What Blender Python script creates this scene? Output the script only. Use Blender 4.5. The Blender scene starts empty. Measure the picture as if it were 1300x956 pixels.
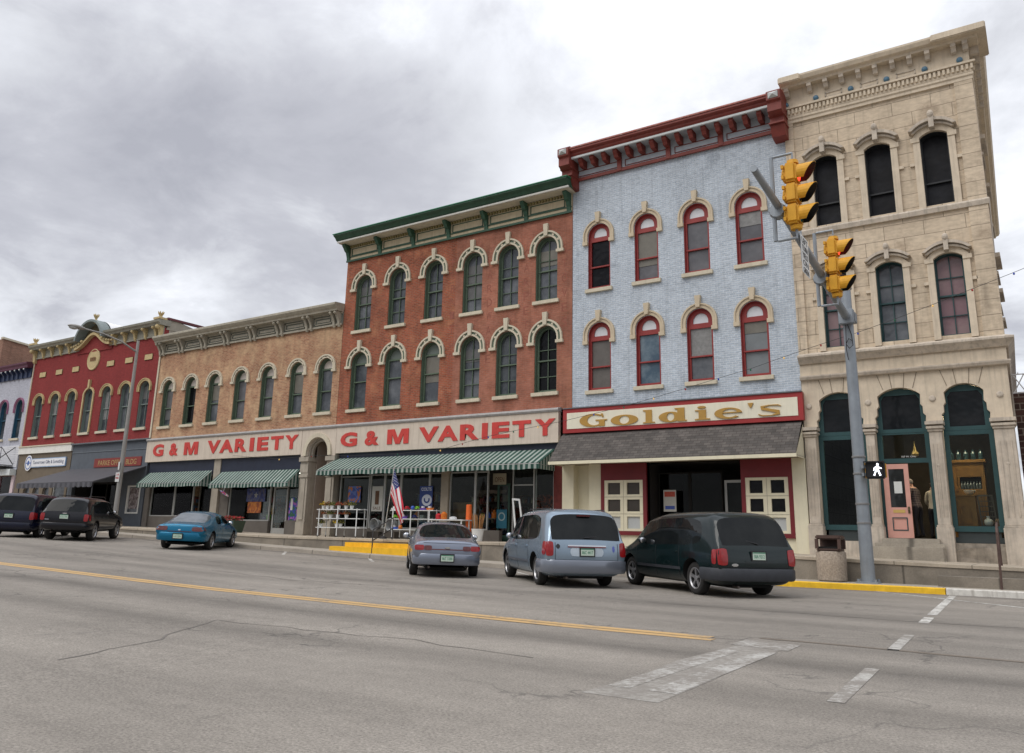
import bpy, bmesh, math, random
from mathutils import Vector, Matrix
from mathutils.geometry import tessellate_polygon
random.seed(7)
R = math.radians
scene = bpy.context.scene
COL = scene.collection
ORG = {}
D = 27.0                                   # metres from the camera's line to the shop fronts

# ------------------------------------------------------------------ materials
MATS = {}
def _nt(name):
    m = bpy.data.materials.new(name); m.use_nodes = True
    nt = m.node_tree; b = nt.nodes['Principled BSDF']
    return m, nt, b
def _n(nt, t, **k):
    n = nt.nodes.new(t)
    for a, v in k.items():
        if a in n.inputs.keys() if hasattr(n.inputs, 'keys') else False: n.inputs[a].default_value = v
        else: setattr(n, a, v)
    return n
def noise(nt, vec, scale, detail=4, rough=.55):
    n = nt.nodes.new('ShaderNodeTexNoise'); n.inputs['Scale'].default_value = scale
    n.inputs['Detail'].default_value = detail; n.inputs['Roughness'].default_value = rough
    nt.links.new(vec, n.inputs['Vector']); return n.outputs['Fac']
def maprange(nt, v, a, b, c, d):
    n = nt.nodes.new('ShaderNodeMapRange'); n.inputs[1].default_value = a; n.inputs[2].default_value = b
    n.inputs[3].default_value = c; n.inputs[4].default_value = d; nt.links.new(v, n.inputs[0]); return n.outputs[0]
def mth(nt, op, a, b=None, c=None):
    n = nt.nodes.new('ShaderNodeMath'); n.operation = op
    for i, v in enumerate((a, b, c)):
        if v is None: continue
        if isinstance(v, (int, float)): n.inputs[i].default_value = v
        else: nt.links.new(v, n.inputs[i])
    return n.outputs[0]
def mixc(nt, f, a, b, mode='MIX'):
    n = nt.nodes.new('ShaderNodeMix'); n.data_type = 'RGBA'; n.blend_type = mode
    for i, v in ((0, f), (6, a), (7, b)):
        if isinstance(v, (int, float)): n.inputs[i].default_value = v
        elif isinstance(v, tuple): n.inputs[i].default_value = (*v[:3], 1)
        else: nt.links.new(v, n.inputs[i])
    return n.outputs[2]
def scaled(nt, vec, s):
    n = nt.nodes.new('ShaderNodeMapping'); n.inputs['Scale'].default_value = s
    nt.links.new(vec, n.inputs['Vector']); return n.outputs[0]
def coords(nt, what='Object'):
    return nt.nodes.new('ShaderNodeTexCoord').outputs[what]
def bump(nt, b, h, strength=.3, dist=.02):
    n = nt.nodes.new('ShaderNodeBump'); n.inputs['Strength'].default_value = strength
    n.inputs['Distance'].default_value = dist; nt.links.new(h, n.inputs['Height']); nt.links.new(n.outputs[0], b.inputs['Normal'])
def M(name, col, rough=.7, var=.12, scale=2.5, metal=0, bmp=0, streak=0, spec=.4, coat=0, dirt=None):
    if name in MATS: return MATS[name]
    m, nt, b = _nt(name)
    c = coords(nt); out = col
    if var:
        f = noise(nt, c, scale, 6, .65)
        g = maprange(nt, f, .3, .7, 1 - var, 1 + var)
        cc = nt.nodes.new('ShaderNodeVectorMath'); cc.operation = 'SCALE'; cc.inputs[0].default_value = col[:3]
        nt.links.new(g, cc.inputs['Scale']); out = cc.outputs[0]
    if streak:                                             # rain streaks running down the face
        s = noise(nt, scaled(nt, c, (7, 7, .5)), 1.6, 4)
        out = mixc(nt, maprange(nt, s, .5, .75, 0, streak), out, dirt or tuple(x * .45 for x in col[:3]))
    if isinstance(out, tuple): b.inputs['Base Color'].default_value = (*out[:3], 1)
    else: nt.links.new(out, b.inputs['Base Color'])
    b.inputs['Roughness'].default_value = rough; b.inputs['Metallic'].default_value = metal
    b.inputs['Specular IOR Level'].default_value = spec; b.inputs['Coat Weight'].default_value = coat
    b.inputs['Coat Roughness'].default_value = .05
    if bmp: bump(nt, b, noise(nt, c, 30, 4), bmp, .01)
    MATS[name] = m; return m
def wallmap(nt):
    c = coords(nt); s = nt.nodes.new('ShaderNodeSeparateXYZ'); nt.links.new(c, s.inputs[0])
    u = mth(nt, 'ADD', s.outputs[0], s.outputs[1])
    k = nt.nodes.new('ShaderNodeCombineXYZ'); nt.links.new(u, k.inputs[0]); nt.links.new(s.outputs[2], k.inputs[1])
    return c, s, k.outputs[0]
def BRICK(name, c1, c2, mortar, w=.215, h=.078, mw=.011, blotch=.18, worn=None, wornamt=.5, bmp=.5, zone=None, rough=.85, streak=.25, lo=.52):
    if name in MATS: return MATS[name]
    m, nt, b = _nt(name); c, s, v = wallmap(nt)
    t = nt.nodes.new('ShaderNodeTexBrick'); nt.links.new(v, t.inputs['Vector'])
    t.inputs['Color1'].default_value = (*c1, 1); t.inputs['Color2'].default_value = (*c2, 1); t.inputs['Mortar'].default_value = (*mortar, 1)
    t.inputs['Scale'].default_value = 1; t.inputs['Mortar Size'].default_value = mw; t.inputs['Mortar Smooth'].default_value = .3
    t.inputs['Bias'].default_value = 0; t.inputs['Brick Width'].default_value = w; t.inputs['Row Height'].default_value = h
    out = t.outputs['Color']
    if worn:
        f = noise(nt, c, .9, 8, .7)
        out = mixc(nt, maprange(nt, f, lo, lo + .16, 0, wornamt), out, worn)
    if zone:                                               # faded old painted sign on part of the wall
        x0, x1, colz, amt = zone
        a = mth(nt, 'GREATER_THAN', s.outputs[0], x0)
        f2 = maprange(nt, noise(nt, c, 2.2, 6), .35, .65, .55, 1)
        out = mixc(nt, mth(nt, 'MULTIPLY', mth(nt, 'MULTIPLY', a, f2), amt), out, colz)
    g = maprange(nt, noise(nt, c, .55, 6, .6), .3, .7, 1 - blotch, 1 + blotch)
    g2 = maprange(nt, noise(nt, scaled(nt, c, (4.6, 4.6, 12)), 1, 3), .3, .7, .86, 1.14)
    st = maprange(nt, noise(nt, scaled(nt, c, (3, 3, .3)), 1.5, 4), .52, .78, 1, 1 - streak)
    g = mth(nt, 'MULTIPLY', mth(nt, 'MULTIPLY', g, g2), st)
    vm = nt.nodes.new('ShaderNodeVectorMath'); vm.operation = 'SCALE'
    nt.links.new(out, vm.inputs[0]); nt.links.new(g, vm.inputs['Scale']); nt.links.new(vm.outputs[0], b.inputs['Base Color'])
    b.inputs['Roughness'].default_value = rough; b.inputs['Specular IOR Level'].default_value = .25
    h_ = mth(nt, 'MULTIPLY_ADD', t.outputs['Fac'], -1.0, mth(nt, 'MULTIPLY', noise(nt, c, 25, 3), .5))
    bump(nt, b, h_, bmp, .012)
    MATS[name] = m; return m
def GLASS(name, tint=(.012, .014, .016), rough=.03, wavy=.05, blind_sheen=None, blind_sheen_amt=.5, spec=.5):
    if name in MATS: return MATS[name]                     # old window pane with a dim room behind it
    m, nt, b = _nt(name); c = coords(nt)
    f = noise(nt, c, 1.3, 4, .6)
    col = mixc(nt, maprange(nt, f, .4, .65, 0, blind_sheen_amt), tint, blind_sheen or tuple(x * 2.2 for x in tint))
    nt.links.new(col, b.inputs['Base Color']); b.inputs['Roughness'].default_value = rough
    b.inputs['Specular IOR Level'].default_value = spec; b.inputs['IOR'].default_value = 1.5
    bump(nt, b, noise(nt, c, 1.8, 2), wavy * 2.2, .2); MATS[name] = m; return m
def SEEGLASS(name='shop_glass', tint=(.80, .84, .82), base=.05):
    if name in MATS: return MATS[name]
    m, nt, b = _nt(name); nt.nodes.remove(b)
    o = nt.nodes['Material Output']; tr = nt.nodes.new('ShaderNodeBsdfTransparent'); tr.inputs[0].default_value = (*tint, 1)
    g = nt.nodes.new('ShaderNodeBsdfGlossy'); g.inputs['Roughness'].default_value = .02
    fr = nt.nodes.new('ShaderNodeFresnel'); fr.inputs[0].default_value = 1.3
    mx = nt.nodes.new('ShaderNodeMixShader'); nt.links.new(fr.outputs[0], mx.inputs[0])
    nt.links.new(tr.outputs[0], mx.inputs[1]); nt.links.new(g.outputs[0], mx.inputs[2]); nt.links.new(mx.outputs[0], o.inputs[0])
    MATS[name] = m; return m
def EMIT(name, col, s):
    if name in MATS: return MATS[name]
    m, nt, b = _nt(name); b.inputs['Base Color'].default_value = (*col, 1); b.inputs['Emission Color'].default_value = (*col, 1)
    b.inputs['Emission Strength'].default_value = s; MATS[name] = m; return m
def STRIPE(name, ca, cb, period, axis=0, duty=.5, ph=0):
    if name in MATS: return MATS[name]
    m, nt, b = _nt(name); c = coords(nt); s = nt.nodes.new('ShaderNodeSeparateXYZ'); nt.links.new(c, s.inputs[0])
    x = mth(nt, 'FRACT', mth(nt, 'MULTIPLY_ADD', s.outputs[axis], 1 / period, ph))
    f = mth(nt, 'GREATER_THAN', x, duty)
    g = maprange(nt, noise(nt, c, 2, 5), .3, .7, .82, 1.1)
    vm = nt.nodes.new('ShaderNodeVectorMath'); vm.operation = 'SCALE'; nt.links.new(mixc(nt, f, ca, cb), vm.inputs[0]); nt.links.new(g, vm.inputs['Scale'])
    nt.links.new(vm.outputs[0], b.inputs['Base Color']); b.inputs['Roughness'].default_value = .9; MATS[name] = m; return m

# ------------------------------------------------------------------ mesh building
def earclean(l):
    return [p for i, p in enumerate(l) if abs(p[0] - l[i - 1][0]) + abs(p[1] - l[i - 1][1]) > 1e-6]
class MB:
    def __init__(s): s.v = []; s.f = []; s.m = []; s.cur = 0
    def add(s, vs, fs):
        o = len(s.v); s.v += [tuple(v) for v in vs]; s.f += [tuple(i + o for i in f) for f in fs]; s.m += [s.cur] * len(fs); return s
    def box(s, x0, x1, y0, y1, z0, z1, m=None):
        if m is not None: s.cur = m
        v = [(x, y, z) for x in (x0, x1) for y in (y0, y1) for z in (z0, z1)]
        return s.add(v, [(0, 1, 3, 2), (4, 6, 7, 5), (0, 4, 5, 1), (2, 3, 7, 6), (0, 2, 6, 4), (1, 5, 7, 3)])
    def plate(s, loops, y0, y1):
        """loops of (x, z), the first the outline, the others holes; extruded from y0 to y1"""
        loops = [earclean(l) for l in loops]
        flat = [p for l in loops for p in l]; n = len(flat)
        tri = tessellate_polygon([[Vector((p[0], p[1], 0)) for p in l] for l in loops])
        vs = [(p[0], y0, p[1]) for p in flat] + [(p[0], y1, p[1]) for p in flat]
        fs = [tuple(t) for t in tri] + [tuple(i + n for i in reversed(t)) for t in tri]; o = 0
        for l in loops:
            k = len(l)
            for i in range(k):
                j = (i + 1) % k; fs.append((o + i, o + j, o + j + n, o + i + n))
            o += k
        return s.add(vs, fs)
    def side(s, prof, x0, x1):
        """profile of (y, z) swept along x"""
        n = len(prof); vs = [(x0, y, z) for y, z in prof] + [(x1, y, z) for y, z in prof]
        fs = [(i, (i + 1) % n, (i + 1) % n + n, i + n) for i in range(n)] + [tuple(range(n)), tuple(range(2 * n - 1, n - 1, -1))]
        return s.add(vs, fs)
    def tube(s, pts, r, n=8, cap=True):
        pts = [Vector(p) for p in pts]; rs = r if isinstance(r, (list, tuple)) else [r] * len(pts)
        vs = []; up = None
        for i, p in enumerate(pts):
            d = (pts[min(i + 1, len(pts) - 1)] - pts[max(i - 1, 0)]).normalized()
            if up is None: up = Vector((0, 0, 1)) if abs(d.z) < .9 else Vector((1, 0, 0))
            a = d.cross(up).normalized(); b = a.cross(d).normalized(); up = b
            vs += [p + (a * math.cos(t) + b * math.sin(t)) * rs[i] for t in (2 * math.pi * k / n for k in range(n))]
        fs = []
        for i in range(len(pts) - 1):
            for k in range(n):
                j = (k + 1) % n; fs.append((i * n + k, i * n + j, (i + 1) * n + j, (i + 1) * n + k))
        if cap: fs += [tuple(range(n - 1, -1, -1)), tuple(range((len(pts) - 1) * n, len(pts) * n))]
        return s.add(vs, fs)
    def lathe(s, prof, c, n=20, axis='z', caps=True):
        """prof of (r, h); turned about an axis through c"""
        vs = []
        for r_, h in prof:
            for k in range(n):
                t = 2 * math.pi * k / n; a, b = r_ * math.cos(t), r_ * math.sin(t)
                p = {'z': (a, b, h), 'x': (h, a, b), 'y': (b, h, a)}[axis]; vs.append((p[0] + c[0], p[1] + c[1], p[2] + c[2]))
        fs = []
        for i in range(len(prof) - 1):
            for k in range(n):
                j = (k + 1) % n; fs.append((i * n + k, i * n + j, (i + 1) * n + j, (i + 1) * n + k))
        if caps and prof[0][0] > 1e-4: fs.append(tuple(range(n)))
        if caps and prof[-1][0] > 1e-4: fs.append(tuple(range((len(prof) - 1) * n, len(prof) * n)))
        return s.add(vs, fs)
    def ball(s, c, r, n=10, sq=(1, 1, 1)):
        k0 = len(s.v)
        s.lathe([(max(1e-5, math.sin(math.pi * i / n)) , -math.cos(math.pi * i / n)) for i in range(n + 1)], (0, 0, 0), n * 2 if n < 8 else 14)
        for i in range(k0, len(s.v)):
            v = s.v[i]; s.v[i] = (c[0] + v[0] * r * sq[0], c[1] + v[1] * r * sq[1], c[2] + v[2] * r * sq[2])
        return s
    def build(s, name, mat, parent=None, smooth=False, bevel=0, loc=None):
        me = bpy.data.meshes.new(name)
        o = Vector(ORG.get(parent.name, (0, 0, 0))) if parent else Vector(loc or (0, 0, 0))
        me.from_pydata([(v[0] - o.x, v[1] - o.y, v[2] - o.z) for v in s.v], [], s.f)
        mats = mat if isinstance(mat, (list, tuple)) else [mat]
        for m_ in mats: me.materials.append(m_)
        if len(mats) > 1: me.polygons.foreach_set('material_index', s.m)
        bm = bmesh.new(); bm.from_mesh(me)
        bmesh.ops.remove_doubles(bm, verts=bm.verts, dist=1e-5) if smooth else None
        bmesh.ops.recalc_face_normals(bm, faces=bm.faces)
        if bevel: bmesh.ops.bevel(bm, geom=[e for e in bm.edges if e.calc_face_angle(0) > .5], offset=bevel, segments=2, affect='EDGES', clamp_overlap=True)
        bm.to_mesh(me); bm.free()
        if smooth:
            me.polygons.foreach_set('use_smooth', [True] * len(me.polygons)); me.update()
            try: me.set_sharp_from_angle(angle=R(45 if smooth is True else smooth))
            except Exception: pass
        ob = bpy.data.objects.new(name, me); COL.objects.link(ob)
        if parent:
            ob.parent = parent; ORG[ob.name] = tuple(o)
        else:
            ob.location = o; ORG[ob.name] = tuple(o)
        return ob
def thing(name, label, cat, loc=(0, 0, 0), group=None):
    o = bpy.data.objects.new(name, None); COL.objects.link(o); o.location = loc; o.empty_display_size = .3
    ORG[o.name] = tuple(loc); o['label'] = label; o['category'] = cat
    if group: o['group'] = group
    return o
def tag(o, label, cat, group=None):
    o['label'] = label; o['category'] = cat
    if group: o['group'] = group
    return o
def struct(o, kind='structure'):
    o['kind'] = kind; return o
def dup(root, loc, rz=None, label=None):
    r = root.copy(); COL.objects.link(r); r.location = loc; ORG[r.name] = tuple(loc)
    if rz is not None: r.rotation_euler.z = rz
    if label: r['label'] = label
    for ch in list(root.children):
        c = ch.copy(); COL.objects.link(c); c.parent = r
        for g in list(ch.children):
            d = g.copy(); COL.objects.link(d); d.parent = c
    return r
FONT = [None]
def textloops(s, x0, x1, z0, z1, y, t, parent, mat, name='lettering', bold=.0, chars=None, pry=0, rows=None):
    """lettering turned into a solid mesh, fitted to a box on a face looking towards -y"""
    mb = MB()
    jobs = chars or [(s, x0, x1, z0, z1)]
    for (st, a, b, c, d) in jobs:
        if st == 'M' and bold > .04:
            mb.plate([[(a + p[0] * (b - a), c + p[1] * (d - c)) for p in ((0, 0), (.23, 0), (.23, .66), (.40, 0), (.60, 0), (.77, .66), (.77, 0), (1, 0), (1, 1), (.67, 1), (.5, .36), (.33, 1), (0, 1))]], y - t, y); continue
        cu = bpy.data.curves.new('t', 'FONT'); cu.body = st; cu.extrude = 0; cu.offset = bold; cu.resolution_u = 3; cu.fill_mode = 'FRONT'
        ob = bpy.data.objects.new('t', cu); COL.objects.link(ob)
        dg = bpy.context.evaluated_depsgraph_get(); me = bpy.data.meshes.new_from_object(ob.evaluated_get(dg))
        bm = bmesh.new(); bm.from_mesh(me)
        ext = bmesh.ops.extrude_face_region(bm, geom=bm.faces[:])
        vs2 = [g for g in ext['geom'] if isinstance(g, bmesh.types.BMVert)]
        for v in vs2: v.co.z += 1
        bm.verts.index_update()
        xs = [v.co.x for v in bm.verts]; ys = [v.co.y for v in bm.verts]
        if xs:
            ax, bx, ay, by = min(xs), max(xs), min(ys), max(ys)
            vv = [(a + (v.co.x - ax) / max(bx - ax, 1e-5) * (b - a), y - t * v.co.z, c + (v.co.y - ay) / max(by - ay, 1e-5) * (d - c)) for v in bm.verts]
            mb.add(vv, [tuple(v.index for v in f.verts) for f in bm.faces])
        bm.free(); bpy.data.objects.remove(ob); bpy.data.curves.remove(cu); bpy.data.meshes.remove(me)
    return mb.build(name, mat, parent)

# arch-topped outline, from the sill up: round top springs at zs, segmental rises by `rise`
def arch(x0, x1, z0, zs, rise=None, n=14):
    c = (x0 + x1) / 2; w = (x1 - x0) / 2; p = [(x0, z0), (x1, z0)]
    if rise is None: rise = w
    if rise >= w - 1e-6: p += [(c + w * math.cos(math.pi * i / n), zs + rise * math.sin(math.pi * i / n)) for i in range(n + 1)]
    elif rise <= 0: p += [(x1, zs), (x0, zs)]
    else:
        r = (w * w + rise * rise) / (2 * rise); cz = zs + rise - r; a = math.asin(w / r)
        p += [(c + r * math.sin(a - 2 * a * i / n), cz + r * math.cos(a - 2 * a * i / n)) for i in range(n + 1)]
    return p
def rect(x0, x1, z0, z1): return [(x0, z0), (x1, z0), (x1, z1), (x0, z1)]
def band(inner, outer): return inner + outer[::-1]
def arcring(c, zs, w, t, n=14, rise=None, drop=0):
    """arch ring as one outline: half width w, thickness t, legs reaching `drop` below the spring"""
    i_ = arch(c - w, c + w, zs, zs, rise, n)[2:]; w2 = w + t
    r2 = None if rise is None else rise + t * .9
    o_ = arch(c - w2, c + w2, zs, zs, r2, n)[2:]
    if drop: i_ = [(c + w, zs - drop)] + i_ + [(c - w, zs - drop)]; o_ = [(c + w2, zs - drop)] + o_ + [(c - w2, zs - drop)]
    return i_ + o_[::-1]
# ------------------------------------------------------------------ ground heights (the street climbs gently to the left)
def interp(x, X, V):
    if x <= X[0]: return V[0]
    for i in range(1, len(X)):
        if x <= X[i]: t = (x - X[i - 1]) / (X[i] - X[i - 1]); return V[i - 1] + t * (V[i] - V[i - 1])
    return V[-1]
ZX = [-400, -100, -60, -36.7, -28.3, -21.7, -14, -6, -2.4, 400]; ZV = [1.6, .9, .1, -.52, -.78, -.96, -1.12, -1.2, -1.2, -1.2]
def zr(x): return interp(x, ZX, ZV)
PX = [-400, -100, -60, -43, -34, -28, -15, -8, -3, 4, 400]; PV = [2.0, 1.2, .3, -.02, -.16, -.28, -.30, -.38, -.50, -.62, -.62]
def zp(x): return interp(x, PX, PV)
YC, YW = 22.6, 24.0                                        # kerb face; face of the raised pavement
XS = sorted(set([-400, -200, -130] + list(range(-100, 41, 2)) + [60, 100, 200, 400]))
def strip(mb, y0, y1, f, xs=XS, dz=0, ys=None):
    ys = ys or [y0, y1]; n = len(ys)
    vs = [(x, y, f(x) + dz) for x in xs for y in ys]
    return mb.add(vs, [(i * n + j, i * n + j + 1, (i + 1) * n + j + 1, (i + 1) * n + j) for i in range(len(xs) - 1) for j in range(n - 1)])

def asphalt():
    m, nt, b = _nt('asphalt'); c = coords(nt); s = nt.nodes.new('ShaderNodeSeparateXYZ'); nt.links.new(c, s.inputs[0])
    base = mixc(nt, maprange(nt, noise(nt, c, 45, 4, .85), .35, .65, 0, 1), (.150, .134, .115), (.365, .334, .292))
    big = maprange(nt, noise(nt, scaled(nt, c, (.22, .9, 1)), .55, 8, .65), .3, .7, .76, 1.22)
    mid = maprange(nt, noise(nt, c, 5, 8, .8), .3, .7, .84, 1.12)
    def lane(y0, wd, amt):                                 # tyre-worn dark bands in the driving lanes
        d = mth(nt, 'ABSOLUTE', mth(nt, 'SUBTRACT', mth(nt, 'ADD', s.outputs[1], mth(nt, 'MULTIPLY', noise(nt, scaled(nt, c, (.15, .3, 1)), 1, 3), 1.2)), y0 + .6))
        return maprange(nt, d, 0, wd, 1 - amt, 1)
    k = mth(nt, 'MULTIPLY', big, mid)
    for y0, wd, amt in ((14.6, 1.2, .30), (12.9, .8, .20), (16.2, 1.0, .14), (8.8, .7, .38), (6.8, .7, .30), (10.4, .5, .14), (22.5, .9, .35)): k = mth(nt, 'MULTIPLY', k, lane(y0, wd, amt))
    w = nt.nodes.new('ShaderNodeTexVoronoi'); w.feature = 'DISTANCE_TO_EDGE'; w.inputs['Scale'].default_value = .23
    dv = nt.nodes.new('ShaderNodeVectorMath'); dv.operation = 'ADD'
    nz = nt.nodes.new('ShaderNodeTexNoise'); nz.inputs['Scale'].default_value = 1.4; nz.inputs['Detail'].default_value = 6; nt.links.new(c, nz.inputs['Vector'])
    sc = nt.nodes.new('ShaderNodeVectorMath'); sc.operation = 'SCALE'; sc.inputs['Scale'].default_value = 1.6; nt.links.new(nz.outputs['Color'], sc.inputs[0])
    nt.links.new(c, dv.inputs[0]); nt.links.new(sc.outputs[0], dv.inputs[1]); nt.links.new(dv.outputs[0], w.inputs['Vector'])
    crack = mth(nt, 'MULTIPLY', maprange(nt, w.outputs['Distance'], 0, .009, 1, 0), maprange(nt, noise(nt, c, .35, 3), .45, .53, 0, .6))
    sp = maprange(nt, noise(nt, c, 1.7, 3, .5), .64, .72, 0, .6)                      # oil spots
    park = mth(nt, 'MULTIPLY', sp, maprange(nt, s.outputs[1], 16.5, 18.5, .15, 1))
    vm = nt.nodes.new('ShaderNodeVectorMath'); vm.operation = 'SCALE'; nt.links.new(base, vm.inputs[0]); nt.links.new(k, vm.inputs['Scale'])
    out = mixc(nt, crack, vm.outputs[0], (.05, .048, .045)); out = mixc(nt, park, out, (.06, .057, .055))
    nt.links.new(out, b.inputs['Base Color']); b.inputs['Roughness'].default_value = .88; b.inputs['Specular IOR Level'].default_value = .3
    bump(nt, b, noise(nt, c, 90, 3, .8), .5, .01); return m
mb = MB(); strip(mb, 0, 0, zr, ys=[-300, -60, -20, 0, 8, 15, YC + .02]); road = struct(mb.build('road', asphalt()))
TARM = M('tar_seal', (.135, .122, .106), .6, .25, 6)
def tarcrack(pts, w, seed):                                 # cracks sealed with tar, wandering over the old asphalt
    r_ = random.Random(seed); P = []
    for a, c in zip(pts, pts[1:]):
        n_ = max(2, int(math.hypot(c[0] - a[0], c[1] - a[1]) / .35))
        for i in range(n_): t_ = i / n_; P.append((a[0] + (c[0] - a[0]) * t_ + r_.uniform(-.07, .07), a[1] + (c[1] - a[1]) * t_ + r_.uniform(-.07, .07)))
    P.append(pts[-1]); m = MB(); vs = []
    for i, (x, y) in enumerate(P):
        a, c = P[max(i - 1, 0)], P[min(i + 1, len(P) - 1)]; dx, dy = c[0] - a[0], c[1] - a[1]; l = math.hypot(dx, dy) or 1; ww = w * r_.uniform(.35, 1) / 2
        vs += [(x - dy / l * ww, y + dx / l * ww, zr(x) + .003), (x + dy / l * ww, y - dx / l * ww, zr(x) + .003)]
    m.add(vs, [(2 * i, 2 * i + 1, 2 * i + 3, 2 * i + 2) for i in range(len(P) - 1)]); struct(m.build('sealed_crack', TARM))
tarcrack([(-9.2, 7.1), (-6.2, 7.5), (-4.5, 7.3)], .035, 1); tarcrack([(-18, 13.5), (-14.5, 13.1), (-12, 13.6)], .05, 2)
tarcrack([(-9.2, 7.1), (-8.2, 5.6), (-7.6, 4.2)], .035, 3); tarcrack([(-6.5, 14.8), (-2.5, 14.5), (1.5, 14.9)], .05, 4); tarcrack([(-24, 15.9), (-17, 15.6), (-10, 15.9)], .045, 5)
def conc(name, col, seam=1.5, var=.16, stain=.35):
    m, nt, b = _nt(name); c = coords(nt); s = nt.nodes.new('ShaderNodeSeparateXYZ'); nt.links.new(c, s.inputs[0])
    g = mth(nt, 'MULTIPLY', maprange(nt, noise(nt, c, 1.1, 7, .7), .3, .7, 1 - var, 1 + var), maprange(nt, noise(nt, c, 25, 3), .3, .7, .9, 1.1))
    x = mth(nt, 'ABSOLUTE', mth(nt, 'SUBTRACT', mth(nt, 'FRACT', mth(nt, 'DIVIDE', s.outputs[0], seam)), .5))
    g = mth(nt, 'MULTIPLY', g, maprange(nt, x, .488, .496, 1, .45))
    vm = nt.nodes.new('ShaderNodeVectorMath'); vm.operation = 'SCALE'; vm.inputs[0].default_value = col; nt.links.new(g, vm.inputs['Scale'])
    out = mixc(nt, maprange(nt, noise(nt, scaled(nt, c, (1, 1, 2)), .8, 5), .52, .7, 0, stain), vm.outputs[0], tuple(k * .5 for k in col))
    nt.links.new(out, b.inputs['Base Color']); b.inputs['Roughness'].default_value = .9; bump(nt, b, noise(nt, c, 40, 3), .3, .01); MATS[name] = m; return m
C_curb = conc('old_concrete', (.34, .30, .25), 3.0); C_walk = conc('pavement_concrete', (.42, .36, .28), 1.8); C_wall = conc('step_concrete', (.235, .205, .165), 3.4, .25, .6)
# kerb: pale concrete, yellow paint in front of the pole, white paint by the crossing
def kerb(name, x0, x1, mat, top=.15, inset=0):
    xs = [x0] + [x for x in XS if x0 < x < x1] + [x1]; mb = MB()
    prof = [(YC - inset, -.3), (YC - inset + .02, top - .02), (YC + .04, top + inset), (YC + .22, top + inset), (YC + .22, -.3)]
    n = len(prof); vs = [(x, y, zr(x) + z) for x in xs for y, z in prof]
    fs = [(i * n + j, i * n + (j + 1) % n, (i + 1) * n + (j + 1) % n, (i + 1) * n + j) for i in range(len(xs) - 1) for j in range(n)] + [tuple(range(n)), tuple(range((len(xs) - 1) * n, len(xs) * n))]
    mb.add(vs, fs); return struct(mb.build(name, mat))
kerb('kerb', -400, -8.6, C_curb); kerb('kerb', -8.6, -2.32, M('kerb_yellow', (.78, .47, .02), .6, .16, 4, streak=.25)); kerb('kerb', -2.30, 400, M('kerb_white', (.62, .60, .55), .7, .2, 4, streak=.55, dirt=(.25, .22, .18)))
mb = MB(); strip(mb, YC + .2, YW + .05, zr, dz=.146); struct(mb.build('kerb_strip', conc('strip_concrete', (.37, .335, .28), 2.4)))
# the raised pavement with its retaining face
mb = MB()
n = 4; prof = lambda x: [(YW, zr(x) - .2), (YW, zp(x) - .07), (YW + .03, zp(x) - .05), (YW + .05, zp(x) - .05)]
vs = [(x, y, z) for x in XS for y, z in prof(x)]; mb.add(vs, [(i * n + j, i * n + j + 1, (i + 1) * n + j + 1, (i + 1) * n + j) for i in range(len(XS) - 1) for j in range(n - 1)])
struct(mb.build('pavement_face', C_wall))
mb = MB(); n = 4; prof = lambda x: [(YW - .03, zp(x) - .09), (YW - .03, zp(x) - .01), (YW, zp(x)), (D + .4, zp(x))]
vs = [(x, y, z) for x in XS for y, z in prof(x)]; mb.add(vs, [(i * n + j, i * n + j + 1, (i + 1) * n + j + 1, (i + 1) * n + j) for i in range(len(XS) - 1) for j in range(n - 1)])
struct(mb.build('pavement', C_walk))
mb = MB(); mb.add([(-400, D + .3, -1.9), (400, D + .3, -1.9), (400, 400, -1.9), (-400, 400, -1.9)], [(0, 1, 2, 3)]); struct(mb.build('ground', M('bare_ground', (.2, .18, .14), .95)))

# steps cut into the street side
def steps(name, label, x0, x1, rows, mat):
    t = None; mb = MB()
    for (y0, y1, zt) in rows: mb.box(x0 if not isinstance(x0, list) else x0[rows.index((y0, y1, zt))], x1, y0, y1, zr((x1) if zt < 0 else x1) - .1, zt)
    return tag(mb.build(name, mat, loc=(x1, rows[0][0], zr(x1)), bevel=.012), label, 'steps')
YEL = M('step_yellow', (.80, .46, .02), .6, .12, 3, streak=.2)
steps('street_steps', 'bright yellow painted concrete steps up to the variety store pavement', [-23.75, -23.3], -19.0, [(23.24, 23.62, -.60), (23.62, 23.97, -.44)], YEL)
steps('street_steps', 'bare concrete step along the pavement face below the right shop window', -2.55, 9, [(23.45, 23.98, -.80)], C_wall)

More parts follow.
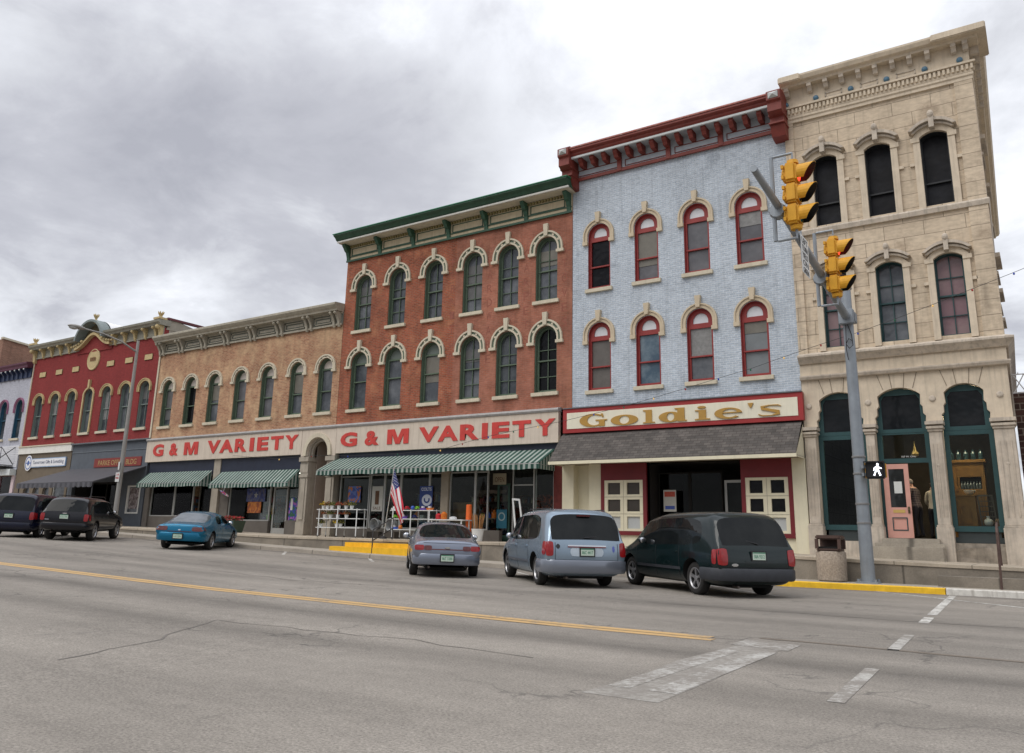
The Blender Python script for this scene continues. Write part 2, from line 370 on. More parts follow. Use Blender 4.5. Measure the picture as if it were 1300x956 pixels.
# ------------------------------------------------------------------ road paint
PAINT = lambda name, col, wear: _paint(name, col, wear)
def _paint(name, col, wear, gap=None):
    if name in MATS: return MATS[name]
    m, nt, b = _nt(name); c = coords(nt)
    f = maprange(nt, mth(nt, 'ADD', mth(nt, 'MULTIPLY', noise(nt, c, 14, 5, .8), .6), mth(nt, 'MULTIPLY', noise(nt, c, 1.6, 4), .4)), wear - .05, wear + .07, 0, 1)
    nt.links.new(mixc(nt, f, (.215, .196, .172), col), b.inputs['Base Color']); b.inputs['Roughness'].default_value = .8; MATS[name] = m; return m
def patch(mb, pts, dz=.004):
    vs = [(x, y, zr(x) + dz) for x, y in pts]; return mb.add(vs, [tuple(range(len(vs)))])
def stripe(name, a, b_, w, mat, seg=2.0, wob=0.0):
    mb = MB(); a = Vector(a); b_ = Vector(b_); d = b_ - a; L = d.length; d.normalize(); nrm = Vector((-d.y, d.x)); k = max(1, int(L / seg))
    pts = [a + d * L * i / k + nrm * (wob * math.sin(i * .9) if wob else 0) for i in range(k + 1)]
    vs = [(p.x + s_ * nrm.x * w / 2, p.y + s_ * nrm.y * w / 2, zr(p.x) + .004) for p in pts for s_ in (-1, 1)]
    mb.add(vs, [(2 * i, 2 * i + 1, 2 * i + 3, 2 * i + 2) for i in range(k)]); return struct(mb.build(name, mat))
yl = _paint('worn_yellow_paint', (.50, .325, .14), .42); wh = _paint('worn_white_paint', (.60, .59, .55), .48); wv = _paint('very_worn_white_paint', (.43, .42, .39), .51)
stripe('centre_line', (-120, 10.97), (-3.7, 10.25), .20, yl); stripe('centre_line', (-120, 10.73), (-3.6, 10.01), .20, yl)
stripe('tar_seam', (-3.2, 10.6), (14, 10.2), .10, M('tar', (.17, .14, .11), .7), seg=.5, wob=.03)
mb = MB(); patch(mb, [(-3.22, 6.4), (-3.02, 6.4), (-3.02, 9.2), (-3.22, 9.3)]); patch(mb, [(-2.85, 6.4), (-2.62, 6.4), (-2.66, 9.4), (-2.86, 9.4)]); patch(mb, [(-3.3, 9.75), (-2.6, 9.6), (-2.62, 10.25), (-3.3, 10.35)]); struct(mb.build('stop_line', wv))
mb = MB(); patch(mb, [(-3.25, 6.0), (-2.6, 6.0), (-2.62, 7.3), (-2.75, 8.9), (-2.66, 9.7), (-3.2, 9.9), (-3.3, 8.1), (-3.2, 7.0)], .002); struct(mb.build('old_paint_patch', _paint('ghost_paint', (.315, .30, .27), .51)))
mb = MB()
for y0, y1 in ((16.1, 22.3), (14.4, 15.5)): patch(mb, [(-2.2 + .04 * (22 - y0), y0), (-2.05 + .04 * (22 - y0), y0), (-2.05 + .04 * (22 - y1), y1), (-2.2 + .04 * (22 - y1), y1)])
struct(mb.build('crossing_line', wh))
mb = MB()
for y0, y1 in ((10.5, 12.4), (6.9, 8.9)): patch(mb, [(-2.2 + .04 * (22 - y0), y0), (-2.07 + .04 * (22 - y0), y0), (-2.07 + .04 * (22 - y1), y1), (-2.2 + .04 * (22 - y1), y1)])
struct(mb.build('crossing_line', wv))
for x in range(6):                                          # angled parking bays
    X0 = -3.9 - x * 5.35 if x < 2 else (-15.0, -20.95, -25.4, -30.6)[x - 2]
    a = R(46); L = 5.6 if x < 3 else 2.3
    stripe('bay_line', (X0, YC - .05), (X0 + L * math.sin(a), YC - .05 - L * math.cos(a)), .11, wh, seg=.8)

# ------------------------------------------------------------------ shared building colours
cream = M('cream_stone_paint', (.58, .52, .40), .75, .10, 3, streak=.25, bmp=.1)
creamD = M('old_cream', (.50, .44, .33), .8, .15, 3, streak=.35, bmp=.1)
greenF = M('dull_green_frame', (.105, .145, .10), .65, .15, 4, streak=.2)
redF = M('red_frame', (.27, .035, .032), .5, .12, 4)
glA = GLASS('pane_dark', (.045, .052, .06), blind_sheen=(.12, .13, .14), blind_sheen_amt=.8); glB = GLASS('pane_blind', (.10, .10, .108), .12, blind_sheen=(.16, .16, .17), blind_sheen_amt=.8)  # paler upper panes carry reflected sky in their colour
glC = GLASS('pane_grey', (.075, .083, .095), .06, blind_sheen=(.17, .18, .195), blind_sheen_amt=.8); glD = GLASS('pane_black', (.006, .006, .007), blind_sheen=(.012, .012, .014), spec=.2)
lun = M('lunette_panel', (.64, .58, .52), .7, .08); lunW = M('lunette_white', (.70, .72, .75), .35, .05)
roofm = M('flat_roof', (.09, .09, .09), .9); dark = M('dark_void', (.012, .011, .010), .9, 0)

WN = [0]
SHADE = [0, .45, 0, 0, .7, 0, .3, 0, 0, .55, .25, 0, 0, .8, 0, .4, 0]
def window(b, c, w, z0, zs, rise, fm, gm, shade=True, casing=True, y=D, reveal=.17, fw=.075, top='plain', topm=None, meet=None, bars=0, rows=0, barm=None, sill=(.1, .15, .1), sm=None):
    """frame, glazing, sill of one window; returns the hole to leave in the wall"""
    x0, x1 = c - w / 2, c + w / 2; hole = arch(x0, x1, z0, zs, rise); e = .004
    rr = w / 2 if rise is None else rise
    outer = arch(x0 + e, x1 - e, z0 + e, zs, (w / 2 - e) if rise is None else rise - e)
    zt = zs + rr; zm = meet if meet else (z0 + (zs if top != 'plain' else zt)) / 2
    f = MB(); yf = y + reveal; lps = [outer]
    if top == 'plain':
        lps += [rect(x0 + fw, x1 - fw, z0 + fw * 1.2, zm - .03), arch(x0 + fw, x1 - fw, zm + .03, zs, (w / 2 - fw) if rise is None else max(rise - .03, .02))]
    else:
        ln = .16 if top == 'panel' else fw * 2.0
        lps += [rect(x0 + fw, x1 - fw, z0 + fw * 1.2, zm - .025), rect(x0 + fw, x1 - fw, zm + .025, zs - (.22 if top == 'panel' else .06))]
        if top != 'panel': lps += [arch(x0 + fw, x1 - fw, zs + .02, zs + .03, w / 2 - fw)]
        else: lps += [arch(x0 + .2, x1 - .2, zs - .04, zs + .04, w / 2 - .19)]
    f.plate(lps, yf, yf + .07)
    if casing: i_ = .028; f.plate([outer, arch(x0 + i_, x1 - i_, z0 + i_, zs, (w / 2 - i_) if rise is None else max(rise - i_, .02))], y + .035, yf - .001)
    f.box(x0 + fw * .4, x1 - fw * .4, yf - .025, yf, zm - .025, zm + .025)
    if bars:
        zz1 = zt if top == 'plain' else zs - .1
        for i in range(1, bars + 1):
            xx = x0 + w * i / (bars + 1); f.box(xx - .014, xx + .014, yf + .015, yf + .05, z0 + .08, (zz1 - .06))
    if rows:
        for a_, b2 in ((z0, zm), (zm, zs if top != 'plain' else zs)):
            for i in range(1, rows + 1): zz = a_ + (b2 - a_) * i / (rows + 1); f.box(x0 + .05, x1 - .05, yf + .015, yf + .05, zz - .014, zz + .014)
    fo = f.build('window', fm, b)
    g = MB().plate([arch(x0 + .02, x1 - .02, z0 + .02, zs, (w / 2 - .02) if rise is None else max(rise - .02, .01))], yf + .072, yf + .09); g.build('pane', gm, fo)
    WN[0] += 1; sh = SHADE[WN[0] % 17] if shade else 0
    if sh:
        za = zm + .03 if sh < .5 else z0 + .12; zb_ = (zs if top == 'plain' else zs - .1); zc2 = zb_ - (zb_ - z0) * sh
        MB().box(x0 + fw + .002, x1 - fw - .002, yf + .055, yf + .066, max(zc2, z0 + .15), zb_ - .0).build('window_shade', SHM[WN[0] % 3], fo)
    if top != 'plain':
        t = MB().plate([arch(x0 + .06, x1 - .06, zs - .08 if top == 'panel' else zs + .01, zs + .02, w / 2 - .07)], yf + .05, yf + .068); t.build('lunette', topm or lun, fo)
    if sill: MB().box(x0 - sill[0], x1 + sill[0], y - sill[2], y + reveal - .002, z0 - sill[1], z0).build('sill', sm or cream, fo, bevel=.01)
    return hole, fo
SHM = [M('shade_cream', (.17, .16, .135), .35, .15, 3), M('shade_grey', (.12, .12, .12), .35, .2, 3), M('curtain_white', (.22, .22, .215), .4, .25, 6)]
def hood_double(fo, c, w, zs, drop, t=.27, y=D, m=None, gm=None, key=True):
    m = m or cream; h = MB(); r = w / 2
    h.plate([arcring(c, zs, r + .015, .08, drop=drop)], y - .06, y + .002); h.plate([arcring(c, zs, r + t - .075, .075, drop=drop)], y - .085, y + .002)
    for i in range(1, 6):                                  # little blocks bridging the two rings
        a = math.pi * i / 6; rr = r + t / 2; px, pz = c + rr * math.cos(a), zs + rr * math.sin(a); s_ = .045
        h.box(px - s_, px + s_, y - .06, y, pz - s_, pz + s_)
    for s_ in (-1, 1): h.box(c + s_ * (r + t / 2 + .02) - t / 2 - .04, c + s_ * (r + t / 2 + .02) + t / 2 + .03, y - .11, y + .002, zs - drop - .12, zs - drop)
    if key: h.plate([[(c - .08, zs + r + .03), (c + .08, zs + r + .03), (c + .115, zs + r + t + .29), (c - .115, zs + r + t + .29)]], y - .13, y)
    ho = h.build('window_hood', m, fo)
    MB().plate([arcring(c, zs, r + .09, t - .17, drop=drop)], y - .04, y + .001).build('hood_groove', gm or greenF, fo)
def hood_plain(fo, c, w, zs, drop, t, y=D, m=None, rise=None, key=None, proud=.1, feet=.0):
    h = MB(); h.plate([arcring(c, zs, w / 2 + .01, t, drop=drop, rise=rise)], y - proud, y + .002)
    h.plate([arcring(c, zs, w / 2 + t * .72, t * .3, drop=drop, rise=rise if rise is None else rise + t * .65)], y - proud - .04, y)
    if feet:
        for s_ in (-1, 1): h.box(c + s_ * (w / 2 + t / 2) - t / 2 - .02, c + s_ * (w / 2 + t / 2) + t / 2 + .02, y - proud - .05, y, zs - drop - feet, zs - drop + .02)
    if key:
        zz = zs + (w / 2 if rise is None else rise); h.plate([[(c - .07, zz + .02), (c + .07, zz + .02), (c + .11, zz + key), (c - .11, zz + key)]], y - proud - .1, y)
    h.build('window_hood', m or cream, fo)
def shell(b, x0, x1, zb, zt, wm, depth=18, y=D, roof_drop=.5, right=True):
    """side and back walls, flat roof behind the parapet"""
    s_ = MB(); s_.box(x0, x0 + .3, y + .302, y + depth, zb, zt); s_.box(x1 - .3, x1, y + .302, y + depth, zb, zt); s_.box(x0 + .302, x1 - .302, y + depth - .3, y + depth, zb, zt); s_.build('side_wall', wm, b)
    MB().box(x0 + .3, x1 - .3, y + .3, y + depth - .3, zt - roof_drop - .1, zt - roof_drop).build('roof', roofm, b)
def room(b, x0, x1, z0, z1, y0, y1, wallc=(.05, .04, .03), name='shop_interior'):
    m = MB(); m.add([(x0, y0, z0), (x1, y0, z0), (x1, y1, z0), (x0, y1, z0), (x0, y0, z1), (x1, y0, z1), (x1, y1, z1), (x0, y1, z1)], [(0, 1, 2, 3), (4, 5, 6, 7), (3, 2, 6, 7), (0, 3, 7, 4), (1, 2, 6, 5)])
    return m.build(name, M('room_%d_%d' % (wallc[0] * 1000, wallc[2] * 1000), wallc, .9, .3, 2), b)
SG = SEEGLASS()
def sideprof(mb, prof, x0, x1): return mb.side(prof, x0, x1)
# ================================================================== tall brick building with the green cornice
X0, X1 = -27.70, -15.02
b3 = thing('brick_building', 'three storey red brick building with green cornice and wide striped awning', 'building', ((X0 + X1) / 2, D, -.3))
w3 = BRICK('red_brick', (.36, .095, .048), (.23, .062, .034), (.27, .16, .11), blotch=.32, worn=(.43, .19, .10), wornamt=.7, zone=(.45, 9, (.34, .15, .105), .8), lo=.50, streak=.3)
holes = []
GL3 = [glC, glA, glA, glC, glC, glC, glA, glC, glC, glC, glA, glD]
k = 0
for z0, zs in ((9.3, 11.52), (5.5, 7.70)):
    for c in (-26.47, -24.34, -22.17, -20.0, -18.13, -16.24):
        st = dict(bars=1, rows=1) if not (z0 < 6 and c < -21) else dict(top='half')
        h, fo = window(b3, c, 1.04, z0, zs, None, greenF, GL3[k], reveal=.2, fw=.10, topm=greenF if False else M('old_green_lunette', (.16, .19, .17), .5, .1), meet=z0 + 1.32, **st); k += 1
        hood_double(fo, c, 1.04, zs, .12); holes.append(h)
m = MB(); m.plate([rect(X0, X1, 4.80, 13.9)] + holes, D, D + .3); m.build('wall', w3, b3)
shell(b3, X0, X1, -1.5, 13.85, w3)
# ghost letters of an old painted sign
gl = M('ghost_letters', (.255, .09, .062), .9, .3, 6)
for cx, word, zz in ((-21.05, 'FURNITURE', 11.6), (-19.07, 'HARDWARE', 11.3), (-17.2, 'CARPETS', 11.3), (-15.38, 'STOVES', 11.2)):
    ch = [(w_, cx - .13, cx + .13, zz - i * .62, zz - i * .62 + .36) for i, w_ in enumerate(word) if not (8.95 > zz - i * .62 and False)]
    textloops('', 0, 0, 0, 0, D - .001, .0015, b3, gl, 'faded_lettering', chars=ch)
# cornice
gG = M('cornice_green', (.032, .085, .052), .5, .2, 3, streak=.3); gP = M('cornice_green_bright', (.03, .20, .10), .45, .1)
m = MB()
m.side([(D - .1, 13.78), (D - .60, 13.78), (D - .72, 13.84), (D - .80, 13.94), (D - .93, 14.02), (D - .93, 14.08), (D + .3, 14.14), (D + .3, 13.9), (D - .1, 13.9)], X0 - .18, X1 + .22)
co = m.build('cornice', gG, b3)
MB().side([(D - .96, 14.075), (D - .96, 14.11), (D + .3, 14.19), (D + .3, 14.145)], X0 - .22, X1 + .26).build('drip_edge', gP, co)
MB().box(X0 - .1, X1 + .14, D - .60, D - .005, 13.70, 13.777).build('soffit', cream, co)
MB().box(X0 - .14, X1 + .18, D - .70, D - .62, 13.72, 13.79).build('white_moulding', M('white_trim', (.74, .73, .68), .6, .08), co)
m = MB(); m.box(X0, X1, D - .06, D - .001, 12.92, 13.70); fr = m.build('frieze', M('tan_frieze', (.52, .44, .30), .75, .12, 3, streak=.3), co)
m = MB(); m.box(X0, X1, D - .12, D - .062, 12.86, 12.95); m.box(X0, X1, D - .10, D - .062, 13.10, 13.14)
bx = [X0 + .12 + i * (X1 - X0 - .24) / 6 for i in range(7)]
for a, c in zip(bx, bx[1:]):
    for q in ((a + .2, c - .2, 13.16, 13.19), (a + .2, c - .2, 13.50, 13.53), (a + .2, a + .23, 13.16, 13.53), (c - .23, c - .2, 13.16, 13.53)): m.box(q[0], q[1], D - .09, D - .061, q[2], q[3])
m.build('frieze_moulding', gG, co)
m = MB(); x = X0 + .1
while x < X1 - .1: m.box(x, x + .07, D - .16, D - .062, 13.58, 13.68); x += .145
m.build('dentil_row', M('olive_dentil', (.25, .21, .09), .7), co)
for x in bx:
    m = MB(); m.side([(D - .5, 13.69), (D - .5, 13.60), (D - .40, 13.50), (D - .32, 13.38), (D - .22, 13.32), (D - .14, 13.10), (D - .12, 12.95), (D - .063, 12.95), (D - .063, 13.69)], x - .09, x + .09)
    m.build('bracket', gG, co)
# shop sign, lintel
sgn = M('sign_cream', (.60, .52, .43), .75, .08, 2, streak=.45, dirt=(.4, .33, .26)); letR = M('sign_letter_red', (.54, .05, .04), .6, .12, 5, streak=.25); letS = M('sign_letter_edge', (.25, .03, .03), .6, 0)
grey = M('grey_moulding', (.36, .35, .34), .7, .15, 3, streak=.2)
def signboard(b, x0, x1, z0, z1, chars):
    o = MB().box(x0, x1, D - .22, D - .005, z0, z1).build('sign', sgn, b)
    textloops('', 0, 0, 0, 0, D - .221, .03, o, letR, 'lettering', bold=.041, chars=chars)
    MB().side([(D, z1 + .002), (D - .26, z1 + .002), (D - .30, z1 + .07), (D - .27, z1 + .14), (D, z1 + .2)], x0 - .02, x1 + .02).build('moulding', grey, o); return o
s_ = .991
CH = 0
ch3 = [(c, a * s_, b_ * s_, 3.78 * s_, 4.44 * s_) for c, a, b_ in (('G', -27.35, -26.3), ('&', -25.81, -24.97), ('M', -24.45, -23.21), ('V', -22.62, -21.54), ('A', -21.57, -20.5), ('R', -20.39, -19.42), ('I', -19.26, -18.98), ('E', -18.76, -17.9), ('T', -17.76, -16.88), ('Y', -16.69, -15.76))]
signboard(b3, -27.40, -15.50, 3.47, 4.66, ch3)
navy = M('navy_panel', (.018, .024, .045), .5, .2)
MB().box(-27.3, -15.5, D - .04, D + .25, 2.95, 3.469).build('lintel', navy, b3)
aw = STRIPE('awning_stripe', (.016, .065, .048), (.33, .38, .345), .24, 0, .55)
def awning(b, x0, x1, zt, p, zf, val, mat, endm=None, vm=None):
    m = MB(); yw = D - .05; yf = D - p
    m.add([(x0, yw, zt), (x1, yw, zt), (x1, yf, zf), (x0, yf, zf), (x0, yw, zt - .02), (x1, yw, zt - .02), (x1, yf, zf - .02), (x0, yf, zf - .02)],
          [(0, 1, 2, 3), (7, 6, 5, 4), (0, 3, 7, 4), (1, 5, 6, 2)])
    a = m.build('awning', mat, b)
    m = MB(); n = int((x1 - x0) / .045)                     # gently rippled valance
    vs = []
    for i in range(n + 1):
        x = x0 + (x1 - x0) * i / n; dy = .018 * math.sin(x * 9) + .01 * math.sin(x * 23)
        vs += [(x, yf - .003, zf - .021), (x, yf - .005 + dy, zf - val + .012 * math.sin(x * 5))]
    m.add(vs, [(2 * i, 2 * i + 1, 2 * i + 3, 2 * i + 2) for i in range(n)]); m.build('valance', vm or mat, a)
    m = MB()
    for x in (x0 + .02, x1 - .02): m.add([(x, yw, zt - .03), (x, yf, zf - .03), (x, yf, zf - val), (x, yw, zf - val)], [(0, 1, 2, 3)])
    m.build('side_flap', endm or STRIPE('awning_flap', (.02, .07, .052), (.30, .34, .31), .2, 1, .5), a)
    m = MB(); m.tube([(x0, yf + .01, zf - .035), (x1, yf + .01, zf - .035)], .018)
    for x in (x0 + .03, (x0 + x1) / 2, x1 - .03): m.tube([(x, yf + .02, zf - .035), (x, yw, zf - .10)], .014, 6)
    m.build('awning_frame', M('grey_metal', (.3, .3, .3), .4, .1, metal=.6), a); return a
awning(b3, -27.45, -15.72, 3.24, 1.25, 2.62, .23, aw)
# shop front: recessed glazing
alu = M('aluminium_frame', (.42, .42, .40), .4, .1, metal=.3); brownF = M('brown_grey_bulkhead', (.13, .115, .10), .7, .15)
def glazing(b, x0, x1, z0, z1, y, posts, transom=None, fm=None, t=.05, name='shop_window', gm=None):
    fm = fm or alu; m = MB(); lp = [rect(x0, x1, z0, z1)]; xs = [x0] + posts + [x1]
    for a, c in zip(xs, xs[1:]):
        if transom: lp += [rect(a + t, c - t, z0 + t, transom - t / 2), rect(a + t, c - t, transom + t / 2, z1 - t)]
        else: lp += [rect(a + t, c - t, z0 + t, z1 - t)]
    m.plate(lp, y, y + .08); o = m.build(name, fm, b)
    MB().box(x0 + .02, x1 - .02, y + .035, y + .045, z0 + .02, z1 - .02).build('pane', gm or SG, o); return o
def door(b, x0, x1, z0, z1, y, fm=None, kick=.25, gm=None, st=.09):
    m = MB(); m.plate([rect(x0, x1, z0, z1), rect(x0 + st, x1 - st, z0 + kick, z1 - st)], y, y + .05); o = m.build('door', fm or alu, b)
    MB().box(x0 + st - .01, x1 - st + .01, y + .02, y + .03, z0 + kick - .01, z1 - st + .01).build('pane', gm or SG, o)
    MB().tube([(x0 + st * .5, y - .05, z0 + .95), (x0 + st * .5, y - .05, z0 + 1.25)], .015).box(x0 + st * .5 - .02, x0 + st * .5 + .02, y - .05, y, z0 + .98, z0 + 1.0).build('handle', M('brass', (.5, .35, .12), .3, .05, metal=.9), o); return o
yg = D + .12
MB().box(-27.3, -18.35, yg - .02, yg + .2, -.35, .13).build('bulkhead', brownF, b3)
MB().box(-16.85, -15.9, yg - .02, yg + .2, -.35, .13).build('bulkhead', brownF, b3)
glazing(b3, -27.28, -25.45, .13, 2.95, yg, [], 2.4); glazing(b3, -25.4, -21.32, .13, 2.95, yg, [-24.55, -23.6, -22.0], 2.45); glazing(b3, -20.9, -18.95, .13, 2.95, yg, [-19.6], 2.45)
door(b3, -18.83, -18.22, -.3, 2.0, yg + .5, M('dark_green_door', (.03, .07, .05), .5)); glazing(b3, -18.1, -16.95, -.25, 2.9, yg + .5, [], 1.93); glazing(b3, -16.8, -15.85, .13, 2.95, yg, [], None)
MB().box(-21.3, -20.92, D + .02, D + .3, -.35, 2.96).build('pillar', M('tan_post', (.34, .29, .22), .7, .1), b3)
MB().box(-15.82, -15.03, D + .01, D + .3, -.6, 3.46).build('pier', M('maroon_pier', (.12, .022, .018), .8, .3, 5), b3)
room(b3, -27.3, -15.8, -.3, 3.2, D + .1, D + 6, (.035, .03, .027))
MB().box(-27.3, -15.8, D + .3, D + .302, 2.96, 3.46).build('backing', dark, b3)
for x in (-26, -24, -22, -20.5, -17.5):                               # added glowing strips far inside, to brighten the shop
    MB().box(x - .6, x + .6, D + 3.4, D + 3.5, 2.95, 3.0).build('added_glow_panel', EMIT('added_pale_glow', (1, .95, .85), 7), b3)

# ================================================================== lower tan brick building
Y0, Y1 = -42.35, -27.72
b2 = thing('brick_building', 'long two storey tan brick building with grey bracketed cornice and two striped awnings', 'building', ((Y0 + Y1) / 2, D, -.15))
w2 = BRICK('tan_brick', (.45, .235, .135), (.30, .135, .078), (.42, .31, .21), blotch=.18, worn=(.56, .38, .23), wornamt=.8, lo=.45, streak=.22)
holes = []
for i, c in enumerate((-41.28, -39.2, -37.15, -34.98, -32.85, -30.68, -28.68)):
    h, fo = window(b2, c, .98, 5.5, 7.66, None, greenF, [glA, glD, glC, glB, glB, glC, glC][i], reveal=.2, fw=.10, top='half', topm=lun, meet=6.55)
    hood_double(fo, c, .98, 7.66, .1, t=.2, key=False); holes.append(h)
m = MB(); m.plate([rect(Y0 + .003, Y1 - .003, 4.84, 10.4)] + holes, D, D + .3); m.build('wall', w2, b2)
shell(b2, Y0 + .003, Y1 - .003, -1.5, 10.5, w2)
cg = M('cornice_grey', (.38, .35, .28), .75, .16, 3, streak=.45, dirt=(.14, .13, .10)); cgd = M('cornice_panel_grey', (.19, .20, .17), .8, .15, 3, streak=.3)
m = MB(); m.side([(D - .02, 10.36), (D - .48, 10.36), (D - .50, 10.44), (D - .58, 10.50), (D - .67, 10.60), (D - .67, 10.70), (D - .60, 10.74), (D + .3, 10.80), (D + .3, 10.5), (D - .02, 10.5)], Y0 - .1, Y1 + .0); co = m.build('cornice', cg, b2)
m = MB(); m.box(Y0 + .01, Y1 - .01, D - .05, D - .001, 9.74, 10.36); m.build('frieze', cgd, co)
m = MB(); m.box(Y0 + .01, Y1 - .01, D - .12, D - .052, 9.70, 9.79); m.box(Y0 + .01, Y1 - .01, D - .14, D - .052, 10.28, 10.355)
bx = [-42.15, -40.35, -38.3, -36.35, -34.2, -32.1, -29.95, -28.05]
for a, c in zip(bx, bx[1:]):
    for q in ((a + .35, c - .35, 9.87, 9.91), (a + .35, c - .35, 10.17, 10.21), (a + .35, a + .39, 9.87, 10.21), (c - .39, c - .35, 9.87, 10.21)): m.box(q[0], q[1], D - .11, D - .051, q[2], q[3])
    m.box(a + .5, c - .5, D - .08, D - .051, 9.98, 10.10)
m.build('frieze_moulding', cg, co)
for x in bx:
    for d_ in (-.16, .16):
        m = MB(); m.side([(D - .42, 10.355), (D - .42, 10.22), (D - .34, 10.16), (D - .26, 10.02), (D - .20, 9.92), (D - .17, 9.72), (D - .12, 9.62), (D - .053, 9.62), (D - .053, 10.355)], x + d_ - .07, x + d_ + .07)
        m.ball((x + d_, D - .43, 10.27), .085, 6); m.build('bracket', cg, co)
s2 = .992
ch2 = [(c, a * s2, b_ * s2, (3.82) * s2, 4.50 * s2) for c, a, b_ in (('G', -42.0, -41.02), ('&', -40.46, -39.71), ('M', -39.15, -37.95), ('V', -37.15, -36.1), ('A', -36.12, -35.02), ('R', -34.89, -33.98), ('I', -33.73, -33.42), ('E', -33.16, -32.34), ('T', -32.15, -31.26), ('Y', -31.12, -30.18))]
signboard(b2, Y0 + .02, -29.72, 3.50, 4.66, ch2)
MB().box(-42.1, -36.35, D - .03, D + .25, 2.75, 3.499).build('lintel', navy, b2); MB().box(-35.8, -29.75, D - .03, D + .25, 2.75, 3.499).build('lintel', navy, b2)
stonep = M('stone_pilaster', (.37, .33, .27), .8, .12, 3, streak=.35, bmp=.15)
MB().box(-36.34, -35.82, D - .08, D + .3, -.3, 3.499).build('pillar', stonep, b2)
awning(b2, -42.0, -36.5, 2.92, .75, 2.30, .22, aw); awning(b2, -35.72, -29.85, 2.82, .75, 2.18, .22, aw)
MB().box(-42.2, -36.35, yg - .02, yg + .2, -.3, .56).build('bulkhead', brownF, b2)
glazing(b2, -41.85, -39.75, .56, 2.75, yg, [], None); glazing(b2, -39.72, -38.1, .56, 2.75, yg, [], None); glazing(b2, -38.0, -36.4, .2, 2.75, yg + .3, [], None, brownF)
MB().box(-42.3, -41.87, D + .005, D + .3, -.3, 2.8).build('pier', brownF, b2)
MB().box(-35.8, -32.0, yg - .02, yg + .2, -.4, .38).build('bulkhead', brownF, b2); glazing(b2, -35.1, -32.0, .38, 2.75, yg, [], None); MB().box(-35.8, -35.12, D + .06, D + .2, -.3, 2.8).build('side_panel', brownF, b2)
door(b2, -31.88, -30.85, -.25, 2.05, yg + .1, alu, .3); glazing(b2, -31.9, -30.82, 2.06, 2.75, yg + .1, [], None)
MB().box(-30.8, -29.6, yg - .02, yg + .2, -.4, .38).build('bulkhead', brownF, b2); glazing(b2, -30.75, -29.72, .38, 2.75, yg, [], None, brownF)
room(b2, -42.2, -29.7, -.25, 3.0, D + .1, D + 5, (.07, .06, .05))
for x in (-40.5, -37.5, -34, -31): MB().box(x - .6, x + .6, D + 1.4, D + 1.5, 2.75, 2.8).build('added_glow_panel', EMIT('added_pale_glow', (1, .95, .85), 7), b2)  # added glowing strips that brighten this shop room
MB().side([(D, 4.662), (D - .26, 4.662), (D - .30, 4.73), (D - .27, 4.80), (D, 4.86)], -29.69, -27.43).build('moulding', grey, b2)
# stone archway between the two shops
m = MB(); m.plate([rect(-29.70, -27.42, 3.36, 4.655), arch(-29.28, -27.86, 3.30, 3.62, None, 16)[2:] + [(-29.28, 3.3601), (-27.86, 3.3601)]], D - .20, D + .28) if False else None
o_ = [(-29.70, 3.36), (-29.28, 3.36)] + arch(-29.28, -27.86, 3.3, 3.55, None, 16)[2:][::-1] + [(-27.86, 3.36), (-27.42, 3.36), (-27.42, 4.655), (-29.70, 4.655)]
m.plate([o_], D - .215, D + .28); am = m.build('archway', sgn, b2)
MB().plate([arcring(-28.57, 3.55, .72, .20, 16, drop=.14)], D - .30, D - .217).build('arch_moulding', cream, am)
for i, dd in enumerate((.06, .14)): MB().plate([arcring(-28.57, 3.55, .70 - dd, .08, 16, drop=.2)], D - .1 + i * .1, D + .02 + i * .1).build('arch_moulding', stonep, am)
for xa, xb in ((-29.70, -29.15), (-27.95, -27.42)):
    m = MB(); m.box(xa, xb, D - .18, D + .28, .35, 3.15); m.box(xa - .03, xb + .03, D - .26, D + .28, -.45, -.22); m.box(xa - .015, xb + .015, D - .22, D + .28, -.22, .35)
    m.box(xa + .12, xb - .12, D - .22, D - .18, .45, 2.35); m.box(xa - .02, xb + .02, D - .23, D + .28, 2.40, 2.52); m.box(xa - .05, xb + .05, D - .27, D + .28, 3.15, 3.36); m.box(xa, xb, D - .2, D - .18, 2.62, 3.05)
    m.build('pilaster', stonep, am, bevel=.012)
tanw = M('passage_tan', (.36, .31, .26), .8, .08)
m = MB(); m.box(-29.15, -29.1, D + .28, D + 2.0, -.4, 4.4); m.box(-28.0, -27.95, D + .28, D + 2, -.4, 4.4); m.box(-29.1, -28.0, D + 1.9, D + 2, -.4, 4.4); m.box(-29.1, -28.0, D + .28, D + 1.9, 4.38, 4.4); m.build('passage', tanw, am)
MB().box(-28.95, -28.1, D + 1.84, D + 1.899, -.25, 2.1).build('door', M('tan_door', (.40, .35, .29), .6, .05), am)

# ================================================================== pale blue painted brick building
X0, X1 = -15.0, -6.40
b4 = thing('brick_building', 'three storey pale blue painted brick building with red arched windows and red cornice', 'building', ((X0 + X1) / 2, D, -.35))
w4 = BRICK('blue_brick', (.48, .54, .61), (.40, .46, .53), (.60, .645, .69), blotch=.13, worn=(.25, .28, .33), wornamt=.85, bmp=1.0, lo=.585, streak=.24, mw=.014)
holes = []
G4 = [glD, glB, glB, glB, M('curtain_grey', (.12, .11, .10), .3, .2), GLASS('pane_curtain_blue', (.06, .10, .14), .1, blind_sheen=(.2, .26, .3), blind_sheen_amt=.9), glC, GLASS('pane_pale', (.2, .22, .23), .1, blind_sheen=(.12, .13, .13))]
k = 0
for z0, zs in ((9.45, 11.66), (5.40, 7.58)):
    for c in (-13.82, -11.80, -9.80, -7.84):
        h, fo = window(b4, c, .98, z0, zs, None, redF, G4[k], reveal=.12, fw=.095, top='panel', topm=lunW, meet=z0 + .92); k += 1
        hood_plain(fo, c, .98, zs, .24, .18, key=.46, proud=.06, feet=.12, m=M('sand_hood', (.56, .47, .34), .8, .1, 3, streak=.2)); holes.append(h)
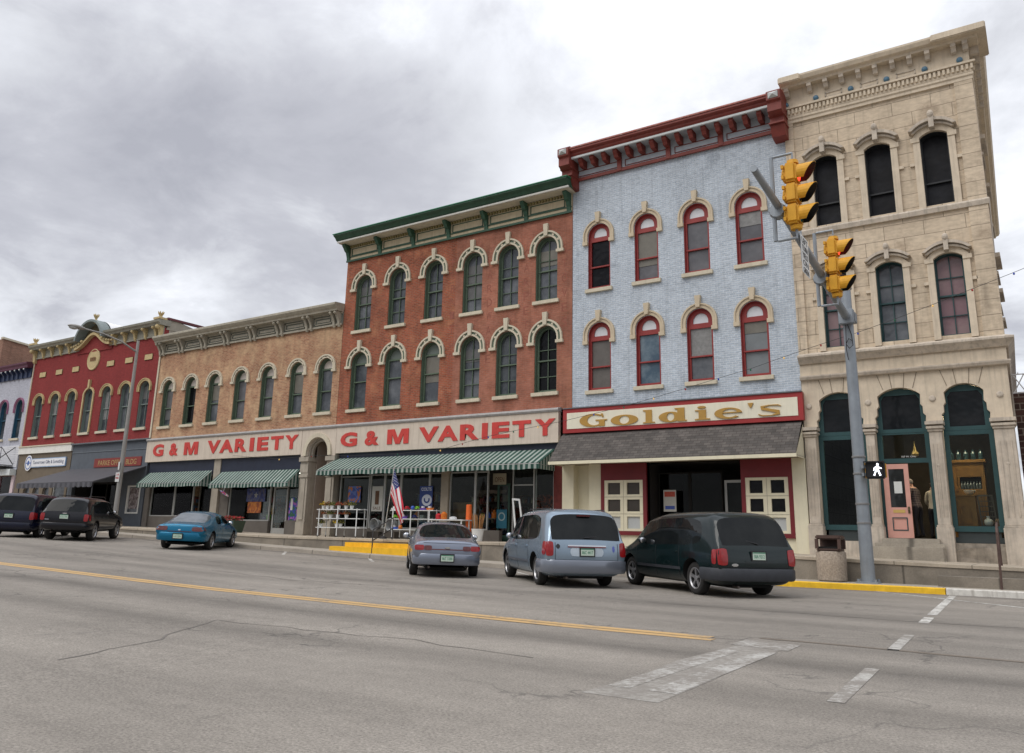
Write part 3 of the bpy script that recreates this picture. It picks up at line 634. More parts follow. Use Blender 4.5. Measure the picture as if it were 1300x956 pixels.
m = MB(); m.plate([rect(X0, X1, 4.76, 14.9)] + holes, D, D + .3); m.build('wall', w4, b4)
shell(b4, X0, X1, -1.5, 14.9, w4)
cr = M('cornice_red', (.19, .036, .026), .55, .18, 3, streak=.4, dirt=(.11, .03, .022)); pg = M('cornice_bluegrey', (.42, .46, .50), .6, .1)
rust = M('worn_red_crown', (.24, .06, .04), .7, .2, 5, streak=.6, dirt=(.38, .28, .25))
m = MB(); m.side([(D, 14.98), (D - .66, 14.98), (D - .72, 15.06), (D - .72, 15.12), (D - .84, 15.18), (D - .84, 15.25), (D - .62, 15.40), (D + .3, 15.44), (D + .3, 14.9), (D, 14.9)], X0 + .1, X1 - .25); co = m.build('cornice', cr, b4)
MB().side([(D - .70, 15.36), (D - .86, 15.26), (D - .86, 15.30), (D - .70, 15.43), (D + .3, 15.47), (D + .3, 15.42)], X0 + .1, X1 - .25).build('crown_coping', rust, co)
MB().box(X0 + .12, X1 - .27, D - .68, D - .60, 14.90, 14.978).build('white_moulding', M('pale_trim', (.62, .66, .66), .6, .08), co)
MB().box(X0 + .12, X1 - .27, D - .60, D - .003, 14.93, 14.977).build('soffit', pg, co)
MB().box(X0, X1, D - .05, D - .001, 14.25, 14.93).build('frieze', pg, co)
m = MB(); m.box(X0, X1, D - .13, D - .052, 14.14, 14.27)
pb = [-15.0, -12.77, -10.68, -8.64, -6.4]
for a, c in zip(pb, pb[1:]):
    a2, c2 = a + .16, c - .16
    for q in ((a2, c2, 14.34, 14.365), (a2, c2, 14.58, 14.605), (a2, a2 + .025, 14.34, 14.605), (c2 - .025, c2, 14.34, 14.605)): m.box(q[0], q[1], D - .08, D - .051, q[2], q[3])
m.build('frieze_moulding', cr, co)
for i in range(15):
    x = -14.39 + i * .518; big = i in (3, 7, 11)
    m = MB(); m.side([(D - .56, 14.925), (D - .56, 14.80), (D - .46, 14.72), (D - .40, 14.62), (D - .2, 14.60), (D - .053, 14.62), (D - .053, 14.925)], x - .085, x + .085)
    if big: m.box(x - .085, x + .085, D - .15, D - .054, 14.16, 14.61)
    m.build('bracket', cr, co)
for x in (X0 + .05, X1 - .10):                               # heavy end blocks
    m = MB(); m.side([(D - .98, 15.30), (D - .98, 14.98), (D - .88, 14.92), (D - .88, 14.60), (D - .60, 14.46), (D - .60, 14.15), (D - .45, 13.80), (D + .0, 13.74), (D, 15.42), (D - .8, 15.42)], x - .24, x + .24)
    for z in (14.2, 14.5): m.box(x - .27, x + .27, D - .70, D - .02, z, z + .06)
    eb = m.build('end_block', cr, co); m = MB(); m.box(x - .17, x + .17, D - 1.0, D - .981, 15.03, 15.26); v = [(x - .17, D - 1.0, 15.03), (x + .17, D - 1.0, 15.03), (x + .17, D - 1, 15.26), (x - .17, D - 1, 15.26), (x, D - 1.09, 15.145)]; m.add(v, [(0, 1, 4), (1, 2, 4), (2, 3, 4), (3, 0, 4)]); m.build('diamond_boss', M('boss_silver', (.45, .46, .44), .4, .1, metal=.3), eb)
# sign with gold lettering
sg = MB().box(-15.30, -6.34, D - .20, D - .005, 3.80, 4.72).build('sign', M('sign_red_border', (.32, .028, .028), .5, .08, 2), b4)
MB().box(-15.12, -6.50, D - .215, D - .201, 3.95, 4.56).build('sign_panel', M('sign_ivory', (.74, .70, .56), .6, .05, 2, streak=.15), sg)
gold = M('gold_lettering', (.42, .24, .05), .5, .1); yl_, tl = D - .226, .01
def ell(c, z, rx, rz, a0=0, a1=360, n=28): return [(c + rx * math.cos(R(a0 + (a1 - a0) * i / n)), z + rz * math.sin(R(a0 + (a1 - a0) * i / n))) for i in range(n + (0 if abs(a1 - a0) >= 360 else 1))]
m = MB(); gy0, gy1 = D - .24, D - .2155; zl, zx, zc_ = 3.99, 4.34, 4.47
LN = [0]
def L(loops): LN[0] += 1; m.plate(loops, gy0 - .0012 * LN[0], gy1)
def sc(x): return x * .992
cg_, rg = sc(-14.11), .56                                    # G
L([ell(cg_, 4.225, rg, .245, 48, 325) + ell(cg_ + .08, 4.225, rg * .55, .19, 325, 48)])
L([rect(cg_ + .12, cg_ + .60, 4.19, 4.24)]); L([rect(cg_ + .26, cg_ + .50, 3.99, 4.19)]); L([[(cg_ + .34, 4.46), (cg_ + .42, 4.46), (cg_ + .46, 4.32), (cg_ + .38, 4.33)]])
co_ = sc(-12.8); L([ell(co_, 4.165, .55, .19), ell(co_, 4.165, .20, .145)])          # o
cl_ = sc(-11.82); L([[(cl_ - .23, zl), (cl_ + .23, zl), (cl_ + .23, zl + .035), (cl_ + .12, zl + .05), (cl_ + .12, zc_), (cl_ - .22, zc_), (cl_ - .22, zc_ - .04), (cl_ - .12, zc_ - .06), (cl_ - .12, zl + .05), (cl_ - .23, zl + .035)]])
cd = sc(-11.0); L([ell(cd, 4.165, .43, .185), ell(cd + .02, 4.165, .14, .14)]); L([[(cd + .28, zl), (cd + .62, zl), (cd + .62, zl + .04), (cd + .54, zl + .05), (cd + .54, zc_), (cd + .18, zc_), (cd + .18, zc_ - .04), (cd + .28, zc_ - .06)]])
ci = sc(-9.8); L([[(ci - .27, zl), (ci + .27, zl), (ci + .27, zl + .035), (ci + .13, zl + .05), (ci + .13, zx), (ci - .26, zx), (ci - .26, zx - .035), (ci - .13, zx - .05), (ci - .13, zl + .05), (ci - .27, zl + .035)]]); L([ell(ci - .02, 4.43, .15, .045)])
ce = sc(-8.88); L([ell(ce, 4.165, .48, .19, 0, 318) + ell(ce + .06, 4.165, .26, .14, 318, 0)]); L([rect(ce - .2, ce + .46, 4.165, 4.20)])
L([[(sc(-8.1) - .09, 4.46), (sc(-8.1) + .1, 4.46), (sc(-8.1) + .02, 4.30), (sc(-8.1) - .02, 4.30)]])
cs = sc(-7.46)                                               # s as a stroke of varying width
pts = [(cs + .36, 4.30, .02), (cs + .28, 4.335, .03), (cs, 4.345, .02), (cs - .27, 4.30, .05), (cs - .24, 4.24, .075), (cs, 4.185, .07), (cs + .26, 4.12, .085), (cs + .28, 4.05, .06), (cs + .05, 4.0, .02), (cs - .25, 4.005, .03), (cs - .38, 4.06, .02)]
up_, dn = [], []
for i, (x, z, w_) in enumerate(pts):
    a, c = pts[max(i - 1, 0)], pts[min(i + 1, len(pts) - 1)]; dx, dz = c[0] - a[0], c[1] - a[1]; l = math.hypot(dx, dz); up_.append((x - dz / l * w_ * 1.4, z + dx / l * w_ * .55)); dn.append((x + dz / l * w_ * 1.4, z - dx / l * w_ * .55))
L([up_ + dn[::-1]])
m.build('lettering', gold, sg)
MB().box(-15.3, -6.36, D - .24, D - .0, 4.722, 4.76).build('sign_cap', M('dark_flashing', (.12, .13, .14), .5, .1), sg)
# shingled pent roof
def shingles():
    mm, nt, b = _nt('shingles'); c = coords(nt); t = nt.nodes.new('ShaderNodeTexBrick'); nt.links.new(scaled(nt, c, (1, 1, 1)), t.inputs['Vector'])
    s = nt.nodes.new('ShaderNodeSeparateXYZ'); nt.links.new(c, s.inputs[0]); kx = nt.nodes.new('ShaderNodeCombineXYZ'); nt.links.new(s.outputs[0], kx.inputs[0]); nt.links.new(mth(nt, 'MULTIPLY', s.outputs[2], 1.38), kx.inputs[1]); nt.links.new(kx.outputs[0], t.inputs['Vector'])
    t.inputs['Color1'].default_value = (.075, .069, .064, 1); t.inputs['Color2'].default_value = (.125, .112, .102, 1); t.inputs['Mortar'].default_value = (.05, .04, .035, 1); t.inputs['Scale'].default_value = 1
    t.inputs['Brick Width'].default_value = .26; t.inputs['Row Height'].default_value = .13; t.inputs['Mortar Size'].default_value = .008
    g = maprange(nt, noise(nt, c, 3, 6), .3, .7, .8, 1.2); vm = nt.nodes.new('ShaderNodeVectorMath'); vm.operation = 'SCALE'; nt.links.new(t.outputs[0], vm.inputs[0]); nt.links.new(g, vm.inputs['Scale'])
    nt.links.new(vm.outputs[0], b.inputs['Base Color']); b.inputs['Roughness'].default_value = .95; bump(nt, b, t.outputs['Fac'], .5, .02); return mm
ivory = M('ivory_paint', (.72, .67, .50), .65, .06, 2, streak=.12); mar = M('maroon_paint', (.16, .015, .02), .5, .12)
pr_ = MB().side([(D - .02, 3.795), (D - .20, 3.70), (D - 1.14, 2.66), (D - 1.14, 2.62), (D - .02, 3.70)], -15.36, -6.42).build('pent_roof', shingles(), b4)
MB().box(-15.38, -6.40, D - 1.17, D - 1.12, 2.53, 2.64).build('fascia', ivory, pr_)
MB().box(-15.36, -6.42, D - 1.118, D + .5, 2.60, 2.615).build('soffit', M('soffit_tan', (.30, .26, .20), .8), pr_)
m = MB()
for x in (-15.365, -6.455): m.add([(x, D - .02, 3.78), (x, D - .2, 3.69), (x, D - 1.12, 2.65), (x, D - 1.12, 2.55), (x, D - .02, 2.55)], [(0, 1, 2, 3, 4)])
for x in (-15.33, -6.42): m.add([(x, D - .02, 3.78), (x, D - .2, 3.69), (x, D - 1.12, 2.65), (x, D - 1.12, 2.55), (x, D - .02, 2.55)], [(0, 1, 2, 3, 4)])
m.build('gable_end', ivory, pr_)
# shop front
for a, c in ((-15.38, -14.88), (-6.84, -6.41)): MB().box(a, c, D - .10, D + .3, -.8, 2.60).build('corner_post', ivory, b4, bevel=.01)
for q in ((-14.88, -14.25, D + .28, D + .34, -.5, 2.6), (-14.25, -13.75, D - .05, D + .3, -.5, 2.6), (-13.75, -11.93, D - .02, D + .3, -.5, .05), (-8.55, -6.84, D - .02, D + .3, -.8, .05)): MB().box(*q).build('front_panel', ivory, b4)
for xa, xb in ((-13.74, -11.93), (-8.52, -6.84)):
    m = MB(); m.plate([rect(xa, xb, .05, 2.6), rect(xa + .14, xb - .14, .19, 1.99)], D - .10, D + .2); bo = m.build('bay', mar, b4)
    m = MB(); a, c = xa + .14, xb - .14; lp = [rect(a, c, .19, 1.99)]; wx = (c - a) / 2; hz = 1.8 / 3
    m.box(a, c, D + .02, D + .06, .19, .79)
    for i in range(2):
        for j in range(3):
            lp.append(rect(a + i * wx + .13, a + (i + 1) * wx - .13, .19 + j * hz + .09, .19 + (j + 1) * hz - .09))
    m = MB(); m.plate(lp, D - .085, D - .02); wf = m.build('window', ivory, bo); MB().box(a, c, D - .018, D - .0, .80, 1.98).build('pane', glD if xa > -10 else GLASS('brown_pane', (.06, .052, .045), .1, blind_sheen=(.09, .08, .07), spec=.25), wf); MB().box(a, c, D - .018, D - .0, .20, .795).build('lower_panel', M('pale_panel', (.46, .48, .48), .4, .08), wf)
    m = MB()
    for j in range(3): m.box(a + .01, c - .01, D - .088, D - .0851, .19 + j * hz - .008, .19 + j * hz + .008)
    m.box(a + wx - .006, a + wx + .006, D - .088, D - .0851, .2, 1.98); m.build('joint', M('joint_shadow', (.30, .27, .2), .8, 0), wf)
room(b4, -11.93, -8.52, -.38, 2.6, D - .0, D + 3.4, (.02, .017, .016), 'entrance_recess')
door(b4, -9.46, -8.62, -.35, 2.0, D + 1.0, alu, .3); glazing(b4, -11.9, -9.5, .1, 2.3, D + .9, [-10.7], None, dark)
# ================================================================== limestone corner building
X0, X1 = -6.40, -.60
SL = .026
b5 = thing('stone_building', 'tall cream limestone corner building with dark upper windows and carved ground floor piers', 'building', ((X0 + X1) / 2, D, -.5))
w5 = BRICK('ashlar', (.60, .50, .375), (.55, .455, .34), (.25, .20, .15), w=1.16, h=.475, mw=.011, blotch=.12, worn=(.33, .26, .19), wornamt=.8, bmp=.15, lo=.54, streak=.32)
st5 = M('smooth_limestone', (.61, .52, .40), .85, .13, 2.5, streak=.35, bmp=.15, dirt=(.25, .22, .17)); st5w = M('weathered_limestone', (.52, .455, .375), .85, .2, 3, streak=.5, bmp=.2, dirt=(.2, .185, .16))
screen = GLASS('dark_screened_pane', (.010, .010, .012), .45, blind_sheen=(.03, .032, .04), spec=.15); teal = M('teal_paint', (.022, .066, .07), .5, .12, 3)
pink = GLASS('pink_curtain_pane', (.22, .13, .145), .12, blind_sheen=(.28, .19, .19), blind_sheen_amt=.9)
holes = []
for c, gm in ((-5.14, screen), (-3.47, screen), (-1.80, screen)):
    h, fo = window(b5, c, .80, 10.38, 12.72, .16, M('black_frame', (.02, .022, .025), .5), gm, shade=False, reveal=.22, fw=.045, meet=11.2, sill=None); holes.append(h)
    m = MB()
    for s in (-1, 1):
        xa = c + s * .40; m.box(min(xa, xa + s * .2), max(xa, xa + s * .2), D - .09, D, 10.30, 12.72); m.box(min(xa + s * .18, xa + s * .34), max(xa + s * .18, xa + s * .34), D - .07, D - .001, 11.80, 11.90)
        m.box(min(xa - s * .0, xa + s * .26), max(xa, xa + s * .26), D - .12, D - .09, 12.58, 12.74)
    m.plate([arcring(c, 12.72, .40, .22, rise=.16)], D - .10, D); m.build('surround', st5, fo)
    m = MB(); m.plate([arcring(c, 12.92, .58, .11, rise=.24)], D - .30, D); m.plate([arcring(c, 12.86, .54, .08, rise=.2)], D - .2, D); m.box(c - .075, c + .075, D - .36, D, 12.90, 13.44); m.ball((c, D - .33, 13.36), .1, 6, (1, 1, 1.3)); m.build('window_hood', st5w, fo)
for c, gm in ((-5.12, pink), (-3.45, glC), (-1.77, pink)):
    h, fo = window(b5, c, .80, 6.14, 8.58, .16, teal, gm, shade=False, reveal=.2, fw=.055, bars=1, rows=1, meet=7.42, sill=None); holes.append(h)
    m = MB()
    for s in (-1, 1):
        xa = c + s * .40; m.box(min(xa, xa + s * .19), max(xa, xa + s * .19), D - .09, D, 6.02, 8.58); m.box(min(xa + s * .17, xa + s * .33), max(xa + s * .17, xa + s * .33), D - .07, D - .001, 7.78, 7.88)
        m.box(min(xa - s * .0, xa + s * .25), max(xa, xa + s * .25), D - .12, D - .09, 8.46, 8.60)
    m.plate([arcring(c, 8.58, .40, .20, rise=.16)], D - .10, D); m.build('surround', st5, fo)
    m = MB(); m.plate([arcring(c, 8.78, .58, .10, rise=.22)], D - .28, D); m.plate([arcring(c, 8.72, .54, .08, rise=.18)], D - .2, D); m.box(c - .065, c + .065, D - .34, D, 8.76, 9.26); m.ball((c, D - .31, 9.18), .09, 6, (1, 1, 1.3)); m.build('window_hood', st5w, fo)
m = MB(); m.plate([rect(X0, X1, 5.2, 15.3)] + holes, D, D + .3); m.build('wall', w5, b5)
m = MB(); zb_, zt_ = -1.5, 15.3; m.add([(X1 - .3, D + .302, zb_), (X1, D + .302, zb_), (X1 - SL * 20, D + 20, zb_), (X1 - SL * 20 - .3, D + 20, zb_), (X1 - .3, D + .302, zt_), (X1, D + .302, zt_), (X1 - SL * 20, D + 20, zt_), (X1 - SL * 20 - .3, D + 20, zt_)], [(0, 1, 2, 3), (4, 5, 6, 7), (0, 1, 5, 4), (1, 2, 6, 5), (2, 3, 7, 6), (3, 0, 4, 7)])
m.build('side_wall', w5, b5); MB().box(X0 + .003, X0 + .3, D + .302, D + 20, zb_, zt_).box(X0 + .302, X1 - SL * 20 - .31, D + 19.7, D + 20, zb_, zt_).build('rear_wall', w5, b5)
MB().add([(X0 + .3, D + .3, 14.8), (X1 - .3, D + .3, 14.8), (X1 - SL * 20 - .3, D + 19.7, 14.8), (X0 + .3, D + 19.7, 14.8)], [(0, 1, 2, 3)]).build('roof', roofm, b5)
MB().box(X0 + .004, X0 + .30, D - .07, D - .001, 5.95, 14.38).build('quoin_strip', w5, b5)
MB().add([(X1 - .46, D - .07, 5.95), (X1 + .06, D - .07, 5.95), (X1 + .06, D + .5, 5.95), (X1 + .001, D + .5, 5.95), (X1 + .001, D - .001, 5.95), (X1 - .46, D - .001, 5.95), (X1 - .46, D - .07, 14.38), (X1 + .06, D - .07, 14.38), (X1 + .06, D + .5, 14.38), (X1 + .001, D + .5, 14.38), (X1 + .001, D - .001, 14.38), (X1 - .46, D - .001, 14.38)], [(i, (i + 1) % 6, (i + 1) % 6 + 6, i + 6) for i in range(6)] + [(0, 1, 2, 3, 4, 5), (11, 10, 9, 8, 7, 6)]).build('quoin_strip', w5, b5)
# belts
m = MB()
def wrapbelt(m, prof, xr, depth=20):                         # profile (out, z) runs along the front and round the right corner
    n = len(prof); vs = [(X0, D - o, z) for o, z in prof] + [(X1 + o, D - o, z) for o, z in prof] + [(X1 + o - SL * depth, D + depth, z) for o, z in prof]
    fs = []
    for s in (0, 1):
        for i in range(n): j = (i + 1) % n; fs.append((s * n + i, s * n + j, (s + 1) * n + j, (s + 1) * n + i))
    fs += [tuple(range(n)), tuple(range(2 * n, 3 * n))]; m.add(vs, fs)
wrapbelt(m, [(0.001, 10.10), (.10, 10.10), (.13, 10.24), (.10, 10.30), (0.001, 10.32)], 0); wrapbelt(m, [(.001, 5.62), (.12, 5.64), (.22, 5.76), (.30, 5.84), (.30, 5.90), (.10, 5.98), (.001, 6.02)], 0)
m.build('belt_course', st5w, b5)
m = MB(); wrapbelt(m, [(.001, 15.62), (.34, 15.62), (.36, 15.70), (.48, 15.74), (.54, 15.86), (.54, 15.93), (-.4, 16.02), (-.4, 15.62)], 0); co = m.build('cornice', st5, b5)
MB().box(X1 - .95, X1 + .60, D - .62, D + 1.2, 15.70, 15.945).build('cornice_break', st5, co, bevel=.03); MB().box(X0, X0 + .75, D - .62, D - .3, 15.70, 15.945).build('cornice_break', st5, co, bevel=.03)
m = MB(); wrapbelt(m, [(.001, 14.95), (.05, 14.95), (.05, 15.30), (.08, 15.62), (.001, 15.62)], 0); m.build('frieze', st5, co)
m = MB(); wrapbelt(m, [(.001, 14.36), (.08, 14.36), (.08, 14.46), (.12, 14.50), (.12, 14.58), (.001, 14.60)], 0); wrapbelt(m, [(.052, 14.86), (.20, 14.88), (.20, 14.95), (.052, 14.98)], 0); m.build('architrave', st5, co)
m = MB(); x = X0 + .05
while x < X1 + .08: m.box(x, x + .07, D - .17, D - .122 + .06, 14.68, 14.85); x += .132
y = D
while y < D + 19: m.box(X1 + .06 - SL * (y - D), X1 + .17 - SL * (y - D), y, y + .07, 14.68, 14.85); y += .132
m.box(X0, X1 + .1, D - .105, D - .001, 14.60, 14.86);  m.build('dentil_row', st5, co)
for i in range(11):
    x = [-6.2, -5.42, -4.88, -4.35, -3.81, -3.28, -2.75, -2.23, -1.70, -.95, -.62][i]
    m = MB(); m.side([(D - .34, 15.615), (D - .34, 15.50), (D - .26, 15.46), (D - .20, 15.36), (D - .085, 15.33), (D - .085, 15.615)], x - .075, x + .075); m.build('modillion', st5w, co)
for i in range(8):
    m = MB(); y = D + .3 + i * .55; m.box(X1 + .085 - SL * (y - D), X1 + .34 - SL * (y - D), y - .075, y + .075, 15.36, 15.615); m.build('modillion', st5w, co)
for i in range(6):
    x = [-6.28, -5.26, -4.11, -2.98, -1.83, -.82][i]
    m = MB(); m.lathe([(.0001, -.09), (.05, -.08), (.09, -.045), (.095, 0)], (x, D - .06, 15.10), 14, 'y'); m.build('blue_disc', M('blue_disc', (.08, .17, .25), .5, .15), co)
m = MB()
for a, c in ((-4.95, -4.4), (-3.8, -3.25), (-2.68, -2.1)):
    for q in ((a, c, 15.02, 15.05), (a, c, 15.17, 15.20), (a, a + .03, 15.02, 15.20), (c - .03, c, 15.02, 15.20)): m.box(q[0], q[1], D - .08, D - .051, q[2], q[3])
m.build('frieze_panel', st5w, co)
# side wall hoods seen edge-on past the corner
for y in (D + 2.2, D + 6.5, D + 11, D + 15.5):
    for zt in (12.95, 8.85):
        xs5 = X1 - SL * (y - D); hh = MB().box(xs5 - .02, xs5 + .03, y - .5, y + .5, zt - 2.6, zt - .1).build('window', glA, b5)
        MB().box(xs5 - .03, xs5 + .24, y - .75, y + .75, zt, zt + .14).box(xs5 - .03, xs5 + .14, y - .7, y + .7, zt - .55, zt - .45).build('window_hood', st5w, hh)
# ground floor: piers and shouldered openings
def shoulder(x0, x1, z0, zc, zs, rise):
    p = [(x0, z0), (x1, z0), (x1, zc), (x1 - .05, zc + .04), (x1 - .03, zc + .20), (x1 - .10, zc + .28), (x1 - .10, zc + .48), (x1 - .16, zc + .56), (x1 - .14, zs)]
    w_ = (x1 - x0) / 2 - .14; c = (x0 + x1) / 2; r = (w_ * w_ + rise * rise) / (2 * rise); a = math.asin(w_ / r)
    p += [(c + r * math.sin(a - 2 * a * i / 10), zs + rise - r + r * math.cos(a - 2 * a * i / 10)) for i in range(1, 10)]
    p += [(x0 + .14, zs), (x0 + .16, zc + .56), (x0 + .10, zc + .48), (x0 + .10, zc + .28), (x0 + .03, zc + .20), (x0 + .05, zc + .04), (x0, zc)]
    return p
OP = [(-6.02, -4.55, .02), (-4.27, -2.78, .12), (-2.42, -1.10, .02)]
m = MB(); outl = [(X0, -.6)]
outl = [(X0 + .002, 5.2)]
cur = [(X0 + .002, -.05)]
for x0_, x1_, z_ in OP:
    q = shoulder(x0_, x1_, -.05, 3.55, 4.42, .24); cur += [q[0]] + q[:1:-1][0:] + [q[1]]
cur += [(X1 + .02, -.05), (X1 + .02, 5.198), (X0 + .002, 5.198)]
m.plate([cur], D + .02, D + .36); m.build('ground_floor_wall', st5, b5)
MB().box(X0 + .002, X1 + .05, D - .04, D + .3, 5.20, 5.62).build('fascia_band', st5, b5)
m = MB(); wrapbelt(m, [(.001, 5.10), (.10, 5.12), (.14, 5.20), (.14, 5.24), (.045, 5.26), (0.001, 5.26)], 0, 6); m.build('thin_belt', st5w, b5)
for xa, xb in ((X0 + .01, -6.02), (-4.55, -4.27), (-2.78, -2.42), (-1.10, X1 + .02)):
    c = (xa + xb) / 2; hw = (xb - xa) / 2; m = MB()
    m.box(xa + .01, xb - .01, D - .10, D + .019, .52, 3.24); m.box(xa - .04, xb + .04, D - .16, D + .30, -.55, .46); m.box(xa - .02, xb + .02, D - .13, D + .30, .46, .52)
    m.box(xa - .02, xb + .02, D - .14, D + .02, 3.24, 3.32); m.box(xa - .05, xb + .05, D - .19, D + .3, 3.32, 3.40); m.box(xa - .07, xb + .07, D - .22, D + .3, 3.44, 3.55)
    for i in (-1, 0, 1): m.box(c + i * hw * .55 - .018, c + i * hw * .55 + .018, D - .125, D - .10, .75, 2.9)
    m.lathe([(.0001, -.05), (.06, -.05), (.09, -.03), (.10, 0)], (c, D + .02, 4.25), 14, 'y'); m.lathe([(.0001, -.03), (.05, -.02), (.05, 0)], (c, D - .10, 2.25), 12, 'y')
    m.build('pier', st5w, b5, bevel=.01)
m = MB()
for x0_, x1_, z_ in OP:                                       # voussoir joints over each opening
    c = (x0_ + x1_) / 2
    for dx in (-.42, -.16, .16, .42): m.plate([[(c + dx * 1.0 - .008, 4.62), (c + dx + .008, 4.62), (c + dx * 1.35 + .008, 5.1), (c + dx * 1.35 - .008, 5.1)]], D + .008, D + .0195)
m.build('voussoir_joint', M('joint_dark', (.2, .16, .12), .9), b5)
blk = GLASS('black_transom', (.010, .012, .014), .1, blind_sheen=(.02, .02, .022), spec=.2)
for i, (x0_, x1_, z_) in enumerate(OP):
    yy = D + .22
    m = MB(); m.plate([shoulder(x0_ + .01, x1_ - .01, 3.28, 3.55, 4.41, .24), [(x0_ + .2, 3.40), (x1_ - .2, 3.40), (x1_ - .2, 4.30), (x1_ - .3, 4.45), (x0_ + .3, 4.45), (x0_ + .2, 4.30)]], yy, yy + .08); tf = m.build('transom_window', teal, b5)
    MB().box(x0_ + .1, x1_ - .1, yy + .03, yy + .05, 3.36, 4.55).build('pane', blk, tf)
    if i != 1:
        m = MB(); m.box(x0_ + .01, x1_ - .01, yy - .05, yy + .12, .02, .12); m.box(x0_ + .01, x1_ - .01, yy - .02, yy + .10, .12, .18); m.box(x0_ + .06, x1_ - .06, yy, yy + .1, .18, .45) if False else None
        m.box(x0_ + .12, x1_ - .12, yy + .02, yy + .06, .14, .34); m.build('vent_panel', M('dark_vent', (.04, .05, .05), .6), b5)
        g = glazing(b5, x0_ + .01, x1_ - .01, .36, 3.275, yy, [], None, teal, .13)
        MB().box(x0_ + .02, x1_ - .02, yy - .03, yy + .01, .34, .50).build('sill_rail', teal, g)
        MB().box(x0_ + .0, x1_ - .0, yy - .01, yy + .1, .02, .125).build('base_rail', teal, b5)
    else:
        m = MB(); m.box(x0_ + .01, x0_ + .11, yy, yy + .1, z_, 3.275); m.box(x1_ - .11, x1_ - .01, yy, yy + .1, z_, 3.275); m.box(x0_ + .11, x1_ - .11, yy, yy + .1, 2.36, 2.46); m.build('door_frame', teal, b5)
        g = glazing(b5, x0_ + .11, x1_ - .11, 2.46, 3.27, yy, [], None, teal, .04)
        textloops('107 W. Ohio', -3.62, -3.22, 2.53, 2.58, yy + .03, .004, g, M('white_lettering', (.7, .7, .7), .5, 0), 'lettering')
        m = MB(); m.lathe([(.02, 0), (.09, .03), (.11, .1), (.05, .2), (.02, .34), (.004, .5)], (-3.35, yy + 1.0, 2.62), 12); m.build('hanging_lamp', M('lamp_brass', (.35, .25, .1), .3, .05, metal=.7), b5)
# pink door standing half open, its panel and plate
dd = thing('x', '', '') if False else None
pk = M('pink_paint', (.62, .33, .27), .55, .07, 3)
m = MB(); yy = D + .16; a, c = -4.17, -3.46
m.plate([rect(a, c, .13, 2.33), rect(a + .15, c - .13, 1.03, 2.18), rect(a + .17, c - .15, .36, .72)], yy, yy + .05); dr = m.build('door', pk, b5)
MB().box(a + .15, c - .13, yy + .02, yy + .03, 1.03, 2.18).build('pane', GLASS('door_pane', (.02, .022, .022), blind_sheen=(.04, .045, .045)), dr)
MB().box(a + .16, c - .14, yy + .012, yy + .03, .35, .73).plate([rect(a + .16, c - .14, .35, .73), rect(a + .20, c - .18, .39, .69)], yy - .006, yy + .012).build('lower_panel', [pk], dr); 
MB().plate([rect(a + .155, c - .135, .345, .735), rect(a + .185, c - .165, .375, .705)], yy - .012, yy - .001).build('panel_moulding', teal, dr)
MB().box(a + .20, c - .18, yy - .012, yy, .87, .96).build('mail_slot', M('mail_brass', (.55, .38, .12), .4, .1), dr)
MB().box(c - .10, c - .045, yy - .02, yy, .85, 1.05).ball((c - .07, yy - .05, .95), .035, 6).build('handle', M('old_bronze', (.12, .09, .05), .4, metal=.5), dr)
tag(MB().box(a + .28, a + .50, yy - .001, yy + .018, 1.45, 1.80).build('notice', M('paper_grey', (.62, .64, .62), .8, .05), loc=(a + .39, yy, 1.45)), 'plain white paper notice on the glass of the pink door', 'notice')
m = MB(); m.box(-4.30, -2.74, D - .25, D + .22, -.10, .12); m.box(-4.55, -2.62, D - .75, D - .25, -.6, -.12); m.box(-4.50, -2.60, D - .30, D - .25, -.6, -.02); m.build('door_step', conc('step_stone', (.36, .32, .26), 9, .2, .5), b5, bevel=.02)
MB().box(-6.04, -4.55, D - .02, D + .3, -.6, .015).build('foundation', st5w, b5)
m = MB(); m.box(-2.44, -1.06, D - .02, D + .3, -.6, .015)
m.add([(-2.6, D - .06, -.55), (-1.05, D - .08, -.58), (-1.05, D - .06, -.06), (-1.6, D - .12, -.10), (-2.1, D - .1, -.12), (-2.35, D - .05, -.20), (-2.62, D - .04, -.3)], [(0, 1, 2, 3, 4, 5, 6)]); m.build('foundation', M('crumbling_stone', (.30, .26, .21), .95, .3, 4, streak=.5, bmp=.6), b5)
m = MB(); room(b5, X0 + .3, X1 - .6, .1, 4.7, D + .3, D + 6, (.035, .03, .024))
for x in (-5.3, -3.5, -1.8): MB().box(x - .45, x + .45, D + .45, D + .6, 3.62, 3.68).build('added_glow_panel', EMIT('added_warm_glow', (1, .85, .6), 26), b5)  # added glow panels, out of view above the glass, brighten the window display
for x, y in ((-5.2, 1.6), (-3.5, 2.2), (-1.9, 1.0)): MB().box(x - .5, x + .5, D + y - .15, D + y + .15, 4.2, 4.26).build('added_glow_panel', EMIT('added_warm_glow', (1, .85, .6), 26), b5)  # more added glow panels deeper in the room, out of view
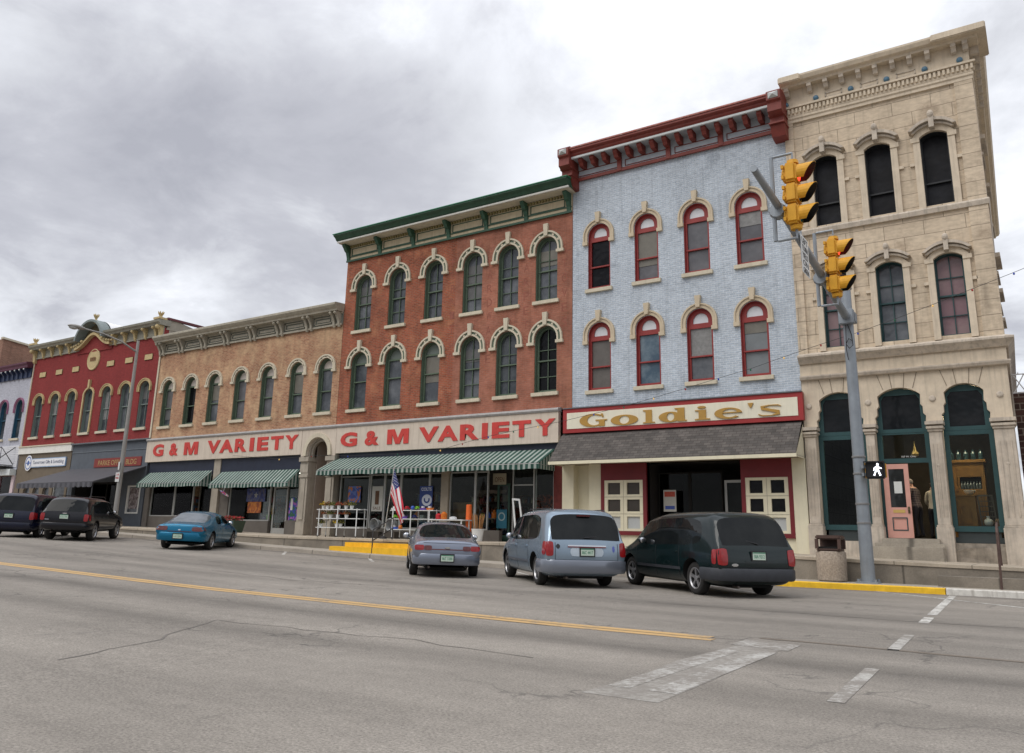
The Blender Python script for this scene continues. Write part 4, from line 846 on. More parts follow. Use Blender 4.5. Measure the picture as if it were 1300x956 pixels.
# ================================================================== low dark brick wall building to the right with a lattice railing
b6 = thing('brick_building', 'low dark brick building at the right edge with white lattice railing on top', 'building', (3, D + 1.4, -.6))
w6 = BRICK('dark_brick', (.065, .032, .026), (.035, .02, .018), (.16, .13, .11), w=.4, h=.19, mw=.02, blotch=.4, bmp=.9)
MB().box(-.54, 12, D + 1.4, D + 10, -1.2, 4.45).build('wall', w6, b6)
m = MB(); x = -.5
lm = M('lattice_white', (.6, .6, .6), .6)
while x < 12:
    for a, c in ((0, .3), (.3, 0)): m.tube([(x + a, D + 1.45, 4.5), (x + c, D + 1.45, 5.05)], .016, 4)
    m.lathe([(.03, 0), (.001, .07)], (x + .15, D + 1.45, 5.05), 6); x += .3
m.box(-.54, 12, D + 1.43, D + 1.47, 4.46, 4.50); m.box(-.54, 12, D + 1.43, D + 1.47, 5.03, 5.06); m.build('lattice_railing', lm, b6)
MB().tube([(-.1, D + .9, 1.6), (1.9, D + .9, -.3)], .035).tube([(-.1, D + .9, 1.6), (-.3, D + .9, 1.6)], .035).tube([(1.9, D + .9, -.3), (1.9, D + .9, -.62)], .035).build('stair_rail', M('rail_grey', (.3, .3, .3), .4, metal=.5), b6)
# ================================================================== dark red painted building with the arched pediment
X0, X1 = -56.95, -42.38
b1 = thing('brick_building', 'two storey deep red painted brick building with arched pediment and round gold medallion', 'building', ((X0 + X1) / 2, D, 0))
w1 = BRICK('painted_red_brick', (.25, .038, .036), (.225, .034, .033), (.21, .034, .034), blotch=.12, bmp=.3, streak=.15)
gld = M('gold_paint', (.50, .39, .20), .6, .12, 4, streak=.2); drab = M('drab_cornice', (.28, .27, .22), .7, .18, 3, streak=.35)
holes = []
for i, c in enumerate((-55.52, -53.5, -51.5, -49.53, -47.55, -45.55, -43.6)):
    h, fo = window(b1, c, .98, 5.56, 8.02, .30, M('grey_green_frame', (.19, .23, .21), .6, .12), [glA, glC, glA, glC, glA, glC, glA][i], reveal=.16, fw=.07, bars=1, meet=6.95, sm=cream)
    holes.append(h)
    if i == 3:
        m = MB(); m.plate([arcring(c, 8.02, .50, .13, rise=.3, drop=2.46)], D - .07, D); m.box(c - .09, c + .09, D - .14, D, 8.35, 8.88); m.build('window_hood', gld, fo)
    else: hood_plain(fo, c, .98, 8.02, .32, .17, rise=.3, m=gld, proud=.07)
# wall rises into a bell shape under the pediment
def bellz(x):
    t = (x + 49.6) / 1.7; return 10.9 + .85 * math.exp(-(t * 1.55) ** 2)
top = [(X1, 11.35), (X0, 11.35)]
m = MB(); m.plate([[(X0, 4.9), (X1, 4.9), (X1, 11.4), (X0, 11.4)]] + holes, D, D + .3); m.build('wall', w1, b1)
shell(b1, X0, X1, -1.5, 11.5, M('side_render', (.36, .33, .27), .85, .15))
MB().box(X1 - .12, X1 + .10, D + .1, D + 3.2, 11.9, 12.03).build('coping', M('maroon_coping', (.13, .035, .04), .6), b1)
mc = MB(); mc.add([(X1 - .1, D + .1, 11.3), (X1 - .1, D + 3.2, 11.3), (X1 - .1, D + 3.0, 11.55), (X1 - .1, D + .3, 12.0), (X1 + .02, D + .1, 11.3), (X1 + .02, D + 3.2, 11.3), (X1 + .02, D + 3.0, 11.55), (X1 + .02, D + .3, 12.0)], [(0, 1, 2, 3), (7, 6, 5, 4), (0, 4, 5, 1), (1, 5, 6, 2), (2, 6, 7, 3), (3, 7, 4, 0)]); mc.build('parapet', M('side_render', (.36, .33, .27)), b1)
for q in (-49.6,):
    for xa, xb in ((X0 - .12, q - 1.55), (q + 1.55, X1 + .12)):
        co = MB().side([(D, 11.50), (D - .38, 11.50), (D - .42, 11.58), (D - .52, 11.66), (D - .55, 11.78), (D + .3, 11.86), (D + .3, 11.5)], xa, xb).build('cornice', drab, b1)
    for xa, xb in ((X0, q - 1.75), (q + 1.75, X1)): MB().side([(D - .001, 10.90), (D - .10, 10.90), (D - .10, 10.97), (D - .05, 10.98), (D - .05, 11.499), (D - .001, 11.499)], xa, xb).build('frieze', drab, co)
m = MB(); m.plate([arcring(q, 11.55, 1.42, .16, 18, rise=1.0, drop=.1)], D - .62, D + .05); hd = m.build('pediment_arch', M('lead_grey', (.20, .235, .23), .6, .15), b1)
m = MB(); m.plate([arch(q - 1.42, q + 1.42, 11.0, 11.54, .98, 18)], D - .04, D - .003); m.build('tympanum', M('dark_olive', (.10, .08, .045), .8, .3, 5), hd)
m = MB(); pts = [q + (i / 16 - .5) * 4.0 for i in range(17)]
m.plate([[(x, bellz(x) - .0) for x in pts] + [(x, bellz(x) + .16) for x in pts[::-1]]], D - .30, D - .045)
for s in (-1, 1):
    for k_ in range(5): m.ball((q + s * (1.15 + .28 * k_), D - .3, bellz(q + s * (1.15 + .28 * k_)) + .25), .11 - .008 * k_, 5)
m.build('gold_scroll', gld, hd); MB().plate([[(x, bellz(x)) for x in pts] + [(q + 2, 10.7), (q - 2, 10.7)]], D - .052, D - .0455).build('bell_panel', w1, hd)
# white vaulted canopy top behind the pediment
m = MB(); n = 16; vs = []
for y in (D + .051, D + 3, D + 8):
    for i in range(n + 1):
        a = math.pi * i / n; vs.append((q - 1.55 * math.cos(a), y, 11.55 + (1.14 if y < D + 4 else 1.0) * math.sin(a)))
m.add(vs, [(r_ * (n + 1) + i, r_ * (n + 1) + i + 1, (r_ + 1) * (n + 1) + i + 1, (r_ + 1) * (n + 1) + i) for i in range(n) for r_ in (0, 1)]); m.build('vault_roof', M('white_membrane', (.80, .80, .80), .6, .05), b1, smooth=True)
bx = [X0 + .15, X0 + 1.25, X0 + 2.35, X0 + 3.45, X0 + 4.5, -47.2, -46.15, -45.1, -44.05, -43.0, X1 - .15]
for x in bx:
    big = x < X0 + .2 or x > X1 - .2; m = MB(); w_ = .13 if big else .08; zb = 10.62 if big else 10.85
    m.side([(D - .36, 11.495), (D - .36, 11.36), (D - .26, 11.28), (D - .2, 11.12), (D - .16, zb + .1), (D - .10, zb), (D - .001, zb), (D - .001, 11.495)], x - w_, x + w_); m.ball((x, D - .38, 11.40), w_ * 1.1, 6); m.build('bracket', gld, co)
for x, mid in ((X0 + .15, 0), (X1 - .2, 0), (q, 1)):         # leafy crown finials
    zb = 11.84 if not mid else 12.62; m = MB(); m.box(x - .28, x + .28, D - .5, D + .05, zb, zb + .12) if not mid else m.box(x - .1, x + .1, D - .3, D - .1, zb - .1, zb + .1)
    m.lathe([(.18 if not mid else .1, zb + .10), (.10 if not mid else .06, zb + .2), (.08, zb + .26), (.04, zb + .28)], (x, D - .22, 0), 8)
    for k_ in range(7):
        a = k_ * 2 * math.pi / 7; m.tube([(x + .04 * math.cos(a), D - .22 + .04 * math.sin(a), zb + .22), (x + .13 * math.cos(a), D - .22 + .13 * math.sin(a), zb + .4), (x + .17 * math.cos(a), D - .22 + .17 * math.sin(a), zb + .5)], [.04, .05, .015], 5)
    m.build('finial', gld, co)
m = MB(); m.lathe([(.0001, -.06), (.60, -.05), (.66, -.07), (.70, -.04), (.70, 0)], (-49.56, D, 10.2), 28, 'y'); md = m.build('medallion', gld, b1)
textloops('1880', -49.86, -49.26, 10.08, 10.34, D - .06, .03, md, M('medallion_brown', (.25, .14, .07), .7), 'date')
for c in (-55.55, -53.5, -51.5, -47.55, -45.58, -43.58): MB().box(c - .40, c + .40, D - .05, D - .001, 9.56, 9.93).build('panel', gld, b1, bevel=.03)
MB().box(X1 - .13, X1 + .0, D - .05, D, 4.9, 10.9).build('corner_strip', cream, b1); MB().box(X0, X0 + .1, D - .05, D, 4.9, 10.9).build('corner_strip', cream, b1)
# left shop
brn = M('brown_stucco', (.155, .125, .09), .85, .12, 3); slate = M('slate_paint', (.10, .115, .135), .7, .12, 2, streak=.2)
MB().box(X0, -50.45, D - .12, D + .0, 4.46, 4.90).build('fascia', M('white_trim', (.74, .73, .68)), b1)
MB().box(X0, -50.45, D - .18, D - .0, 4.902, 4.97).build('fascia_cap', cream, b1)
m = MB(); lp = [rect(X0, -50.5, -.3, 4.459)]
for c in (-55.35, -54.15, -52.95): lp.append(arch(c - .40, c + .40, .4, 2.0, .38))
lp.append(rect(-52.2, -50.75, .1, 2.4)); m.plate(lp, D - .02, D + .2); m.build('shop_wall', brn, b1)
for c in (-55.35, -54.15, -52.95): o = MB().plate([arch(c - .40, c + .40, .4, 2.0, .38), arch(c - .33, c + .33, .47, 2.0, .31)], D + .08, D + .12).build('arched_window', brownF, b1); MB().plate([arch(c - .39, c + .39, .41, 2.0, .37)], D + .122, D + .13).build('pane', glA, o)
o = MB().plate([rect(-52.2, -50.75, .1, 2.4), rect(-52.1, -50.85, .2, 2.3)], D + .05, D + .1).build('shop_window', alu, b1); MB().box(-52.15, -50.8, D + .102, D + .11, .15, 2.35).build('pane', glA, o)
sp = MB().box(-55.1, -50.95, D - .10, D - .021, 3.55, 4.12).build('sign', M('sign_blue_edge', (.25, .36, .52), .5), b1)
MB().box(-55.04, -51.0, D - .105, D - .101, 3.60, 4.07).plate([ell(-55.42, 3.85, .44, .5)], D - .12, D - .101).build('sign_face', M('sign_white', (.75, .76, .78), .5, .04), sp)
MB().plate([ell(-55.42, 3.85, .36, .42), ell(-55.42, 3.85, .30, .36)], D - .128, D - .121).plate([ell(-55.42, 3.85, .12, .16)], D - .128, D - .121).box(-55.70, -55.14, D - .127, D - .1205, 3.82, 3.88).build('sign_emblem', M('emblem_blue', (.06, .12, .35), .5), sp)
textloops('Tomorrows Gifts & Something', -54.85, -51.15, 3.69, 3.98, D - .105, .006, sp, M('sign_navy', (.03, .05, .12), .5), 'lettering')
# right shop
m = MB(); m.plate([rect(-50.42, X1, -.3, 4.80), rect(-49.9, -44.6, -.28, 2.5), rect(-43.95, -42.72, .68, 2.24)], D - .02, D + .2); m.build('shop_wall', slate, b1)
MB().side([(D, 4.802), (D - .2, 4.802), (D - .22, 4.86), (D - .1, 4.90), (D, 4.90)], -50.42, X1).box(-50.42, X1, D - .05, D - .021, 4.30, 4.34).build('moulding', M('slate_trim', (.16, .18, .20), .6), b1)
so = MB().box(-47.75, -42.95, D - .07, D - .021, 3.36, 3.88).build('sign', M('sign_brick_red', (.22, .035, .028), .6, .1), b1)
textloops('PARKE OFFICE BLDG', -47.3, -43.4, 3.46, 3.76, D - .07, .008, so, M('gilt_lettering', (.42, .30, .12), .5), 'lettering')
o = MB().plate([rect(-43.95, -42.72, .68, 2.24), rect(-43.87, -42.80, .76, 2.16)], D - .05, D + .05).build('shop_window', M('white_trim', (.74, .73, .68)), b1); MB().box(-43.9, -42.76, D + .052, D + .06, .7, 2.2).build('pane', glC, o)
m = MB(); m.add([(-50.42, D - .03, 3.32), (X1 - .06, D - .03, 3.32), (X1 - .06, D - 3.0, 2.28), (-50.42, D - 3.0, 2.28), (-50.42, D - .03, 3.26), (X1 - .06, D - .03, 3.26), (X1 - .06, D - 3.0, 2.22), (-50.42, D - 3.0, 2.22)], [(0, 1, 2, 3), (7, 6, 5, 4), (0, 3, 7, 4), (1, 5, 6, 2), (3, 2, 6, 7)])
cn = m.build('canopy', M('canopy_charcoal', (.075, .075, .085), .6, .1), b1)
m = MB(); n = 90; vs = []
for i in range(n + 1):
    x = -50.42 + (X1 - .06 + 50.42) * i / n; vs += [(x, D - 3.01, 2.24), (x, D - 3.01 + .02 * math.sin(i * 1.3), 2.24 - (.26 if i % 6 else .20))]
m.add(vs, [(2 * i, 2 * i + 1, 2 * i + 3, 2 * i + 2) for i in range(n)]); m.build('valance', STRIPE('canopy_valance', (.06, .06, .07), (.10, .10, .115), .5), cn)
m = MB()
for x in (-50.3, X1 - .2): m.tube([(x, D - 2.9, 2.24), (x, D - 2.9, -.3)], .035, 6)
m.build('canopy_post', M('post_dark', (.05, .05, .055), .5), cn)
glazing(b1, -49.88, -44.62, -.2, 2.5, D + 1.2, [-48.2, -47.2, -46.0], None, dark); room(b1, -49.9, -44.6, -.28, 2.5, D + .2, D + 4, (.03, .028, .028), 'entrance_recess')
# ================================================================== pale building with dark blue cornice, and the brown brick one beyond
X0, X1 = -62.0, -57.0
b0 = thing('painted_building', 'narrow pale lavender building with dark blue cornice and blue arched windows', 'building', ((X0 + X1) / 2, D, .2))
w0 = BRICK('lavender_brick', (.46, .47, .53), (.42, .43, .49), (.42, .43, .48), blotch=.08, bmp=.3, streak=.15)
bl = M('deep_blue_paint', (.035, .05, .10), .5, .15); blw = M('window_blue', (.03, .10, .16), .5, .1); holes = []
for c in (-60.15, -58.05):
    h, fo = window(b0, c, 1.0, 5.6, 7.75, None, blw, glA, reveal=.16, fw=.08, sm=cream); holes.append(h); hood_plain(fo, c, 1.0, 7.75, .4, .13, m=M('magenta_hood', (.30, .12, .20), .6), proud=.06)
MB().plate([rect(X0, X1 - .06, 3.5, 10.3)] + holes, D, D + .3).build('wall', w0, b0); shell(b0, X0, X1 - .06, -1.5, 10.4, w0)
m = MB(); m.side([(D, 10.35), (D - .40, 10.35), (D - .42, 10.5), (D - .5, 10.62), (D - .5, 10.72), (D + .3, 10.78), (D + .3, 10.35)], X0 - .1, X1 - .02); co = m.build('cornice', M('plum_cornice', (.10, .03, .055), .6, .15), b0)
MB().box(X0, X1 - .06, D - .08, D - .001, 9.72, 10.35).build('frieze', bl, co)
x = X0 + .15
while x < X1 - .1:
    m = MB().side([(D - .36, 10.345), (D - .36, 10.2), (D - .2, 10.05), (D - .15, 9.7), (D - .081, 9.7), (D - .081, 10.345)], x - .07, x + .07); m.build('bracket', bl, co); MB().ball((x, D - .38, 10.27), .06, 5).build('bracket_boss', M('pale_trim', (.62, .66, .66)), co); x += .62
m = MB(); zz = 3.66
while zz < 5.1: m.box(X0, X1 - .08, D - .05, D - .002, zz, zz + .11); zz += .12
m.build('siding', M('white_siding', (.66, .67, .70), .6, .05), b0)
MB().box(X0, X1 - .08, D - .4, D, 3.1, 3.5).build('shop_canopy', M('canopy_white', (.66, .70, .70), .5, .06), b0); MB().box(-57.45, -57.08, D - .06, D + .2, -.2, 3.1).build('corner_post', M('pink_white', (.62, .5, .52), .6), b0)
glazing(b0, -61.9, -57.5, .2, 3.1, D + .1, [-60.5, -59.2], None, M('plum_frame', (.1, .03, .04), .5)); room(b0, -61.9, -57.5, .2, 3.1, D + .2, D + 3, (.05, .035, .03))
m = MB()
for x in (-59.9, -57.6): m.tube([(x, D - .02, 5.0), (x, D - .9, 4.2), (x, D - .9, 3.75), (x, D - .02, 3.75)], .03, 6); m.tube([(x, D - .02, 3.8), (x, D - .9, 4.9), (x, D - .9, 3.75)], .03, 6)
m.tube([(-59.9, D - .9, 4.9), (-57.6, D - .9, 4.9)], .03, 6).tube([(-59.9, D - .9, 3.75), (-57.6, D - .9, 3.75)], .03, 6); m.box(-59.95, -57.55, D - .9, D - .02, 3.62, 3.70)
m.build('iron_balcony', M('black_iron', (.02, .02, .022), .5), b0)
bm_ = thing('brick_building', 'plain brown brick side wall rising above the lavender building at far left', 'building', (-68, D, .3))
wm_ = BRICK('brown_brick', (.30, .15, .10), (.25, .125, .085), (.30, .22, .17), blotch=.15)
m = MB(); m.add([(-90, D, -1), (-62.01, D, -1), (-62.01, D + 18, -1), (-90, D + 18, -1), (-90, D, 13.0), (-62.01, D, 13.0), (-62.01, D + 18, 11.2), (-90, D + 18, 11.2)], [(0, 1, 5, 4), (1, 2, 6, 5), (2, 3, 7, 6), (3, 0, 4, 7), (4, 5, 6, 7)]); m.build('wall', wm_, bm_)
m = MB(); m.add([(-62.2, D - .1, 12.98), (-61.9, D - .1, 12.98), (-61.9, D + 18, 11.18), (-62.2, D + 18, 11.18), (-62.2, D - .1, 13.12), (-61.9, D - .1, 13.12), (-61.9, D + 18, 11.3), (-62.2, D + 18, 11.3)], [(0, 1, 5, 4), (1, 2, 6, 5), (2, 3, 7, 6), (3, 0, 4, 7), (4, 5, 6, 7), (0, 3, 2, 1)]); m.build('coping', cream, bm_)
for x in (-66, -70, -74): o = MB().box(x - .5, x + .5, D - .02, D, 6, 8.5).build('window', glA, bm_); MB().box(x - .6, x + .6, D - .1, D, 5.85, 5.998).build('sill', cream, o)

# ================================================================== street furniture
galv = M('galvanised', (.27, .30, .33), .5, .14, 2.5, metal=.35, streak=.3, dirt=(.2, .2, .2)); PXX, PYY = -4.18, 23.5
t = thing('traffic_signal_pole', 'tall grey steel signal pole with mast arm reaching over the street', 'signal pole', (PXX, PYY, zr(PXX) + .15)); zb = zr(PXX) + .15
m = MB(); m.tube([(PXX, PYY, zb), (PXX, PYY, 7.0)], [.175, .135], 20); m.build('pole', galv, t, smooth=True)
m = MB(); m.box(PXX - .27, PXX + .27, PYY - .27, PYY + .27, zb - .005, zb + .035)
for sx in (-1, 1):
    for sy in (-1, 1): m.lathe([(.035, zb + .03), (.035, zb + .10)], (PXX + sx * .21, PYY + sy * .21, 0), 8)
m.build('base_plate', galv, t)
m = MB(); m.lathe([(.165, 6.98), (.175, 7.0), (.165, 7.08), (.06, 7.13), (.0001, 7.14)], (PXX, PYY, 0), 18); m.build('cap', galv, t)
arm = [(PXX, PYY - .1, 6.12), (PXX, PYY - .9, 6.22), (PXX, 20, 6.62), (PXX, 17.5, 6.92), (PXX, 14.95, 7.18)]
m = MB(); m.tube(arm, [.115, .105, .095, .085, .07], 14); m.lathe([(.07, -.02), (.075, 0), (.0001, .03)], (PXX, 14.92, 7.18), 10, 'y'); m.build('mast_arm', galv, t, smooth=True)
m = MB(); m.box(PXX - .2, PXX + .2, PYY - .28, PYY - .08, 5.92, 6.34); m.box(PXX - .22, PXX + .22, PYY - .16, PYY + .18, 5.98, 6.28); m.build('arm_bracket', galv, t, bevel=.02)
m = MB(); m.tube([(PXX + .02, PYY - .2, 5.9), (PXX + .10, PYY - .19, 5.6), (PXX + .12, PYY - .2, 5.3), (PXX + .02, PYY - .2, 5.22), (PXX - .06, PYY - .19, 5.35), (PXX + .02, PYY - .2, 5.5), (PXX + .12, PYY - .19, 5.42)], .013, 6); m.tube([(PXX - .03, PYY - .2, 5.9), (PXX - .06, PYY - .2, 5.2), (PXX - .03, PYY - .19, 4.9)], .012, 6); m.build('cable_loop', M('black_rubber', (.015, .015, .015), .6, 0), t)
m = MB()
for z in (.45, .95, 1.75, 2.2): m.lathe([(.172, z), (.180, z + .01), (.180, z + .05), (.172, z + .06)], (PXX, PYY, 0), 18)
m.build('strap', M('strap_grey', (.2, .2, .2), .5), t)
# signal heads facing right along the street
sy_ = M('signal_yellow', (.66, .33, .02), .6, .15, 3, streak=.3); red = EMIT('signal_red_lens', (1, .04, .02), 2.2); blk_ = M('signal_black', (.01, .01, .01), .6, 0)
def signal(y, zc, label):
    SS = 1.32; zc -= .19
    x = PXX + .28; t = thing('traffic_signal', label, 'traffic light', (PXX + .1, y, zc - .6), 'yellow traffic lights on the mast arm')
    m = MB()
    for k_ in (-1, 0, 1): m.box(x - .12, x + .08, y - .17, y + .17, zc + k_ * .36 - .165, zc + k_ * .36 + .165)
    m.build('housing', sy_, t, bevel=.035)
    m = MB()
    for k_ in (-1, 0, 1):
        z = zc + k_ * .36
        m.box(x - .15, x - .11, y - .19, y - .14, z - .12, z - .06); m.box(x - .15, x - .11, y - .19, y - .14, z + .06, z + .12)
        m.ball((x - .13, y, z), .15, 8, (.35, .85, .85))
    m.lathe([(.09, zc - .60), (.10, zc - .54)], (x, y, 0), 10); m.lathe([(.10, zc + .54), (.09, zc + .60)], (x, y, 0), 10); m.build('back_fitting', sy_, t)
    for k_, lm_ in ((1, red), (0, M('amber_off', (.03, .015, .004), .2)), (-1, M('green_off', (.005, .05, .03), .2))):
        z = zc + k_ * .36; v = MB(); n = 16; vs = []
        for i in range(n + 1):                               # cut-away visor
            a = R(-50 + 280 * i / n); top = .5 + .5 * math.sin(a); ln = .08 + .20 * max(0, top)
            for r_ in (.148, .140):
                for xx in (x + .08, x + .08 + ln): vs.append((xx, y + r_ * math.cos(a), z + r_ * math.sin(a)))
        f = []
        for i in range(n):
            o = i * 4; f += [(o, o + 1, o + 5, o + 4), (o + 2, o + 6, o + 7, o + 3), (o + 1, o + 3, o + 7, o + 5)]
        v.add(vs, f); v.m = [0, 1, 0] * n
        vv = v.build('visor', [sy_, blk_], t); MB().lathe([(.0001, .115), (.07, .105), (.125, .082)], (x, y, z), 16, 'x').build('lens', lm_, t)
    m = MB(); az = zc - .6 + (6.22 + (PYY - .9 - y) * .12 - zc + .6) / SS
    m.tube([(PXX - .02, y, zc + .74), (x, y, zc + .74), (x, y, zc + .6)], .025, 8); m.tube([(PXX - .02, y, zc - .74), (x, y, zc - .74), (x, y, zc - .6)], .025, 8); m.tube([(PXX - .06, y, zc + .74), (PXX - .06, y, zc - .74)], .035, 8)
    m.lathe([(.12, -.07), (.14, -.02), (.14, .06), (.12, .1)], (PXX, y, az), 12, 'y'); m.build('hanger', galv, t); t.scale = (SS, SS, SS)
    return t
signal(16.7, 7.22, 'larger yellow traffic light near the free end of the mast arm')
signal(20.5, 6.72, 'smaller yellow traffic light nearer the pole on the mast arm')
m = MB(); ys, zs_ = 18.3, 6.36; xs_ = PXX + .12
t = thing('road_sign', 'white rectangular road sign hung edge-on between the two traffic lights', 'sign', (xs_, ys, zs_ - .45))
MB().box(xs_ - .005, xs_, ys - .34, ys + .34, zs_ - .46, zs_ + .46).build('plate', M('sign_plate_white', (.62, .63, .62), .5, .08), t, bevel=.0)
for i, w_ in enumerate(('LEFT', 'TURN', 'YIELD', 'ON', 'GREEN')):
    tl_ = textloops(w_, -.24, .24, zs_ + .28 - i * .18, zs_ + .41 - i * .18, 0, .004, None, M('sign_black', (.03, .03, .03), .6, 0), 'lettering')
    me = tl_.data
    for v in me.vertices: x_, y_, z_ = v.co; v.co = Vector((xs_ + .001 - y_, ys + x_, z_)) - Vector((xs_, ys, zs_ - .45))
    tl_.parent = t
MB().tube([(PXX + .05, ys, zs_ + .3), (xs_, ys, zs_ + .3)], .03).tube([(PXX + .05, ys, zs_ + .9), (PXX + .05, ys, zs_ - .1)], .025).build('clamp', galv, t)
# walk signal
t = thing('pedestrian_signal', 'black pedestrian signal showing a lit white walking figure', 'walk signal', (PXX + .45, PYY - .28, 1.62)); ax_ = PXX + .44; ay_ = PYY - .3
MB().box(ax_ - .23, ax_ + .23, ay_ - .12, ay_ + .12, 1.62, 2.06).build('housing', M('housing_black', (.012, .012, .014), .5, 0), t, bevel=.03)
MB().box(ax_ - .25, ax_ - .231, ay_ - .02, ay_ + .13, 1.64, 2.04).box(ax_ - .24, ax_ + .24, ay_ + .121, ay_ + .2, 1.66, 2.02).build('back_case', sy_, t)
MB().box(ax_ - .25, ax_ + .25, ay_ - .24, ay_ - .121, 2.045, 2.065).box(ax_ - .25, ax_ - .235, ay_ - .2, ay_ - .121, 1.64, 2.05).box(ax_ + .235, ax_ + .25, ay_ - .2, ay_ - .121, 1.64, 2.05).build('visor', M('housing_black', (.012, .012, .014)), t)
m = MB(); fx, fz, yy = ax_ + .07, 1.85, ay_ - .123
m.plate([ell(fx + .01, fz + .135, .028, .03)], yy - .006, yy); m.plate([[(fx - .03, fz + .09), (fx + .03, fz + .1), (fx + .025, fz - .01), (fx - .03, fz - .01)]], yy - .006, yy)
m.plate([[(fx - .03, fz + .01), (fx + .0, fz), (fx - .045, fz - .085), (fx - .07, fz - .16), (fx - .105, fz - .15), (fx - .075, fz - .07)]], yy - .006, yy - .0005); m.plate([[(fx - .01, fz), (fx + .03, fz + .01), (fx + .05, fz - .06), (fx + .085, fz - .15), (fx + .045, fz - .165), (fx + .015, fz - .08)]], yy - .0065, yy - .001)
m.plate([[(fx - .03, fz + .09), (fx - .015, fz + .06), (fx - .065, fz + .03), (fx - .08, fz - .03), (fx - .1, fz - .025), (fx - .085, fz + .045)]], yy - .007, yy - .001); m.plate([[(fx + .02, fz + .1), (fx + .06, fz + .055), (fx + .11, fz + .04), (fx + .105, fz + .015), (fx + .045, fz + .03), (fx + .01, fz + .06)]], yy - .0075, yy - .001)
m.build('walking_figure', EMIT('walk_white', (.85, .9, 1), 2.2), t); MB().box(PXX + .1, ax_ - .2, ay_ - .03, ay_ + .25, 1.7, 1.78).box(PXX + .1, ax_ - .2, ay_ - .03, ay_ + .25, 1.9, 1.98).build('mounting_arm', galv, t)
# street lamp on the left
LX, LY = -38.6, 23.2; zb = zr(LX) + .15
t = thing('street_lamp', 'tall grey cobra head street lamp in front of the red building', 'street lamp', (LX, LY, zb)); lg = M('lamp_pole_grey', (.30, .29, .27), .55, .1, metal=.2, streak=.25)
MB().tube([(LX, LY, zb), (LX, LY, 9.35)], [.125, .07], 14).build('pole', lg, t, smooth=True); MB().box(LX - .2, LX + .2, LY - .2, LY + .2, zb - .004, zb + .05).build('base_plate', lg, t)
MB().tube([(LX, LY, 8.75), (LX, LY - .9, 9.12), (LX, LY - 1.9, 9.32), (LX, LY - 2.9, 9.36)], [.05, .045, .04, .035], 8).build('arm', lg, t, smooth=True)
m = MB(); m.ball((LX, LY - 3.25, 9.36), .44, 8, (.36, 1, .24)); m.build('lamp_head', lg, t, smooth=True); MB().ball((LX, LY - 3.4, 9.29), .22, 8, (.6, 1, .4)).build('lens', M('lamp_lens', (.4, .4, .38), .2), t)
ps = thing('parking_sign', 'small white parking sign with red lettering strapped to the street lamp', 'sign', (LX, LY - .15, 2.05))
MB().box(LX - .17, LX + .17, LY - .155, LY - .145, 2.12, 2.58).build('plate', M('sign_plate_white', (.62, .63, .62)), ps)
for i, w_ in enumerate(('2 HR', 'PARKING')): textloops(w_, LX - .13, LX + .13, 2.42 - i * .16, 2.52 - i * .16, LY - .156, .004, ps, M('sign_red_ink', (.5, .03, .03), .6, 0), 'lettering')
MB().box(LX - .06, LX + .06, LY - .152, LY - .142, 2.72, 3.10).build('narrow_plate', M('sign_plate_white', (.62, .63, .62)), ps); MB().tube([(LX, LY - .14, 2.3), (LX, LY - .05, 2.3)], .06).build('clamp', lg, ps)
# litter bin
TX, TY = -5.1, 23.62; zb = zr(TX) + .15; agg = M('pebble_concrete', (.36, .30, .24), .95, .35, 22, bmp=.8, streak=.2)
t = thing('litter_bin', 'round pebbled concrete litter bin with brown square lid', 'litter bin', (TX, TY, zb))
MB().lathe([(.33, zb), (.37, zb + .03), (.385, zb + .4), (.385, zb + .74), (.36, zb + .78), (.0001, zb + .785)], (TX, TY, 0), 28).build('drum', agg, t, smooth=35)
lb = M('lid_brown', (.085, .05, .04), .5, .12); m = MB(); z = zb + .78
m.box(TX - .32, TX + .32, TY - .32, TY + .32, z, z + .07); m.box(TX - .32, TX + .32, TY - .32, TY + .32, z + .31, z + .42); lid = m.build('lid', lb, t, bevel=.03)
m = MB()
for sx in (-1, 1):
    for sy in (-1, 1): MB().box(TX + sx * .29 - .04, TX + sx * .29 + .04, TY + sy * .29 - .04, TY + sy * .29 + .04, z + .06, z + .32).build('lid_post', lb, lid)
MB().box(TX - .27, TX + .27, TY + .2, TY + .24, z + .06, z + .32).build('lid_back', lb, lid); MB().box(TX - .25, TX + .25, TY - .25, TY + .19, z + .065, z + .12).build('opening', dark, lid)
# handrails
def handrail(label, pts_list, r=.025, mat=None, loc=None):
    m = MB()
    for pts in pts_list: m.tube(pts, r, 8)
    return tag(m.build('handrail', mat or M('rail_black', (.03, .028, .028), .5), loc=loc or pts_list[0][0], smooth=True), label, 'handrail')
handrail('rusty upright handrail post by the bare concrete corner step', [[(-1.17, 23.3, zr(-1) + .15), (-1.14, 23.3, .28), (-1.15, 23.6, .42), (-1.2, 24.9, .55), (-1.2, 25.0, -.56)]], .028, M('rail_rust', (.09, .055, .045), .7, .3, 8))
handrail('black pipe handrail beside the yellow painted steps', [[(-21.5, 23.25, -.85), (-21.5, 23.25, .05), (-21.5, 24.35, .52), (-21.5, 24.35, -.3)], [(-21.5, 23.25, -.35), (-21.5, 24.35, .12)]], .024)
